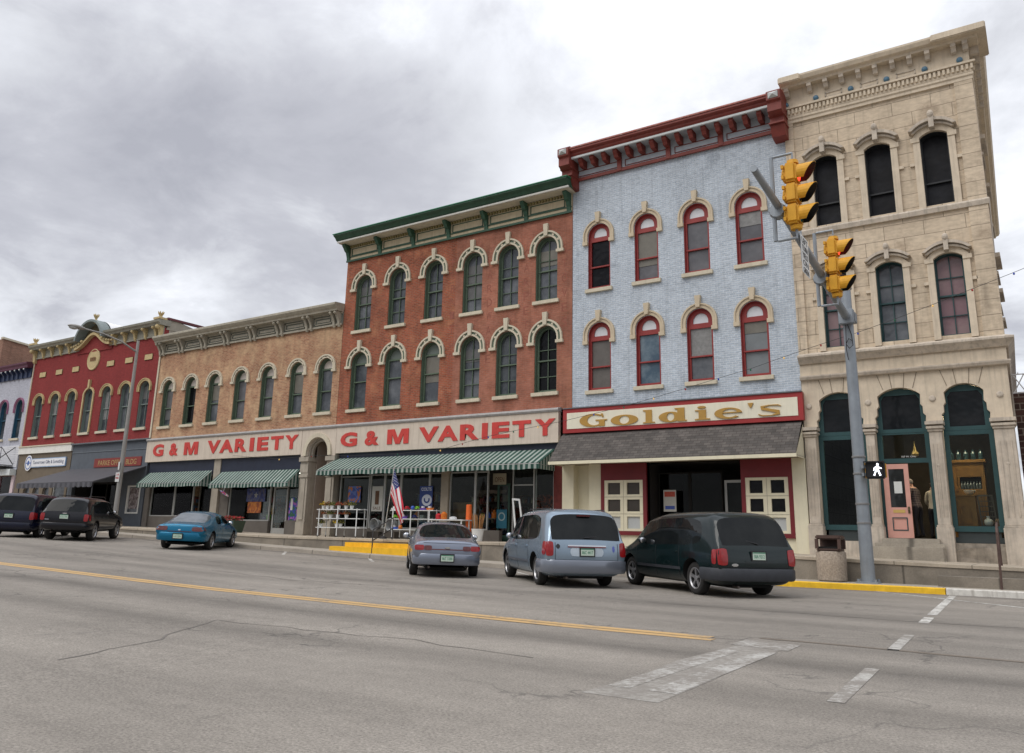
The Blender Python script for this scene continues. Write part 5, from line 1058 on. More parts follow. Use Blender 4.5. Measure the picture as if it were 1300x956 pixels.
# flag
t = thing('flag', 'american flag hanging limp from a slim leaning staff by the steps', 'flag', (-22.1, 24.45, -.28))
fa, fb = Vector((-22.05, 24.45, -.28)), Vector((-21.35, 24.1, 2.52)); MB().tube([fa, fb], .016, 8).ball(fb + Vector((0, 0, .03)), .03, 6).build('staff', M('staff_white', (.55, .55, .52), .4, 0), t)
MB().lathe([(.15, -.28), (.14, -.22), (.04, -.17), (.03, .0)], (-22.05, 24.45, 0), 14).build('base', M('rail_black', (.03, .028, .028)), t)
m = MB(); NU, NV = 39, 22
def flagp(u, v):                                             # u along the fly (0 at the hoist), v down the hoist; the cloth droops in folds
    hoist = fb + (fa - fb) * (.03 + .36 * v)
    drop = u * 1.62; fold = .05 * math.sin(v * 17 + u * 3) * min(1, u * 3)
    return hoist + Vector((.62 * u + .16 * u * v + fold * .6, -.10 * u + .09 * math.sin(v * 15 + u * 2) * min(1, u * 2), -drop * (1 - .28 * v) + .02 * math.sin(u * 9)))
vs = [flagp(u / NU, v / 26) for u in range(NU + 1) for v in range(27)]
fs, mi = [], []
for u in range(NU):
    for v in range(26):
        fs.append((u * 27 + v, u * 27 + v + 1, (u + 1) * 27 + v + 1, (u + 1) * 27 + v)); st_ = v // 2
        mi.append(2 if (u < NU * .4 and v < 14) else (0 if st_ % 2 == 0 else 1))
m.add(vs, fs); m.m = mi; fc = m.build('cloth', [M('flag_red', (.50, .03, .05), .8, .05), M('flag_white', (.72, .70, .70), .8, .04), M('flag_blue', (.03, .04, .16), .8, .05)], t, smooth=180)
m = MB()
for i in range(9):
    for j in range(6 if i % 2 == 0 else 5):
        u = .4 * (i + .8) / 10; v = (14 / 26) * ((j + .5 + (.5 if i % 2 else 0)) / 6.3)
        for off in (-.004, .004):
            m.add([flagp(u + .009 * math.cos(a), v + .018 * math.sin(a)) + Vector((0, off * 2, 0)) for a in (2 * math.pi * k_ / 5 for k_ in range(5))], [(0, 1, 2, 3, 4)])
m.build('stars', M('flag_white', (.72, .70, .70)), fc)
# string of coloured bulbs
pts = [(-35.82, 3.73), (-32.18, 3.45), (-29.88, 3.52), (-26.8, 3.36), (-23.78, 3.34), (-21.4, 3.43), (-20.24, 3.65), (-18.93, 3.88), (-17.7, 4.04), (-16.55, 4.17), (-15.3, 4.32), (-14.07, 4.51), (-12.82, 4.7), (-11.62, 4.94), (-10.4, 5.19), (-9.18, 5.45), (-8.04, 5.68), (-6.9, 5.98), (-5.69, 6.28), (-4.53, 6.54), (-3.42, 6.84), (-2.32, 7.16), (-1.22, 7.50), (-.11, 7.84), (1.2, 8.25), (2.6, 8.7), (4.2, 9.2)]
yl2 = 25.9; P3 = [(x * yl2 / 27, yl2 if x > -29 else yl2 + .6, z * yl2 / 27) for x, z in pts]
t = thing('string_lights', 'thin wire of small coloured bulbs strung across the shop fronts', 'string lights', P3[0]); MB().tube(P3, .008, 5).build('wire', M('wire_dark', (.03, .03, .03), .6, 0), t)
bc = [M('bulb_red', (.35, .01, .01), .2, 0), M('bulb_blue', (.01, .05, .4), .2, 0), M('bulb_green', (.01, .12, .06), .2, 0), EMIT('bulb_yellow', (.8, .5, .15), .25)]
for i, p in enumerate(P3[1:-2]): MB().ball((p[0], p[1], p[2] - .04), .028, 6, (1, 1, 1.3)).build('bulb', bc[(3, 0, 1, 2)[i % 4]], t)
from mathutils.bvhtree import BVHTree
# ================================================================== cars
tyre_m = M('tyre_rubber', (.022, .021, .020), .85, .25, 8); rim_m = M('rim_silver', (.42, .42, .43), .35, .1, metal=.75); well_m = M('wheel_well', (.008, .008, .008), .9, 0)
cglass = GLASS('car_glass', (.008, .010, .011), .03, .01, blind_sheen=(.02, .022, .022), blind_sheen_amt=.6, spec=.18); cgl_m = cglass
lampred = M('tail_lamp_red', (.27, .008, .010), .15, .2, 12, coat=.6); lampdk = M('tail_lamp_dark', (.10, .02, .02), .2, .3, 14, coat=.6); chrome = M('chrome', (.62, .63, .65), .15, 0, metal=1)
trimg = M('trim_grey', (.035, .038, .045), .6, .15, 5); blackp = M('black_plastic', (.02, .02, .022), .5, .1); plate_w = M('plate_white', (.55, .66, .56), .4, .05); plate_g = M('plate_green', (.05, .22, .13), .4, .05)
def paint(name, col, metal=.35, rough=.28):
    m = M(name, col, .22, .04, 1, metal=metal, coat=.35, spec=.3); return m
def grid_car(st, glass_side, rearg, wind, wheels, wr):
    vs, fs, mi = [], [], []; N = 18
    for s in st:
        y, yt, w1, zb, w2, z2, w3, z3, w4, z4, w5, z5, w6, z6, z7 = s
        ring = [(0, y, zb), (w1 * .35, y, zb), (w1 * .7, y, zb), (w1, y, zb + .02), (w2, y, z2), (w3, y, z3), (w4, y + (yt - y) * .15, z4), (w5, yt, z5), (w6, yt, z6), (0, yt, z7)]
        ring += [(-x, a, b_) for x, a, b_ in ring[8:0:-1]]; vs += ring
    for i in range(len(st) - 1):
        for k_ in range(N):
            j = (k_ + 1) % N; fs.append((i * N + k_, i * N + j, (i + 1) * N + j, (i + 1) * N + k_)); m_ = 0
            if k_ in (6, 11) and i in glass_side: m_ = 1
            if k_ in (7, 8, 9, 10) and i == rearg: m_ = 3
            if k_ in (7, 8, 9, 10) and i == wind: m_ = 4
            mi.append(m_)
    for e, i, sg in ((0, 0, -1), (1, len(st) - 1, 1)):
        o = i * N; s = st[i]; rows = [[o + q for q in (3, 2, 1, 0, 17, 16, 15)]]
        topx = [vs[o + q][0] for q in (6, 7, 8, 9, 10, 11, 12)]; W4 = topx[0]
        for (wq, zq, a, b_, bul) in ((s[4], s[5], 4, 14, .06), (s[6], s[7], 5, 13, .05)):
            r = [o + a]
            for q in range(1, 6):
                f = topx[q] / W4; vs.append((wq * f, s[0] + sg * bul * (1 - f * f * .6), zq)); r.append(len(vs) - 1)
            r.append(o + b_); rows.append(r)
        rows.append([o + q for q in (6, 7, 8, 9, 10, 11, 12)])
        for a, b_ in zip(rows, rows[1:]):
            for q in range(6): fs.append((a[q], a[q + 1], b_[q + 1], b_[q])); mi.append(0)
    me = bpy.data.meshes.new('t'); me.from_pydata(vs, [], fs)
    for i in range(5): me.materials.append([well_m, cglass, well_m, cglass, cglass][i])
    me.polygons.foreach_set('material_index', mi); bm = bmesh.new(); bm.from_mesh(me); bmesh.ops.recalc_face_normals(bm, faces=bm.faces)
    cl = bm.edges.layers.float.new('crease_edge')
    for e in bm.edges:
        ms = {f.material_index for f in e.link_faces}
        if len(ms) > 1: e[cl] = .85
        if all(abs(v.co.y - st[0][0]) < .09 and v.co.z > .4 for v in e.verts) and len(e.link_faces) == 2 and e.calc_face_angle(0) > .6: e[cl] = max(e[cl], .45)
    bm.to_mesh(me); bm.free()
    ob = bpy.data.objects.new('t', me); COL.objects.link(ob); ss = ob.modifiers.new('s', 'SUBSURF'); ss.levels = ss.render_levels = 2
    cut = MB()
    for y in wheels:
        for sx in (-1, 1): cut.lathe([(wr, sx * .58), (wr, sx * 1.3)], (0, y, wr * .93), 28, 'x')
    co = cut.build('cut', [well_m]); cm = co.data; cm.materials.clear()
    for i in range(5): cm.materials.append([well_m, cglass, well_m, cglass, cglass][i])
    cm.polygons.foreach_set('material_index', [2] * len(cm.polygons))
    bo = ob.modifiers.new('b', 'BOOLEAN'); bo.object = co; bo.operation = 'DIFFERENCE'; bo.solver = 'EXACT'
    dg = bpy.context.evaluated_depsgraph_get(); res = bpy.data.meshes.new_from_object(ob.evaluated_get(dg))
    bpy.data.objects.remove(ob); bpy.data.objects.remove(co); return res
def sub_mesh(me, faces, name, mats, parent, remap):
    vmap = {}; vs = []; fs = []; mi = []
    for f in faces:
        p = me.polygons[f]; q = []
        for v in p.vertices:
            if v not in vmap: vmap[v] = len(vs); vs.append(tuple(me.vertices[v].co))
            q.append(vmap[v])
        fs.append(q); mi.append(remap.get(p.material_index, 0))
    n = bpy.data.meshes.new(name); n.from_pydata(vs, [], fs)
    for m_ in mats: n.materials.append(m_)
    n.polygons.foreach_set('material_index', mi); n.polygons.foreach_set('use_smooth', [True] * len(fs)); n.update(); n.set_sharp_from_angle(angle=R(38))
    o = bpy.data.objects.new(name, n); COL.objects.link(o); o.parent = parent; ORG[o.name] = (0, 0, 0); return o
def comps(me, faces):
    vf = {}; faces = list(faces)
    for f in faces:
        for v in me.polygons[f].vertices: vf.setdefault(v, []).append(f)
    seen = set(); out = []
    for f in faces:
        if f in seen: continue
        c = [f]; seen.add(f); i = 0
        while i < len(c):
            for v in me.polygons[c[i]].vertices:
                for g in vf[v]:
                    if g not in seen: seen.add(g); c.append(g)
            i += 1
        out.append(c)
    return out
def on_body(bvh, org, u, d, ur, vr, off, name, mat, parent, nu=8, nv=6, round_=.25, thick=.012):
    """a patch that follows the bodywork: rectangle in (u, z), pushed along d until it meets the body"""
    u = Vector(u).normalized(); d = Vector(d).normalized(); P = []
    for j in range(nv + 1):
        for i in range(nu + 1):
            a, b_ = i / nu * 2 - 1, j / nv * 2 - 1
            k_ = 1 - round_ * (a * a * b_ * b_)
            uu = (ur[0] + ur[1]) / 2 + a * k_ * (ur[1] - ur[0]) / 2; vv = (vr[0] + vr[1]) / 2 + b_ * k_ * (vr[1] - vr[0]) / 2
            o = Vector(org) + u * uu + Vector((0, 0, vv)) - d * 3; h = bvh.ray_cast(o, d)
            P.append((h[0], h[1]) if h[0] is not None else None)
    if any(p is None for p in P): return None
    vs = [p + n_ * (off if n_.dot(d) < 0 else -off) for p, n_ in P] + [p + n_ * (off - thick if n_.dot(d) < 0 else -off + thick) for p, n_ in P]
    K = len(P); W = nu + 1; fs = []
    for j in range(nv):
        for i in range(nu): q = (j * W + i, j * W + i + 1, (j + 1) * W + i + 1, (j + 1) * W + i); fs.append(q)
    bd = [i for i in range(W)] + [j * W + nu for j in range(1, nv + 1)] + [nv * W + i for i in range(nu - 1, -1, -1)] + [j * W for j in range(nv - 1, 0, -1)]
    for a, b_ in zip(bd, bd[1:] + bd[:1]): fs.append((a, b_, b_ + K, a + K))
    return MB().add(vs, fs).build(name, mat, parent, smooth=50)
def bumper(name, mat, parent, path, prof):
    """profile (out, z) swept round the tail; path of (x, y) with outward normals found on the way"""
    n = len(prof); vs = []; P = [Vector(p) for p in path]
    for i, p in enumerate(P):
        t = (P[min(i + 1, len(P) - 1)] - P[max(i - 1, 0)]).normalized(); nn = Vector((t.y, -t.x))
        vs += [(p.x + nn.x * o, p.y + nn.y * o, z) for o, z in prof]
    fs = [(i * n + k_, i * n + (k_ + 1) % n, (i + 1) * n + (k_ + 1) % n, (i + 1) * n + k_) for i in range(len(P) - 1) for k_ in range(n)] + [tuple(range(n)), tuple(range((len(P) - 1) * n, len(P) * n))]
    return MB().add(vs, fs).build(name, mat, parent, smooth=40)
def wheel(t, x, y, r, w, spokes, side, style='alloy'):
    c = (x, y, r); s = side; hw = w / 2
    o = MB().lathe([(r * .66, -hw * s), (r * .9, -hw * s), (r * .985, -hw * .78 * s), (r, 0), (r * .985, hw * .78 * s), (r * .93, hw * s), (r * .80, hw * 1.06 * s), (r * .67, hw * 1.0 * s), (r * .655, hw * .8 * s), (r * .655, -hw * s)], c, 30, 'x').build('wheel', tyre_m, t, smooth=50)
    m = MB(); m.lathe([(r * .67, hw * .95 * s), (r * .62, hw * .98 * s), (r * .57, hw * .72 * s)], c, 30, 'x', False); m.cur = 1; m.lathe([(r * .572, hw * .72 * s), (r * .55, hw * .1 * s), (r * .0001, hw * .1 * s)], c, 30, 'x', False); m.cur = 0; m.lathe([(r * .19, hw * .3 * s), (r * .18, hw * .78 * s), (.0001, hw * .84 * s)], c, 16, 'x', False)
    for k_ in range(spokes):
        a = 2 * math.pi * k_ / spokes + .3; da = .30 / spokes * math.pi if style != 'thin' else .16
        pts = []
        for rr, hw_, ww in ((.15, .74, 1.3), (.60, .80, 1.0)):
            for sg in (-1, 1):
                an = a + sg * da * ww * (.9 if rr > .3 else 1.6); pts.append((c[0] + hw * hw_ * s, c[1] + r * rr * math.cos(an), c[2] + r * rr * math.sin(an))); pts.append((c[0] + hw * (hw_ - .35) * s, c[1] + r * rr * math.cos(an), c[2] + r * rr * math.sin(an)))
        m.add(pts, [(0, 2, 6, 4), (0, 4, 5, 1), (2, 3, 7, 6), (4, 6, 7, 5)])
    m.build('rim', [rim_m, M('rim_shadow', (.03, .03, .03), .7, 0)], o, smooth=30); return o
KINDS = {
 'van': dict(st=[(-2.50, -2.47, .84, .32, .95, .60, .96, .86, .92, 1.03, .84, 1.05, .45, 1.06, 1.07),
                 (-2.36, -2.20, .88, .26, .98, .58, .985, .86, .955, 1.05, .83, 1.56, .66, 1.655, 1.67),
                 (-2.22, -2.04, .90, .24, .985, .56, .99, .86, .965, 1.05, .865, 1.62, .72, 1.745, 1.765),
                 (-1.96, -1.86, .92, .22, .99, .56, .995, .86, .97, 1.04, .875, 1.63, .73, 1.765, 1.79),
                 (-1.0, -.98, .93, .22, .99, .56, .995, .86, .97, 1.03, .88, 1.64, .73, 1.78, 1.805),
                 (-.92, -.90, .93, .22, .99, .56, .995, .86, .97, 1.03, .88, 1.64, .73, 1.78, 1.805),
                 (.08, .02, .93, .22, .99, .56, .995, .86, .97, 1.01, .875, 1.62, .73, 1.76, 1.785),
                 (.17, .10, .93, .22, .99, .56, .995, .86, .97, 1.01, .87, 1.615, .73, 1.75, 1.78),
                 (1.05, .70, .93, .22, .985, .55, .985, .83, .955, .98, .84, 1.54, .69, 1.65, 1.68),
                 (1.50, 1.62, .92, .22, .98, .54, .97, .80, .93, .97, .80, 1.02, .5, 1.06, 1.07),
                 (2.05, 2.15, .88, .24, .94, .52, .92, .74, .86, .88, .70, .93, .42, .96, .97),
                 (2.45, 2.42, .80, .28, .84, .50, .80, .64, .74, .74, .60, .78, .4, .80, .80)],
             sides=(3, 4, 5, 6, 7), rear=0, wind=8, wheels=(-1.48, 1.50), wr=.345),
 'suv': dict(st=[(-2.40, -2.37, .80, .42, .90, .68, .91, .92, .88, 1.10, .76, 1.13, .42, 1.14, 1.15),
                 (-2.28, -2.10, .84, .38, .93, .66, .94, .92, .90, 1.10, .74, 1.52, .56, 1.62, 1.64),
                 (-2.12, -1.92, .86, .36, .94, .64, .945, .92, .905, 1.10, .79, 1.58, .62, 1.69, 1.72),
                 (-1.90, -1.78, .88, .34, .945, .64, .95, .92, .91, 1.09, .80, 1.59, .62, 1.71, 1.74),
                 (-1.06, -1.02, .88, .34, .945, .64, .95, .92, .91, 1.09, .80, 1.60, .62, 1.72, 1.75),
                 (-.98, -.94, .88, .34, .945, .64, .95, .92, .91, 1.09, .80, 1.60, .62, 1.72, 1.75),
                 (-.10, -.14, .88, .34, .945, .64, .95, .92, .91, 1.08, .80, 1.59, .62, 1.71, 1.74),
                 (-.02, -.06, .88, .34, .945, .64, .95, .92, .91, 1.08, .80, 1.58, .62, 1.70, 1.73),
                 (.80, .42, .88, .34, .94, .64, .94, .90, .90, 1.06, .78, 1.54, .60, 1.63, 1.66),
                 (1.15, 1.22, .88, .34, .93, .62, .93, .88, .88, 1.04, .76, 1.09, .5, 1.11, 1.12),
                 (2.0, 2.05, .86, .36, .91, .60, .90, .82, .84, .96, .72, 1.02, .42, 1.04, 1.05),
                 (2.38, 2.36, .82, .40, .86, .58, .84, .74, .78, .86, .66, .90, .4, .92, .92)],
             sides=(3, 4, 5, 6, 7), rear=0, wind=8, wheels=(-1.42, 1.42), wr=.375),
 'sedan': dict(st=[(-2.42, -2.38, .74, .36, .88, .54, .89, .72, .82, .86, .68, .905, .38, .93, .935),
                 (-1.75, -1.72, .86, .24, .925, .50, .93, .72, .88, .90, .74, .97, .44, .995, 1.0),
                 (-1.15, -.95, .87, .20, .93, .50, .93, .72, .895, .92, .68, 1.24, .48, 1.335, 1.355),
                 (-1.02, -.80, .88, .20, .93, .50, .93, .72, .895, .92, .685, 1.27, .50, 1.37, 1.39),
                 (-.30, -.24, .88, .20, .93, .50, .93, .72, .895, .92, .70, 1.29, .52, 1.39, 1.415),
                 (-.22, -.16, .88, .20, .93, .50, .93, .72, .895, .92, .70, 1.29, .52, 1.39, 1.415),
                 (.85, .42, .88, .20, .92, .50, .92, .72, .885, .92, .68, 1.23, .5, 1.33, 1.355),
                 (1.20, 1.32, .87, .20, .92, .50, .91, .70, .87, .89, .72, .94, .45, .97, .98),
                 (1.95, 1.98, .84, .22, .89, .48, .87, .66, .80, .78, .64, .82, .4, .85, .86),
                 (2.38, 2.36, .74, .28, .80, .45, .76, .56, .68, .62, .54, .65, .36, .67, .675)],
             sides=(3, 5), rear=1, wind=6, wheels=(-1.38, 1.36), wr=.315)}
BODY = {}
def car(kind, label, cat, mat, group=None, opt={}):
    K = KINDS[kind]
    if kind not in BODY: BODY[kind] = grid_car(K['st'], K['sides'], K['rear'], K['wind'], K['wheels'], K['wr'] + .055)
    me = BODY[kind]; t = thing({'van': 'parked_minivan', 'suv': 'parked_suv', 'sedan': 'parked_sedan'}[kind], label, cat, (0, 0, 0), group)
    bodyf = [p.index for p in me.polygons if p.material_index in (0, 2)]
    b = sub_mesh(me, bodyf, 'body', [mat, well_m], t, {0: 0, 2: 1})
    for mi_, nm in ((1, 'side_window'), (3, 'rear_window'), (4, 'windshield')):
        for c in comps(me, [p.index for p in me.polygons if p.material_index == mi_]): sub_mesh(me, c, nm, [opt.get('rear_mat', cgl_m) if nm == 'rear_window' else cgl_m], t, {})
    bvh = BVHTree.FromPolygons([v.co for v in me.vertices], [p.vertices for p in me.polygons])
    for y in K['wheels']:
        for s in (-1, 1): wheel(t, s * (.80 if kind != 'suv' else .79), y, K['wr'], .21 if kind != 'suv' else .24, opt.get('spokes', 5), s, opt.get('style', 'alloy'))
    yr = K['st'][0][0]; belt = K['st'][4][9]; seam = M('panel_gap', (.01, .01, .012), .8, 0)
    # door gaps, handles, mirrors
    for s in (-1, 1):
        for yy in opt.get('gaps', (-.95, .12, 1.12)): on_body(bvh, (0, yy, 0), (0, 1, 0), (-s, 0, 0), (-.007, .007), (.34, belt - .03), .002, 'door_gap', seam, t, 1, 10, 0, .003)
        for yy in opt.get('handles', (-.78, .30)): on_body(bvh, (0, yy, 0), (0, 1, 0), (-s, 0, 0), (-.09, .09), (belt - .17, belt - .12), .022, 'door_handle', opt.get('handle_mat', mat), t, 4, 2, .2, .02)
        if opt.get('moulding', 1): on_body(bvh, (0, 0, 0), (0, 1, 0), (-s, 0, 0), (K['wheels'][0] + .48, K['wheels'][1] - .45), (.50, .56), .012, 'side_moulding', opt.get('mould_mat', trimg), t, 12, 1, 0, .012)
        yy = K['st'][-4][0] - .42; z = belt + .07; x = s * (K['st'][5][8] + .10)
        m = MB().ball((x, yy, z), .11, 8, (.9, .55, .75)).tube([(x - s * .02, yy, z - .03), (x - s * .16, yy + .03, z - .05)], .022); m.build('mirror', opt.get('mirror_mat', mat), t, smooth=True)
        MB().ball((x, yy - .035, z), .098, 6, (.85, .35, .7)).build('mirror_glass', chrome, t)
    # tail lamps
    for s in (-1, 1):
        for (ua, ub, za, zb_, mm) in opt['lamps']:
            o = on_body(bvh, (0, yr, 0), (s, 0, 0), (0, 1, 0), (ua, ub), (za, zb_), .014, 'tail_lamp', mm, t, 6, 5, .12, .03)
        for (ya, yb, za, zb_, mm) in opt.get('sidelamps', []): on_body(bvh, (0, 0, 0), (0, 1, 0), (-s, 0, 0), (ya, yb), (za, zb_), .013, 'tail_lamp', mm, t, 5, 4, .12, .03)
    if kind != 'sedan':
        for u_ in (-.755, .755): on_body(bvh, (0, yr, 0), (1, 0, 0), (0, 1, 0), (u_ - .006, u_ + .006), (.62, 1.0), .003, 'tailgate_gap', seam, t, 1, 6, 0, .003)
        on_body(bvh, (0, yr, 0), (1, 0, 0), (0, 1, 0), (-.755, .755), (.615, .628), .003, 'tailgate_gap', seam, t, 10, 1, 0, .003)
    else: on_body(bvh, (0, yr, 0), (1, 0, 0), (0, 1, 0), (-.62, .62), (.862, .872), .003, 'boot_gap', seam, t, 10, 1, 0, .003)
    pz = opt['plate']
    h = bvh.ray_cast(Vector((0, yr - 2, pz)), Vector((0, 1, 0))); py = h[0].y - opt.get('pout', 0)
    if opt.get('plate_panel'): on_body(bvh, (0, yr, 0), (1, 0, 0), (0, 1, 0), opt['plate_panel'][:2], opt['plate_panel'][2:], .006, 'plate_panel', opt.get('panel_mat', plate_w), t, 10, 4, .1, .01)
    p = MB().box(-.165, .165, py - .035, py - .008, pz - .085, pz + .085).build('licence_plate', plate_w, t, bevel=.008)
    MB().box(-.155, .155, py - .038, py - .0352, pz + .055, pz + .075).build('plate_band', plate_g, p)
    textloops(opt.get('plate_text', '86T 218'), -.13, .13, pz - .045, pz + .028, py - .036, .003, p, plate_g, 'plate_number')
    MB().box(-.185, .185, py - .03, py - .004, pz - .105, pz + .105).build('plate_frame', opt.get('plate_frame', blackp), t)
    if opt.get('bump'):
        yb, x_, z0, z1, ot, mm = opt['bump']
        path = [(-x_, yr + .62), (-x_, yr + .25), (-x_ + .05, yr + .08), (-x_ + .2, yr - .03), (-.3, yr - .07), (0, yr - .08), (.3, yr - .07), (x_ - .2, yr - .03), (x_ - .05, yr + .08), (x_, yr + .25), (x_, yr + .62)]
        bumper('rear_bumper', mm, t, path, [(-.1, z0), (ot - .03, z0), (ot, z0 + .05), (ot, z1 - .04), (ot - .02, z1), (-.1, z1 + .005)])
    MB().tube([(-.45, yr + .5, K['st'][0][3] - .10), (-.45, yr + .05, K['st'][0][3] - .10)], .03).build('exhaust', M('exhaust_metal', (.12, .10, .09), .5, .2, metal=.7), t)
    MB().box(-.55, .55, K['wheels'][0] - .06, K['wheels'][0] + .06, K['wr'] - .09, K['wr'] + .03).box(-.5, .5, yr + .25, 2.0, K['st'][1][3] - .06, K['st'][1][3] + .02).build('underbody', well_m, t)
    return t, bvh, yr, py
def place(t, wheel_xy, ang, kind, side=-1):
    """stand the car on the sloping road: wheel_xy is where the outer rear wheel on `side` meets the ground"""
    a = R(ang); K = KINDS[kind]; rt = Vector((math.cos(a), math.sin(a))); fw = Vector((-math.sin(a), math.cos(a)))
    c = Vector(wheel_xy) - rt * side * .86 - fw * K['wheels'][0]
    g = Vector((-(zr(c.x + .5) - zr(c.x - .5)), 0, 1)).normalized(); f3 = Vector((fw.x, fw.y, 0)); f3 = (f3 - g * f3.dot(g)).normalized(); r3 = f3.cross(g)
    mt = Matrix((r3, f3, g)).transposed().to_4x4(); mt.translation = Vector((c.x, c.y, zr(c.x) + .002)); t.matrix_world = mt
# dark green minivan
grp = 'cars parked at an angle to the kerb'
pg_ = paint('dark_green_paint', (.004, .012, .013), 0)
t, bvh, yr, py = car('van', 'dark green minivan nearest the signal pole, with grey bumper', 'minivan', pg_, grp, dict(lamps=[(.745, .955, .66, 1.0, lampred)], sidelamps=[(-2.44, -2.30, .68, .98, lampred)], plate=.86, bump=(0, .975, .35, .60, .06, trimg), plate_text='30A 9212', mould_mat=trimg))
on_body(bvh, (0, yr, 0), (1, 0, 0), (0, 1, 0), (-.33, .33), (.735, .755), .012, 'tailgate_handle', pg_, t, 6, 1, 0, .012)
on_body(bvh, (0, yr, 0), (1, 0, 0), (0, 1, 0), (-.66, -.50), (.64, .70), .008, 'badge', chrome, t, 4, 3, .3, .008)
MB().tube([(.05, yr + .02, 1.10), (-.35, yr + .12, 1.20)], .011, 6).build('wiper', blackp, t); place(t, (-6.62, 17.50), 52, 'van')
# light blue minivan
pb_ = paint('light_blue_paint', (.25, .32, .39), .5); sil = paint('lower_silver_paint', (.20, .22, .26), .4)
t, bvh, yr, py = car('van', 'light blue minivan with roof rails and chrome tailgate strip', 'minivan', pb_, grp, dict(lamps=[(.80, .96, .70, 1.02, lampred)], sidelamps=[(-2.44, -2.24, .72, 1.02, lampred)], plate=.80, plate_panel=(-.40, .40, .70, .90), panel_mat=M('panel_pale_blue', (.45, .52, .58), .3), bump=(0, .978, .33, .62, .06, sil), plate_text='86C 4417', mould_mat=sil, mirror_mat=pb_))
on_body(bvh, (0, yr, 0), (1, 0, 0), (0, 1, 0), (-.46, .46), (.915, .945), .03, 'chrome_strip', chrome, t, 8, 1, 0, .03); on_body(bvh, (0, yr, 0), (1, 0, 0), (0, 1, 0), (-.46, .46), (.898, .912), .02, 'red_strip', lampred, t, 8, 1, 0, .02)
on_body(bvh, (0, yr, 0), (1, 0, 0), (0, 1, 0), (-.74, -.64), (.86, .97), .006, 'badge', blackp, t, 4, 4, .4, .006); MB().box(-.16, .16, -2.285, -2.18, 1.60, 1.635).build('brake_light', M('brake_dark_red', (.10, .01, .01), .3), t, bevel=.008)
on_body(bvh, (0, yr, 0), (1, 0, 0), (0, 1, 0), (.62, .68), (.80, .95), .004, 'sticker', M('sticker_blue', (.10, .13, .40), .5), t, 2, 4, .3, .004)
for s in (-1, 1): MB().tube([(s * .66, -1.95, 1.71), (s * .66, -1.8, 1.775), (s * .66, .1, 1.785), (s * .66, .3, 1.72)], .014, 6).build('roof_rail', blackp, t)
MB().tube([(-.05, yr + .02, 1.12), (.40, yr + .10, 1.15)], .012, 6).build('wiper', blackp, t); place(t, (-10.37, 17.01), 47, 'van')
# silver blue sedan
ps_ = paint('silver_blue_paint', (.22, .245, .30), .5)
t, bvh, yr, py = car('sedan', 'silver blue rounded sedan parked in front of the yellow steps', 'sedan', ps_, grp, dict(lamps=[(.40, .60, .68, .80, lampdk), (.60, .84, .68, .81, lampred)], plate=.50, pout=.085, gaps=(-.85, -.26, .95), handles=(-.45, .25), moulding=0, plate_text='86T 3388', spokes=6, bump=(0, .87, .33, .60, .02, ps_)))
on_body(bvh, (0, yr, 0), (1, 0, 0), (0, 1, 0), (-.40, .40), (.695, .72), .008, 'boot_strip', lampdk, t, 8, 1, 0, .008); MB().plate([ell(0, .755, .07, .022)], py + .06, py + .12).build('badge', chrome, t)
place(t, (-14.50, 17.25), 42, 'sedan')
# teal sedan
pt_ = paint('teal_blue_paint', (.002, .13, .24), .4)
t, bvh, yr, py = car('sedan', 'bright teal sedan parked alone before the striped awnings', 'sedan', pt_, grp, dict(lamps=[(.44, .86, .68, .84, lampdk)], sidelamps=[(-2.36, -2.22, .70, .82, lampdk)], plate=.50, pout=.095, rear_mat=GLASS('rear_glass_sky_sheen', (.07, .085, .095), .06, .02, blind_sheen=(.16, .18, .20), blind_sheen_amt=.8, spec=.5), gaps=(-.85, -.26, .95), handles=(-.45, .25), mould_mat=pt_, plate_text='61B 2206', spokes=7, bump=(0, .87, .33, .62, .03, pt_)))  # pale sky reflection is put into the rear glass colour
on_body(bvh, (0, yr, 0), (1, 0, 0), (0, 1, 0), (-.44, .44), (.655, .675), .008, 'boot_strip', M('maroon_strip', (.08, .01, .015), .4), t, 8, 1, 0, .008); on_body(bvh, (0, yr, 0), (1, 0, 0), (0, 1, 0), (-.05, .05), (.70, .74), .012, 'badge', chrome, t, 3, 2, .2, .012)
for s in (-1, 1): on_body(bvh, (0, yr, 0), (s, 0, 0), (0, 1, 0), (.42, .62), (.46, .51), .035, 'reverse_lamp', M('reverse_lamp', (.5, .5, .52), .2), t, 3, 2, .2, .03)
place(t, (-26.85, 20.1), 36, 'sedan', 1)
# black suv, navy minivan
pk_ = paint('black_paint', (.005, .005, .008), 0)
t, bvh, yr, py = car('suv', 'black suv with dark tinted windows by the street lamp', 'suv', pk_, grp, dict(lamps=[(.74, .90, .78, 1.06, lampred)], sidelamps=[(-2.32, -2.18, .80, 1.04, lampred)], plate=.94, bump=(0, .92, .46, .70, .06, pk_), plate_text='61A 774', spokes=6))
MB().plate([ell(0, 1.07, .09, .025)], py + .0, py + .05).build('badge', chrome, t); on_body(bvh, (0, yr, 0), (1, 0, 0), (0, 1, 0), (-.72, -.56), (.80, .83), .006, 'badge', chrome, t, 3, 1, 0, .006)
for s in (-1, 1): MB().tube([(s * .60, -1.8, 1.70), (s * .60, -1.65, 1.78), (s * .60, .1, 1.78), (s * .60, .25, 1.70)], .016, 6).build('roof_rail', blackp, t)
place(t, (-33.2, 19.1), 42, 'suv', 1)
pn_ = paint('navy_paint', (.005, .007, .022), 0)
t, bvh, yr, py = car('van', 'navy blue minivan parked beside the black suv', 'minivan', pn_, grp, dict(lamps=[(.78, .96, .72, 1.02, lampred)], sidelamps=[(-2.44, -2.26, .74, 1.0, lampred)], plate=.86, bump=(0, .965, .36, .60, .04, pn_), plate_text='61C 505'))
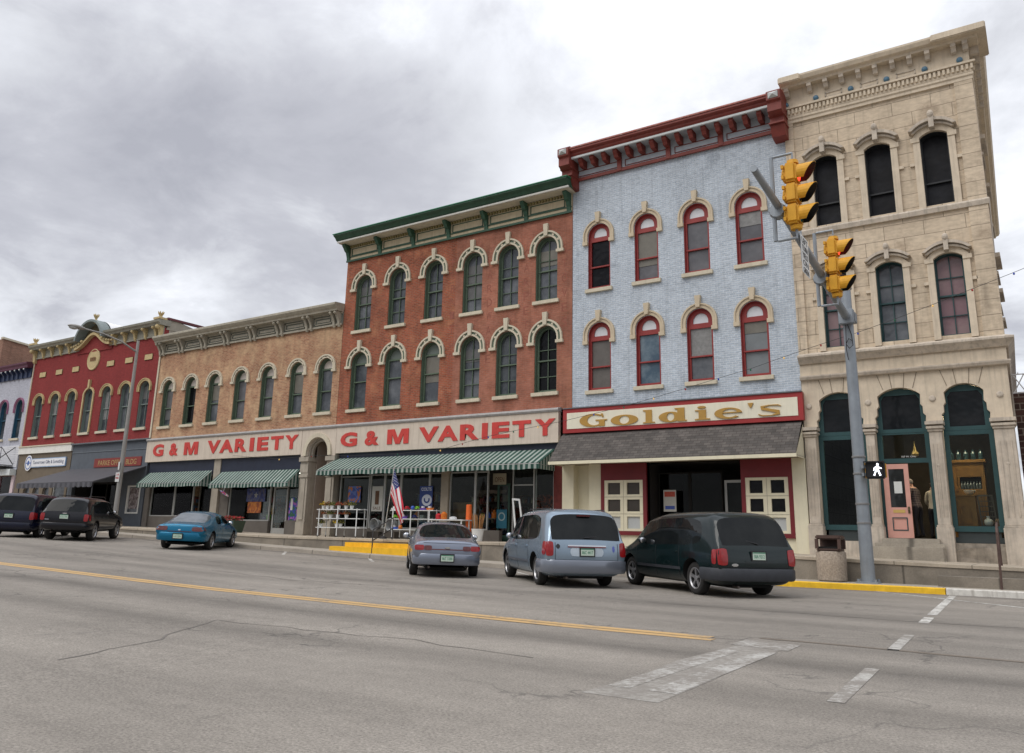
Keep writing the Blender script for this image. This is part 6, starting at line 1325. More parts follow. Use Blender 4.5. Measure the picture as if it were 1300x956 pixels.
place(t, (-35.7, 18.2), 42, 'van', 1)
CL_OFF = (0.0, 0.0, 0.0)
CLOUDS = ((-.72, .56, .42, .045, -.055), (-.62, .64, .44, .02, -.03), (-.79, .38, .49, .08, .05), (0, .92, .39, .12, .05))
# ================================================================== goods on the pavement
wire_w = M('shelf_white', (.68, .69, .68), .5, .06); zc0 = -.30
def rack(label, x0, x1, y, z0, tops, dpt=.45, posts=3):
    t = thing('shelf_rack', label, 'rack', ((x0 + x1) / 2, y, z0))
    for z in tops: MB().box(x0, x1, y - dpt / 2, y + dpt / 2, z - .03, z).build('shelf', wire_w, t)
    for i in range(posts):
        x = x0 + .18 + (x1 - x0 - .36) * i / max(1, posts - 1)
        for dy in (-1, 1): MB().box(x - .02, x + .02, y + dy * (dpt / 2 + .012) - .012, y + dy * (dpt / 2 + .012) + .012, z0 + .04, tops[0] + .02).build('post', wire_w, t)
    m = MB()
    for i in range(posts):
        x = x0 + .18 + (x1 - x0 - .36) * i / max(1, posts - 1)
        for dy in (-1, 1): m.lathe([(.03, -.015), (.04, 0), (.03, .015)], (x, y + dy * (dpt / 2 + .012), z0 + .035), 8, 'x')
    m.build('castors', blackp, t); return t
zf = zp(-26)
rack('white wheeled rack with three shelves of potted mums beside the stone archway', -26.85, -24.25, 25.6, zf, [.89, .51, .13])
pot_w = M('pot_white', (.68, .68, .66), .5, .05); FL = {'yellow': (.55, .36, .03), 'rust': (.30, .09, .03), 'red': (.30, .05, .03), 'olive': (.22, .20, .05)}
def mum(colr):
    t = thing('potted_mum', 'x', 'potted plant', (0, 0, 0)); MB().lathe([(.06, 0), (.085, .13), (.09, .13), (.09, .15), (.075, .15), (.075, .12), (.0001, .12)], (0, 0, 0), 14).build('pot', pot_w, t)
    m = MB(); rnd = random.Random(hash(colr) % 97 if False else len(colr))
    for i in range(150):
        a = rnd.uniform(0, 6.28); r_ = .18 * math.sqrt(rnd.random()); h = .17 + .17 * rnd.random() * (1 - (r_ / .17) ** 2 * .6); p = Vector((r_ * math.cos(a), r_ * math.sin(a), h))
        n_ = Vector((rnd.gauss(0, 1), rnd.gauss(0, 1), rnd.gauss(.5, 1))).normalized(); u = n_.orthogonal().normalized(); v = n_.cross(u); s = rnd.uniform(.018, .032); m.cur = 0 if rnd.random() < .62 else 1
        m.add([p + u * s, p + v * s, p - u * s, p - v * s], [(0, 1, 2, 3)])
    m.build('flowers', [M('mum_' + colr, FL[colr], .8, .3, 30), M('mum_leaf', (.05, .08, .025), .8, .3, 20)], t); return t
protos = {}
def potted(colr, x, y, z, label):
    if colr not in protos: t = protos[colr] = mum(colr); t.location = (x, y, z); t['label'] = label
    else: t = dup(protos[colr], (x, y, z), random.uniform(0, 6), label)
    t['group'] = 'potted mums on the white rack'; return t
rows = [(.89, [('yellow', -26.62), ('rust', -26.36), ('olive', -26.1), ('red', -25.68), ('rust', -25.25), ('olive', -24.92)]), (.51, [('rust', -26.5), ('olive', -26.15), ('red', -25.72), ('rust', -25.2)]), (.13, [('olive', -26.7), ('yellow', -25.75), ('olive', -25.52)])]
words_ = {'yellow': 'yellow', 'rust': 'rust orange', 'olive': 'greenish gold', 'red': 'dark red'}; shn = {.89: 'top', .51: 'middle', .13: 'bottom'}
for z, it in rows:
    for i, (c, x) in enumerate(it): potted(c, x, 25.55, z + .002, '%s mum in a white pot, %s along the %s shelf counted from the archway' % (words_[c], ('first', 'second', 'third', 'fourth', 'fifth', 'sixth')[i], shn[z]))
rack('white rack of coloured toys behind the silver blue sedan', -22.6, -20.35, 25.6, zf, [.86, .52, .10])
tb = thing('folding_table', 'white folding table of bagged goods in front of the shop door', 'table', (-19.6, 25.5, zf)); MB().box(-20.4, -18.75, 25.2, 25.8, .46, .50).build('tabletop', wire_w, tb, bevel=.01)
for x in (-20.3, -18.85):
    for y in (25.25, 25.75): MB().box(x - .02, x + .02, y - .02, y + .02, zf, .46).build('leg', wire_w, tb)
TC = {'yellow': (.60, .42, .02), 'purple': (.15, .06, .35), 'blue': (.04, .10, .45), 'red': (.5, .03, .04), 'lime': (.22, .5, .05), 'orange': (.6, .16, .02), 'white': (.65, .65, .65), 'navy': (.03, .04, .15)}
def toy(c, x, z, kind, where):
    mm = M('toy_' + c, TC[c], .4, .05); t = thing('toy_' + kind, '%s plastic toy %s on the %s' % (c, kind, where), 'toy', (x, 25.5, z), 'plastic toys on the rack')
    if kind == 'car':
        MB().box(x - .13, x + .13, 25.43, 25.57, z + .03, z + .09).box(x - .07, x + .07, 25.44, 25.56, z + .09, z + .15).build('body', mm, t, bevel=.015)
        for dx in (-.08, .08):
            for dy in (-.08, .08): MB().lathe([(.035, -.015), (.035, .015)], (x + dx, 25.5 + dy, z + .035), 10, 'y').build('wheel', blackp, t)
    elif kind == 'boat':
        MB().add([(x - .16, 25.43, z + .08), (x + .12, 25.43, z + .08), (x + .2, 25.5, z + .09), (x + .12, 25.57, z + .08), (x - .16, 25.57, z + .08), (x - .13, 25.45, z), (x + .09, 25.45, z), (x + .14, 25.5, z), (x + .09, 25.55, z), (x - .13, 25.55, z)], [(0, 1, 2, 3, 4), (5, 6, 7, 8, 9), (0, 1, 6, 5), (1, 2, 7, 6), (2, 3, 8, 7), (3, 4, 9, 8), (4, 0, 5, 9)]).build('hull', mm, t)
        MB().box(x - .08, x + .03, 25.46, 25.54, z + .08, z + .15).build('cabin', M('toy_white', TC['white'], .4, .05), t)
    else: MB().ball((x, 25.5, z + .085), .085, 8).build('ball', mm, t, smooth=True)
    return t
for c, x, z, k_, w_ in (('white', -22.45, .862, 'boat', 'left end of the top shelf'), ('yellow', -22.12, .862, 'car', 'top shelf beside the flag'), ('red', -21.8, .862, 'car', 'top shelf between yellow and blue toys'), ('blue', -21.5, .862, 'ball', 'middle of the top shelf'), ('lime', -21.25, .862, 'car', 'top shelf right of the blue ball'), ('purple', -20.95, .862, 'boat', 'top shelf second from its right end'), ('orange', -20.6, .862, 'boat', 'right end of the top shelf'),
                        ('lime', -22.4, .522, 'car', 'left end of the middle shelf'), ('purple', -21.95, .522, 'boat', 'middle shelf, second from left'), ('navy', -21.4, .522, 'car', 'middle shelf'), ('blue', -22.4, .102, 'boat', 'bottom shelf at its left end'), ('orange', -22.1, .102, 'ball', 'bottom shelf beside the sedan')): toy(c, x, z, k_, w_)
def bag(c, x, w_, h, z, lab):
    return tag(MB().lathe([(w_ * .8, 0), (w_, h * .12), (w_ * .95, h * .75), (w_ * .4, h * .95), (w_ * .5, h)], (x, 25.45, z), 12).build('goods_bag', M('bag_' + c, TC[c], .35, .25, 12), loc=(x, 25.45, z), smooth=True), lab, 'bag')
bag('orange', -19.85, .13, .30, .502, 'shiny orange bag standing on the left of the folding table'); bag('red', -20.12, .12, .24, .502, 'dark red bag behind the orange bag on the folding table'); bag('white', -19.4, .15, .12, .502, 'flat white bag lying at the middle of the folding table')
t = thing('broom_bucket', 'white bucket full of broom handles by the shop door', 'bucket', (-18.32, 25.6, zf)); MB().lathe([(.18, zf), (.235, zf + .42), (.245, zf + .42), (.245, zf + .45), (.22, zf + .45), (.17, zf + .05), (.0001, zf + .05)], (-18.32, 25.6, 0), 18).build('bucket', pot_w, t, smooth=35)
for i in range(11):
    a = i * 2.4; r0, r1 = .08 + .08 * (i % 3) / 3, .2 + .06 * (i % 2); x0_, y0_ = -18.32 + r0 * math.cos(a), 25.6 + r0 * math.sin(a)
    MB().tube([(x0_, y0_, zf + .08), (-18.32 + r1 * math.cos(a), 25.6 + r1 * math.sin(a), zf + .98 + .05 * math.sin(i * 3))], .014, 6).build('broom_handle', M('broom_wood', (.36, .17, .06), .6, .25, 5), t)
tag(MB().lathe([(.10, zf), (.115, zf + .02), (.12, zf + .7), (.11, zf + 1.35), (.09, zf + 1.37), (.09, zf + .3), (.0001, zf + .3)], (-18.98, 25.9, 0), 14).build('fence_roll', M('safety_orange', (.72, .13, .02), .6, .15, 20), loc=(-18.98, 25.9, zf), smooth=35), 'upright roll of bright orange plastic fencing beside the folding table', 'fence roll')
for i, x in enumerate((-24.35, -23.45)):
    t = thing('metal_tub', ('galvanised wash tub leaning on its side, left of the pair', 'galvanised wash tub leaning on its side, right one behind the railing')[i], 'wash tub', (x, 26.4, zf), 'galvanised tubs by the steps')
    MB().lathe([(.20, .14), (.25, -.14), (.27, -.15), (.25, -.16), (.22, -.1), (.18, .1), (.0001, .1)], (x, 26.5, zf + .56), 22, 'y').build('tub', M('tub_zinc', (.30, .31, .31), .45, .2, 6), t, smooth=35); MB().box(x - .33, x + .33, 26.3, 26.7, zf, zf + .27).build('crate', M('crate_dark', (.07, .06, .05), .8, .2), t)
t = thing('leaning_white_frame', 'narrow white frame leaning in the shop doorway', 'mirror', (-16.95, 26.4, zf)); m = MB(); m.plate([[(-17.15, .05), (-16.72, .0), (-16.95, 1.32), (-17.3, 1.35)], [(-17.08, .12), (-16.80, .08), (-17.0, 1.25), (-17.23, 1.27)]], 26.38, 26.42); m.build('frame', wire_w, t)  # bare white frame with nothing set in it
tag(MB().box(-17.2, -16.5, 26.2, 26.7, zf, .03).build('display_box', M('box_cream', (.46, .42, .34), .8, .1), loc=(-16.9, 26.4, zf), bevel=.02), 'cream cardboard display box on the pavement by the shop door', 'box')
t = thing('planter', 'dark green planter tub of red flowers beside the teal sedan', 'planter', (-32.45, 25.3, zp(-32.4))); z = zp(-32.4); MB().add([(-32.95, 25.05, z), (-31.95, 25.05, z), (-31.95, 25.6, z), (-32.95, 25.6, z), (-33.05, 24.98, z + .55), (-31.85, 24.98, z + .55), (-31.85, 25.68, z + .55), (-33.05, 25.68, z + .55)], [(0, 1, 2, 3), (0, 1, 5, 4), (1, 2, 6, 5), (2, 3, 7, 6), (3, 0, 4, 7), (4, 5, 6, 7)]).build('tub', M('planter_green', (.05, .075, .05), .6, .15), t)
def blossom(x0, x1, y0, y1, z, h, n, mats, t, nm='flowers', sz=.035):
    m = MB(); rnd = random.Random(int(abs(x0) * 10))
    for i in range(n):
        p = Vector((rnd.uniform(x0, x1), rnd.uniform(y0, y1), z + h * rnd.random())); n_ = Vector((rnd.gauss(0, 1), rnd.gauss(-.4, 1), rnd.gauss(.5, 1))).normalized(); u = n_.orthogonal().normalized(); v = n_.cross(u); s = sz * rnd.uniform(.6, 1.2); m.cur = 0 if rnd.random() < .6 else 1
        m.add([p + u * s, p + v * s, p - u * s, p - v * s], [(0, 1, 2, 3)])
    return m.build(nm, mats, t)
leaf = M('mum_leaf', (.05, .08, .025), .8, .3, 20)
blossom(-33.0, -31.9, 25.02, 25.62, z + .55, .2, 420, [M('petal_red', (.42, .02, .03), .7, .2, 20), leaf], t)
t = thing('flower_crate', 'white crate of rust and yellow mums in the left shop window', 'flower box', (-37.0, 27.8, .2)); MB().box(-37.5, -36.55, 27.6, 27.9, .75, 1.02).build('crate', wire_w, t); blossom(-37.5, -36.55, 27.55, 27.92, 1.02, .3, 320, [M('mum_rust', FL['rust'], .8, .3, 30), M('mum_yellow', FL['yellow'], .8, .3, 30)], t); MB().box(-37.3, -36.7, 27.65, 27.85, -.2, .75).build('stand', wire_w, t)
# posters and window dressing
def poster(label, x0, x1, z0, z1, y, mat, fn=None, cat='poster'):
    o = MB().box(x0, x1, y, y + .008, z0, z1).build('poster', mat, loc=((x0 + x1) / 2, y, z0)); tag(o, label, cat)
    if fn: fn(o, y)
    return o
def collage(name, a, b_, c):
    if name in MATS: return MATS[name]
    m, nt, b = _nt(name); v = nt.nodes.new('ShaderNodeTexVoronoi'); v.inputs['Scale'].default_value = 9; nt.links.new(coords(nt), v.inputs['Vector']); s = nt.nodes.new('ShaderNodeSeparateColor'); nt.links.new(v.outputs['Color'], s.inputs[0])
    o = mixc(nt, mth(nt, 'GREATER_THAN', s.outputs[0], .5), a, b_); o = mixc(nt, mth(nt, 'GREATER_THAN', s.outputs[1], .72), o, c); nt.links.new(o, b.inputs['Base Color']); b.inputs['Roughness'].default_value = .6; MATS[name] = m; return m
yi = D + .10
poster('blue poster with orange spots in the window behind the mum rack', -26.72, -25.95, 1.25, 1.97, yi, collage('collage_blue', (.05, .08, .30), (.10, .16, .42), (.45, .15, .04)))
poster('white poster with brown print left of the flag', -25.25, -24.6, .86, 1.95, yi, M('poster_white', (.50, .49, .44), .6, .1), lambda o, y: [MB().box(-25.05, -24.82, y - .004, y - .001, 1.15, 1.75).build('print', M('print_brown', (.12, .06, .03), .7, .3, 10), o), textloops('SALE', -25.15, -24.7, .93, 1.06, y - .001, .003, o, M('print_brown', (.12, .06, .03)), 'lettering')])
def colts(o, y):
    textloops('COLTS', -22.42, -21.86, 1.72, 1.86, y - .001, .003, o, M('poster_letter_white', (.6, .63, .7), .6, .0), 'lettering', bold=.03)
    MB().plate([ell(-22.1, 1.33, .27, .24)], y - .004, y - .001).build('disc', M('poster_letter_white', (.6, .63, .7)), o); c = -22.1; MB().plate([ell(c, 1.35, .16, .15, 150, 390, 18) + ell(c, 1.35, .09, .08, 390, 150, 18)], y - .007, y - .0045).build('emblem', M('poster_navy', (.03, .06, .22), .6, .05), o)
poster('navy blue poster reading COLTS with a white disc', -22.5, -21.8, 1.06, 1.92, yi, M('poster_navy', (.03, .06, .22), .6, .05), colts)
poster('teal blue poster low on the glass of the shop door', -18.80, -18.3, .22, .96, D + .55, M('poster_teal', (.02, .13, .19), .6, .15), lambda o, y: MB().plate([ell(-18.55, .68, .17, .17), ell(-18.55, .68, .12, .12)], y - .004, y - .001).build('ring', M('ring_pale', (.3, .4, .4), .6), o))
poster('large cream notice above the dark green shop door', -18.95, -18.3, 1.95, 2.4, D + .45, M('notice_cream', (.32, .28, .20), .7, .15), lambda o, y: textloops('OPEN', -18.85, -18.4, 2.05, 2.25, y - .001, .003, o, M('print_brown', (.12, .06, .03)), 'lettering'))
poster('white poster with red and blue print beside the entrance', -11.58, -11.10, .90, 1.66, D + .6, M('poster_white', (.50, .49, .44)), lambda o, y: [MB().box(-11.54, -11.14, y - .004, y - .001, 1.42, 1.60).build('red_print', M('print_red', (.45, .08, .05), .6, .2, 20), o), MB().box(-11.52, -11.16, y - .004, y - .001, .98, 1.10).build('blue_print', M('print_blue', (.06, .10, .35), .6, .2, 20), o)])
poster('orange pumpkin coloured banner hung in the middle shop window', -33.6, -32.6, .76, 1.30, yi, collage('collage_orange', (.42, .12, .02), (.52, .18, .03), (.25, .06, .02)), None, 'banner')
poster('dark blue quilted banner with star above the orange one', -33.75, -32.35, 1.31, 1.95, yi + .01, collage('collage_navy', (.03, .04, .14), (.05, .07, .22), (.10, .10, .16)), lambda o, y: MB().plate([[(-33.05 + (.17 if i % 2 == 0 else .07) * math.cos(R(90 + 36 * i)), 1.62 + (.17 if i % 2 == 0 else .07) * math.sin(R(90 + 36 * i))) for i in range(10)]], y - .004, y - .001).build('star', M('star_grey', (.35, .35, .33), .7), o), 'banner')
poster('dark blue banner in the window above the flower crate', -37.35, -36.4, 1.35, 2.0, D + .5, collage('collage_navy', (.03, .04, .14), (.05, .07, .22), (.10, .10, .16)), None, 'banner')
poster('green and blue window picture beside the archway', -30.6, -29.9, .42, 1.5, yi + .02, collage('collage_green', (.02, .10, .06), (.04, .06, .30), (.30, .10, .35)), lambda o, y: MB().box(-30.5, -30.35, y - .004, y - .001, .9, 1.45).build('white_strip', pot_w, o), 'poster')
poster('poster full of small pictures in the narrow slate shop window', -43.82, -42.86, .95, 2.1, D + .045, collage('collage_grey', (.12, .09, .09), (.22, .18, .18), (.35, .3, .3)))
t = thing('wind_sock_kite', 'small red white and blue kite hanging under the striped awning', 'kite', (-34.4, 26.2, 1.6)); MB().add([(-34.75, 26.2, 1.86), (-34.35, 26.15, 1.78), (-34.0, 26.2, 1.58), (-34.05, 26.25, 1.50), (-34.4, 26.22, 1.62), (-34.72, 26.25, 1.76)], [(0, 1, 4, 5), (1, 2, 3, 4)]).build('cloth', collage('kite_cloth', (.5, .5, .55), (.15, .10, .4), (.5, .05, .1)), t); MB().tube([(-34.4, 26.2, 1.78), (-34.4, 26.25, 2.3)], .008, 5).build('cord', wire_w, t)
# rows of small goods on the window ledges
rnd = random.Random(4); cols_ = ['blue', 'lime', 'white', 'red', 'purple', 'orange', 'navy', 'yellow', 'white', 'blue']
def goods(x0, x1, z, y, n, where, hmax=.32):
    MB_ = MB().box(x0 - .05, x1 + .05, y - .22, y + .22, z - .04, z).build('display_ledge', M('ledge_wood', (.16, .12, .08), .7, .2), loc=((x0 + x1) / 2, y, z)); tag(MB_, 'narrow wooden display ledge %s' % where, 'shelf')
    for i in range(n):
        x = x0 + (x1 - x0) * (i + .5) / n; w_ = (x1 - x0) / n * .38; h = rnd.uniform(.12, hmax); c = rnd.choice(cols_); k_ = rnd.random()
        m = MB(); mm = M('toy_' + c, TC[c], .4, .05)
        if k_ < .4: m.lathe([(w_, 0), (w_ * 1.05, h * .6), (w_ * .5, h * .75), (w_ * .35, h), (.0001, h)], (x, y, z + .002), 10); nm = 'bottle'
        elif k_ < .7: m.ball((x, y, z + w_ * 1.05), w_ * 1.05, 6); nm = 'ball'
        else: m.box(x - w_, x + w_, y - w_ * .7, y + w_ * .7, z + .002, z + h); nm = 'gift_box'
        o = m.build(nm, mm, loc=(x, y, z), smooth=(k_ < .7)); tag(o, '%s %s standing %s, %s from the left' % (c, nm.replace('_', ' '), where, ('first', 'second', 'third', 'fourth', 'fifth', 'sixth', 'seventh', 'eighth', 'ninth')[i]), 'window goods', 'small goods in the shop windows')
goods(-41.6, -39.9, .62, D + .42, 7, 'in the far left shop window'); goods(-34.9, -32.2, .44, D + .42, 9, 'under the orange banner', .4)
goods(-20.8, -19.0, .62, D + .9, 6, 'behind the folding table in the shop', .5); goods(-24.6, -22.8, .50, D + .9, 6, 'in the window left of the blue poster', .5)
tag(MB().box(-21.0, -19.9, D + .5, D + .9, .15, 1.25).build('cardboard_box', M('cardboard', (.20, .12, .06), .8, .15), loc=(-20.4, D + .7, .15), bevel=.01), 'big brown cardboard box in the window behind the folding table', 'box')
for (x, y, w_, h, c, lab) in ((-25.0, 31, 1.6, 1.9, (.10, .06, .04), 'dark wooden shop shelf deep inside, behind the white poster'), (-22.0, 31.5, 1.8, 2.0, (.08, .06, .05), 'dark shop shelf deep inside, behind the blue poster'), (-19.5, 31, 1.4, 1.7, (.14, .10, .06), 'brown shop shelf deep inside, behind the broom bucket'), (-26.4, 29.2, 1.5, 1.7, (.16, .14, .12), 'pale shop shelf just inside the window behind the mum rack'), (-23.2, 28.9, 1.7, 1.5, (.16, .14, .12), 'pale shop shelf just inside, between the flag and the navy poster'), (-20.1, 29.4, 1.3, 1.7, (.12, .10, .08), 'shop shelf behind the big cardboard box'), (-16.4, 29.0, .9, 1.7, (.12, .10, .08), 'shop shelf behind the rust red garland'), (-40.6, 28.9, 1.5, 1.6, (.14, .12, .10), 'shop shelf behind the far left window of the tan building'), (-38.9, 29.1, 1.3, 1.5, (.14, .12, .10), 'shop shelf left of the flower crate'), (-33.6, 29.1, 1.6, 1.3, (.14, .12, .10), 'shop shelf behind the orange banner')):
    t = thing('shop_shelf', lab, 'shelf', (x, y, -.3)); m = MB(); m.box(x - w_ / 2, x + w_ / 2, y + .2, y + .24, -.3, h); 
    for z in (0, .45, .9, 1.35, 1.7): m.box(x - w_ / 2, x + w_ / 2, y - .2, y + .2, z - .03, z)
    m.build('shelf_frame', M('shelf_%d' % (c[0] * 1000), c, .8, .2), t); m = MB()
    for z in (0, .45, .9, 1.35):
        xx = x - w_ / 2 + .06
        while xx < x + w_ / 2 - .12: h_ = rnd.uniform(.15, .36); m.cur = rnd.randrange(4); m.box(xx, xx + rnd.uniform(.06, .12), y - .15, y + .1, z, z + h_); xx += .15
    m.build('stock', [M('stock_a', (.25, .08, .03), .6), M('stock_b', (.08, .12, .2), .6), M('stock_c', (.3, .28, .2), .6), M('stock_d', (.2, .05, .05), .6)], t)['kind'] = 'stuff'
t = thing('autumn_garland', 'rust red autumn garland in the right hand shop window', 'garland', (-16.3, D + .5, 1.0)); blossom(-16.75, -15.95, D + .3, D + .55, .95, .55, 380, [M('garland_rust', (.30, .06, .02), .8, .3, 20), M('garland_brown', (.12, .03, .02), .8, .3, 20)], t, 'leaves', .06); MB().tube([(-16.7, D + .45, 1.0), (-16.3, D + .45, 1.3), (-15.9, D + .45, 1.0)], .03).build('cord', M('crate_dark', (.07, .06, .05)), t)
# antique shop window: oak dresser, carved cabinet, rack, bottles, bowl
oak = M('oak', (.30, .145, .036), .55, .2, 5); t = thing('oak_dresser', 'tall golden oak dresser with open shelf in the antique shop window', 'dresser', (-2.15, D + 1.5, .1)); yy = D + 1.3
m = MB(); m.plate([rect(-2.66, -1.52, .1, 2.42), rect(-2.2, -1.62, 1.62, 1.98)], yy, yy + .5); m.build('carcass', oak, t, bevel=.012); MB().box(-2.72, -1.46, yy - .06, yy + .5, 2.42, 2.50).build('cornice', oak, t)
for a, c in ((-2.6, -2.26),): MB().box(a, c, yy - .02, yy, 1.55, 2.32).build('door', M('oak_light', (.27, .125, .03), .5, .2, 5), t, bevel=.01)
MB().box(-2.2, -1.62, yy + .1, yy + .12, 1.62, 1.98).build('shelf_back', dark, t)
for i in range(7):
    o = MB().lathe([(.035, 0), (.035, .13), (.015, .17), (.015, .22), (.0001, .22)], (-2.15 + .08 * i, yy + .05, 1.63), 8).build('jar', M('jar_glass', (.12, .14, .14), .15), loc=(-2.15 + .08 * i, yy + .05, 1.63)); tag(o, 'small glass jar in the open shelf of the oak dresser', 'jar', 'jars on the open dresser shelf')
for i in range(6):
    x = -2.58 + .2 * i; o = MB().lathe([(.07, 0), (.07, .2), (.03, .26), (.035, .32), (.0001, .32)], (x, yy + .2, 2.502), 10).build('blue_bottle', M('bottle_dark_blue', (.03, .06, .07), .15), loc=(x, yy + .2, 2.502)); tag(o, 'dark bottle on top of the oak dresser', 'bottle', 'bottles on top of the oak dresser')
t = thing('carved_cabinet', 'low oak cabinet with arched carved panel in the antique shop window', 'cabinet', (-2.15, D + .9, .5)); ya = D + .75
MB().box(-2.42, -1.80, ya, ya + .35, .50, 1.38).build('carcass', oak, t, bevel=.012); MB().box(-2.46, -1.76, ya - .03, ya + .38, 1.38, 1.43).build('top', oak, t); MB().plate([arch(-2.28, -1.94, .58, .98, .17), arch(-2.23, -1.99, .62, .96, .12)], ya - .025, ya).build('arched_moulding', M('oak_light', (.27, .125, .03), .5, .2, 5), t)
t = thing('wire_rack', 'grey slatted rack leaning beside the carved cabinet', 'rack', (-1.55, D + .85, .5)); m = MB(); m.plate([[(-1.72, .5), (-1.30, .5), (-1.36, 1.42), (-1.78, 1.42)], [(-1.68, .55), (-1.35, .55), (-1.40, 1.37), (-1.73, 1.37)]], D + .8, D + .84)
for i in range(5): m.box(-1.70, -1.36, D + .805, D + .83, .62 + .15 * i, .65 + .15 * i)
for i in range(4): m.box(-1.66 + .08 * i, -1.65 + .08 * i, D + .80, D + .835, .55, 1.37)
m.build('slats', M('old_grey_wood', (.13, .11, .09), .8, .2), t)
tag(MB().box(-2.5, -1.2, D + .45, D + 1.2, .44, .5).build('window_platform', M('platform_wood', (.10, .07, .04), .8, .2), loc=(-1.85, D + .8, .44)), 'low wooden platform inside the antique shop window', 'platform')
tag(MB().lathe([(.05, 0), (.13, .05), (.16, .12), (.15, .125), (.0001, .06)], (-1.95, D + .95, 1.432), 16).build('white_bowl', pot_w, loc=(-1.95, D + .95, 1.43), smooth=True), 'white bowl on top of the carved cabinet', 'bowl')
tag(MB().ball((-1.52, D + .6, .62), .12, 8, (1, 1, 1)).lathe([(.04, .72), (.05, .80), (.0001, .80)], (-1.52, D + .6, 0), 8).build('white_jug', pot_w, loc=(-1.52, D + .6, .5), smooth=True), 'round white jug on the window platform', 'jug')
tag(MB().lathe([(.08, .5), (.11, .58), (.10, .68), (.06, .72), (.0001, .72)], (-1.26, D + .62, 0), 12).build('brown_crock', M('crock_brown', (.22, .14, .09), .5), loc=(-1.26, D + .62, .5), smooth=True), 'brown crock at the right end of the window platform', 'crock')
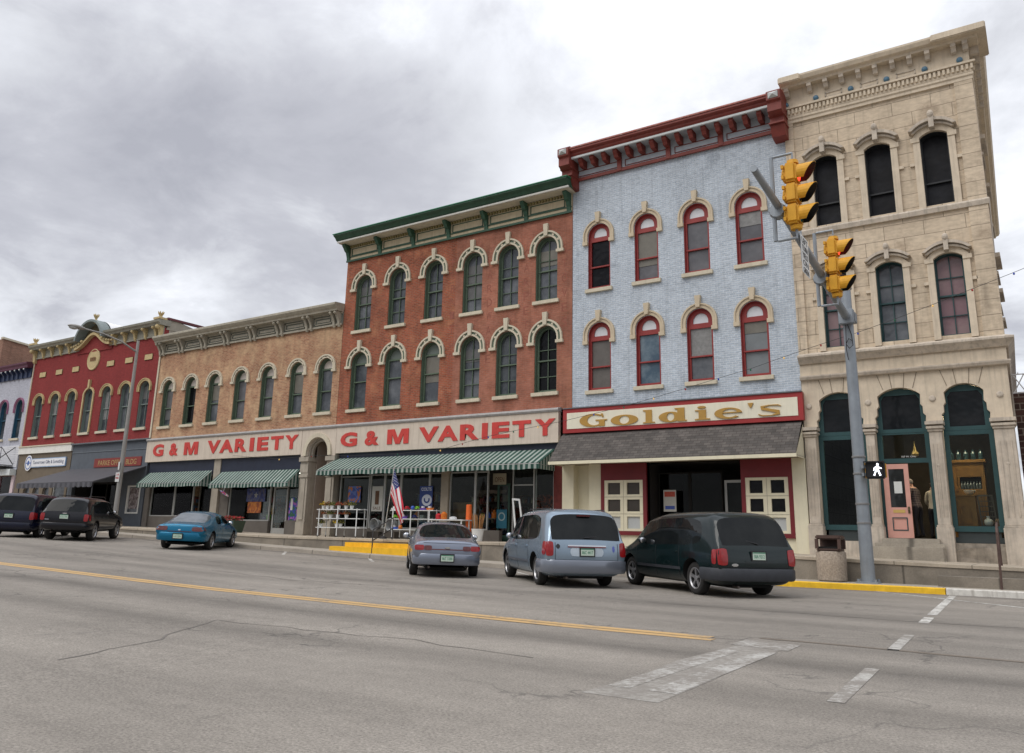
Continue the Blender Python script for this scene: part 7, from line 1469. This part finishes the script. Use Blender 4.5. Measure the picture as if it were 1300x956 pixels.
# ================================================================== people inside the open door
def person(label, x, y, z, face, shirt, pants, hair, lean=.0, hands=((.18, .22, 1.02), (-.18, .22, 1.02)), plaid=False, h=1.75):
    """one skinned body; x right, y forward of the figure, then turned to `face`"""
    k_ = h / 1.75; V, E, Rr = [], [], []
    def add(p, r, parent=None):
        V.append(Vector(p) * k_); Rr.append(r * k_)
        if parent is not None: E.append((parent, len(V) - 1))
        return len(V) - 1
    L_ = lean
    pel = add((0, 0, .95), .155); wa = add((0, .02 + L_ * .1, 1.10), .145, pel); ch = add((0, .02 + L_ * .25, 1.30), .165, wa); nb = add((0, L_ * .38, 1.46), .085, ch); nk = add((0, L_ * .48 + .01, 1.52), .058, nb); hd_ = add((0, L_ * .62 + .03, 1.62), .085, nk); ht = add((0, L_ * .75 + .02, 1.70), .075, hd_)
    for s in (-1, 1):
        sh = add((s * .17, L_ * .34, 1.42), .075, nb); el = add((s * .25, .02 + L_ * .3, 1.14), .052, sh); hx, hy, hz = hands[0 if s > 0 else 1]; wr = add((hx, hy, hz), .034, el); d_ = (Vector((hx, hy, hz)) - Vector((s * .25, .02 + L_ * .3, 1.14))).normalized()
        pm = add(Vector((hx, hy, hz)) + d_ * .06, .036, wr); sd = d_.cross(Vector((0, 0, 1))).normalized()
        for q, ln in ((-1.5, .07), (-.5, .085), (.5, .08), (1.5, .06)):
            b0_ = Vector((hx, hy, hz)) + d_ * .09 + sd * q * .02; f1 = add(b0_, .010, pm); f2 = add(b0_ + d_ * ln * .55 + Vector((0, 0, -.008)), .009, f1); add(b0_ + d_ * ln + Vector((0, 0, -.028)), .008, f2)
        th = add(Vector((hx, hy, hz)) + d_ * .03 - sd * .035 * s, .011, pm); add(Vector((hx, hy, hz)) + d_ * .075 - sd * .06 * s, .009, th)
        hp = add((s * .095, 0, .90), .105, pel); kn = add((s * .11, .03, .50), .068, hp); an = add((s * .12, -.02, .09), .045, kn); hl = add((s * .12, -.05, .045), .042, an); to = add((s * .13, .16, .035), .036, an)
    me = bpy.data.meshes.new('t'); me.from_pydata(V, E, []); ob = bpy.data.objects.new('t', me); COL.objects.link(ob); sk = ob.modifiers.new('k', 'SKIN'); ss = ob.modifiers.new('s', 'SUBSURF'); ss.levels = 2
    for i, v in enumerate(me.skin_vertices[0].data): v.radius = (Rr[i], Rr[i] * (.72 if i in (0, 1, 2) else 1)); v.use_root = (i == 0)
    dg = bpy.context.evaluated_depsgraph_get(); res = bpy.data.meshes.new_from_object(ob.evaluated_get(dg)); bpy.data.objects.remove(ob)
    skin = M('skin', (.42, .24, .17), .6, .06); mats = [skin, shirt, pants, M('shoe', (.03, .025, .02), .6)]; res.materials.clear()
    for m_ in mats: res.materials.append(m_)
    for p in res.polygons:
        c = p.center / k_; hand = any((c - Vector(q) ).length < .03 or ((c - Vector(q)).dot((Vector(q) - Vector((.25 if q[0] > 0 else -.25, .02, 1.14))).normalized()) > .0 and (c - Vector(q)).length < .2) for q in hands)
        p.material_index = 0 if (c.z > 1.5 or hand) else (1 if c.z > .93 else (2 if c.z > .09 else 3)); p.use_smooth = True
    t = thing('person', label, 'person', (x, y, z)); b = bpy.data.objects.new('body', res); COL.objects.link(b); b.parent = t
    hy, hz = (L_ * .66 + .03) * k_, 1.655 * k_
    m = MB(); m.ball((0, hy - .02, hz + .03), .098 * k_, 8, (.86, 1.0, 1.02)); v2 = [v for v in m.v]; m.v = [(v[0], min(v[1], hy + .045), max(v[2], hz - .045 + max(0, (v[1] - hy)) * .9)) for v in v2]; ORG[t.name] = (0, 0, 0); m.build('hair', hair, t, smooth=180)
    m = MB(); m.ball((0, hy + .098 * k_, hz - .01), .014, 5, (1, 1.2, 1.6)); m.build('nose', skin, t, smooth=180)
    m = MB().ball((-.032, hy + .082, hz + .018), .010, 5).ball((.032, hy + .082, hz + .018), .010, 5); m.build('eyes', M('eye_dark', (.03, .02, .02), .3), t); MB().ball((0, hy + .083, hz - .048), .012, 5, (1.8, .5, .4)).build('mouth', M('lip', (.35, .12, .1), .5), t)
    MB().ball((-.083 * k_, hy, hz - .005), .018, 5, (.5, .8, 1.5)).ball((.083 * k_, hy, hz - .005), .018, 5, (.5, .8, 1.5)).build('ears', skin, t)
    m = MB(); m.lathe([(.062, 1.47), (.075, 1.49), (.07, 1.53), (.06, 1.53)], (0, L_ * .42, 0), 14); m.build('collar', shirt if not plaid else M('collar_pale', (.4, .38, .36), .8), t)
    ORG[t.name] = (x, y, z); t.rotation_euler.z = R(face); return t
def plaidm():
    m, nt, b = _nt('plaid'); c = coords(nt); s = nt.nodes.new('ShaderNodeSeparateXYZ'); nt.links.new(c, s.inputs[0]); a = mth(nt, 'GREATER_THAN', mth(nt, 'FRACT', mth(nt, 'MULTIPLY', s.outputs[2], 14)), .6); d = mth(nt, 'GREATER_THAN', mth(nt, 'FRACT', mth(nt, 'MULTIPLY', s.outputs[0], 14)), .6)
    nt.links.new(mixc(nt, mth(nt, 'MULTIPLY', mth(nt, 'ADD', a, d), .5), (.035, .028, .03), (.13, .10, .09)), b.inputs['Base Color']); b.inputs['Roughness'].default_value = .9; return m
person('person in dark plaid jacket looking down just inside the open door', -3.36, D + .72, .14, 60, plaidm(), M('dark_trousers', (.012, .012, .016), .8, .1), M('hair_grey', (.22, .20, .18), .8, .15, 20), lean=.28, hands=((.12, .34, 1.08), (-.14, .32, 1.06)), plaid=True)
person('person in pale jacket with back turned, half hidden by the door frame', -2.98, D + 1.2, .12, -20, M('pale_jacket', (.40, .37, .30), .85, .1, 6), M('dark_trousers', (.012, .012, .016)), M('hair_dark', (.04, .03, .025), .8, .15, 20), lean=.1, hands=((.2, .2, 1.0), (-.2, .2, 1.0)), h=1.7)

# ================================================================== sky, light, camera
w = bpy.data.worlds.new('World'); scene.world = w; w.use_nodes = True; nt = w.node_tree; bg = nt.nodes['Background']
sky = nt.nodes.new('ShaderNodeTexSky'); sky.sky_type = 'NISHITA'; sky.sun_disc = False; SE, SA = 52, 205
sky.sun_elevation = R(SE); sky.sun_rotation = R(SA)
g = nt.nodes.new('ShaderNodeTexCoord').outputs['Generated']; s = nt.nodes.new('ShaderNodeSeparateXYZ'); nt.links.new(g, s.inputs[0])
zz = mth(nt, 'ADD', mth(nt, 'MAXIMUM', s.outputs[2], 0), .22); k = nt.nodes.new('ShaderNodeCombineXYZ')
nt.links.new(mth(nt, 'DIVIDE', s.outputs[0], zz), k.inputs[0]); nt.links.new(mth(nt, 'DIVIDE', s.outputs[1], zz), k.inputs[1]); k.inputs[2].default_value = 3.7
def fb(scale, detail, rough, dist=.0, off=(0, 0, 0)):
    mp = nt.nodes.new('ShaderNodeMapping'); mp.inputs['Location'].default_value = off; nt.links.new(k.outputs[0], mp.inputs[0]); n = nt.nodes.new('ShaderNodeTexNoise'); n.inputs['Scale'].default_value = scale; n.inputs['Detail'].default_value = detail; n.inputs['Roughness'].default_value = rough; n.inputs['Distortion'].default_value = dist; nt.links.new(mp.outputs[0], n.inputs['Vector']); return n.outputs['Fac']
big = fb(1.1, 8, .54, .25, CL_OFF); fine = fb(3.2, 8, .6, .3, (5, 2, 0))
cl = mth(nt, 'ADD', mth(nt, 'MULTIPLY', big, .56), mth(nt, 'MULTIPLY', fine, .47))
# brighter towards the right (thin cloud in front of the sun side)
az = mth(nt, 'ADD', mth(nt, 'MULTIPLY', s.outputs[0], .80), mth(nt, 'MULTIPLY', s.outputs[1], .60))   # points right of the view
lift = maprange(nt, az, .05, .80, -.045, .07)
val = mth(nt, 'ADD', mth(nt, 'MULTIPLY_ADD', cl, 1.5, -.275), lift)
nv_ = nt.nodes.new('ShaderNodeVectorMath'); nv_.operation = 'NORMALIZE'; nt.links.new(g, nv_.inputs[0])
for dx_, dy_, dz_, wd_, am_ in CLOUDS:                      # heavier banks of cloud
    dt_ = nt.nodes.new('ShaderNodeVectorMath'); dt_.operation = 'DOT_PRODUCT'; nt.links.new(nv_.outputs[0], dt_.inputs[0]); dt_.inputs[1].default_value = (dx_, dy_, dz_)
    ragged = mth(nt, 'ADD', dt_.outputs['Value'], maprange(nt, fine, .3, .7, -.035, .035)); val = mth(nt, 'ADD', val, maprange(nt, ragged, 1 - wd_, 1, 0, am_))
cr_ = nt.nodes.new('ShaderNodeValToRGB'); e = cr_.color_ramp.elements
e[0].position = .24; e[0].color = (.36, .365, .405, 1); e[1].position = .74; e[1].color = (.90, .91, .95, 1)
for p_, c_ in ((.38, (.45, .455, .495)), (.47, (.56, .57, .605)), (.57, (.68, .695, .735))): q_ = e.new(p_); q_.color = (*c_, 1)
nt.links.new(val, cr_.inputs[0])
thin = nt.nodes.new('ShaderNodeMix'); thin.data_type = 'RGBA'; thin.inputs[0].default_value = .93
sk = nt.nodes.new('ShaderNodeVectorMath'); sk.operation = 'SCALE'; sk.inputs['Scale'].default_value = .10; nt.links.new(sky.outputs[0], sk.inputs[0])
nt.links.new(sk.outputs[0], thin.inputs[6]); nt.links.new(cr_.outputs[0], thin.inputs[7])
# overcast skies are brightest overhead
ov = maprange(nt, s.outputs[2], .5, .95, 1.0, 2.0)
# unseen dark band added to the low sky behind the camera, dims reflections
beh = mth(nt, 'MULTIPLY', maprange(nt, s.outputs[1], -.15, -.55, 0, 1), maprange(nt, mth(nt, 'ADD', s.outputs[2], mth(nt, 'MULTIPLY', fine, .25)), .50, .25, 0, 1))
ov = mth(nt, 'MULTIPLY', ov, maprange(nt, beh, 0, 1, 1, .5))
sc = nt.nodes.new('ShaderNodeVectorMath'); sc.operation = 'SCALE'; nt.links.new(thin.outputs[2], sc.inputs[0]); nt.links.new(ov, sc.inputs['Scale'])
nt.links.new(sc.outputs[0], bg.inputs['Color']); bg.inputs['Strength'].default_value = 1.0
sd = bpy.data.lights.new('sun', 'SUN'); sd.energy = 1.2; sd.angle = R(45); sd.color = (1, .95, .88); so_ = bpy.data.objects.new('sun', sd); COL.objects.link(so_)
dirv = Vector((math.sin(R(SA)) * math.cos(R(SE)), math.cos(R(SA)) * math.cos(R(SE)), math.sin(R(SE)))); so_.rotation_euler = dirv.to_track_quat('Z', 'Y').to_euler(); so_.location = (0, -20, 40)
cam = bpy.data.cameras.new('camera'); co_ = bpy.data.objects.new('camera', cam); COL.objects.link(co_); scene.camera = co_
cam.sensor_width = 36; cam.lens = 1020 / 1300 * 36; cam.shift_y = -45 / 1300; cam.clip_end = 2000; cam.clip_start = .1
yaw, pitch, roll = R(-33.49), R(13.51), R(1.224); cy, sy, cp, sp, cr2, sr = math.cos(yaw), math.sin(yaw), math.cos(pitch), math.sin(pitch), math.cos(roll), math.sin(roll)
fw = Vector((sy * cp, cy * cp, sp)); rt = Vector((cy, -sy, 0)); up = rt.cross(fw); r2 = rt * cr2 + up * sr; u2 = -rt * sr + up * cr2
co_.matrix_world = Matrix((r2, u2, -fw)).transposed().to_4x4()
vs_ = scene.view_settings; vs_.view_transform = 'Standard'; vs_.look = 'None'; vs_.exposure = .42; vs_.gamma = 1; vs_.use_curve_mapping = False
scene.cycles.max_bounces = 6; scene.cycles.transparent_max_bounces = 8
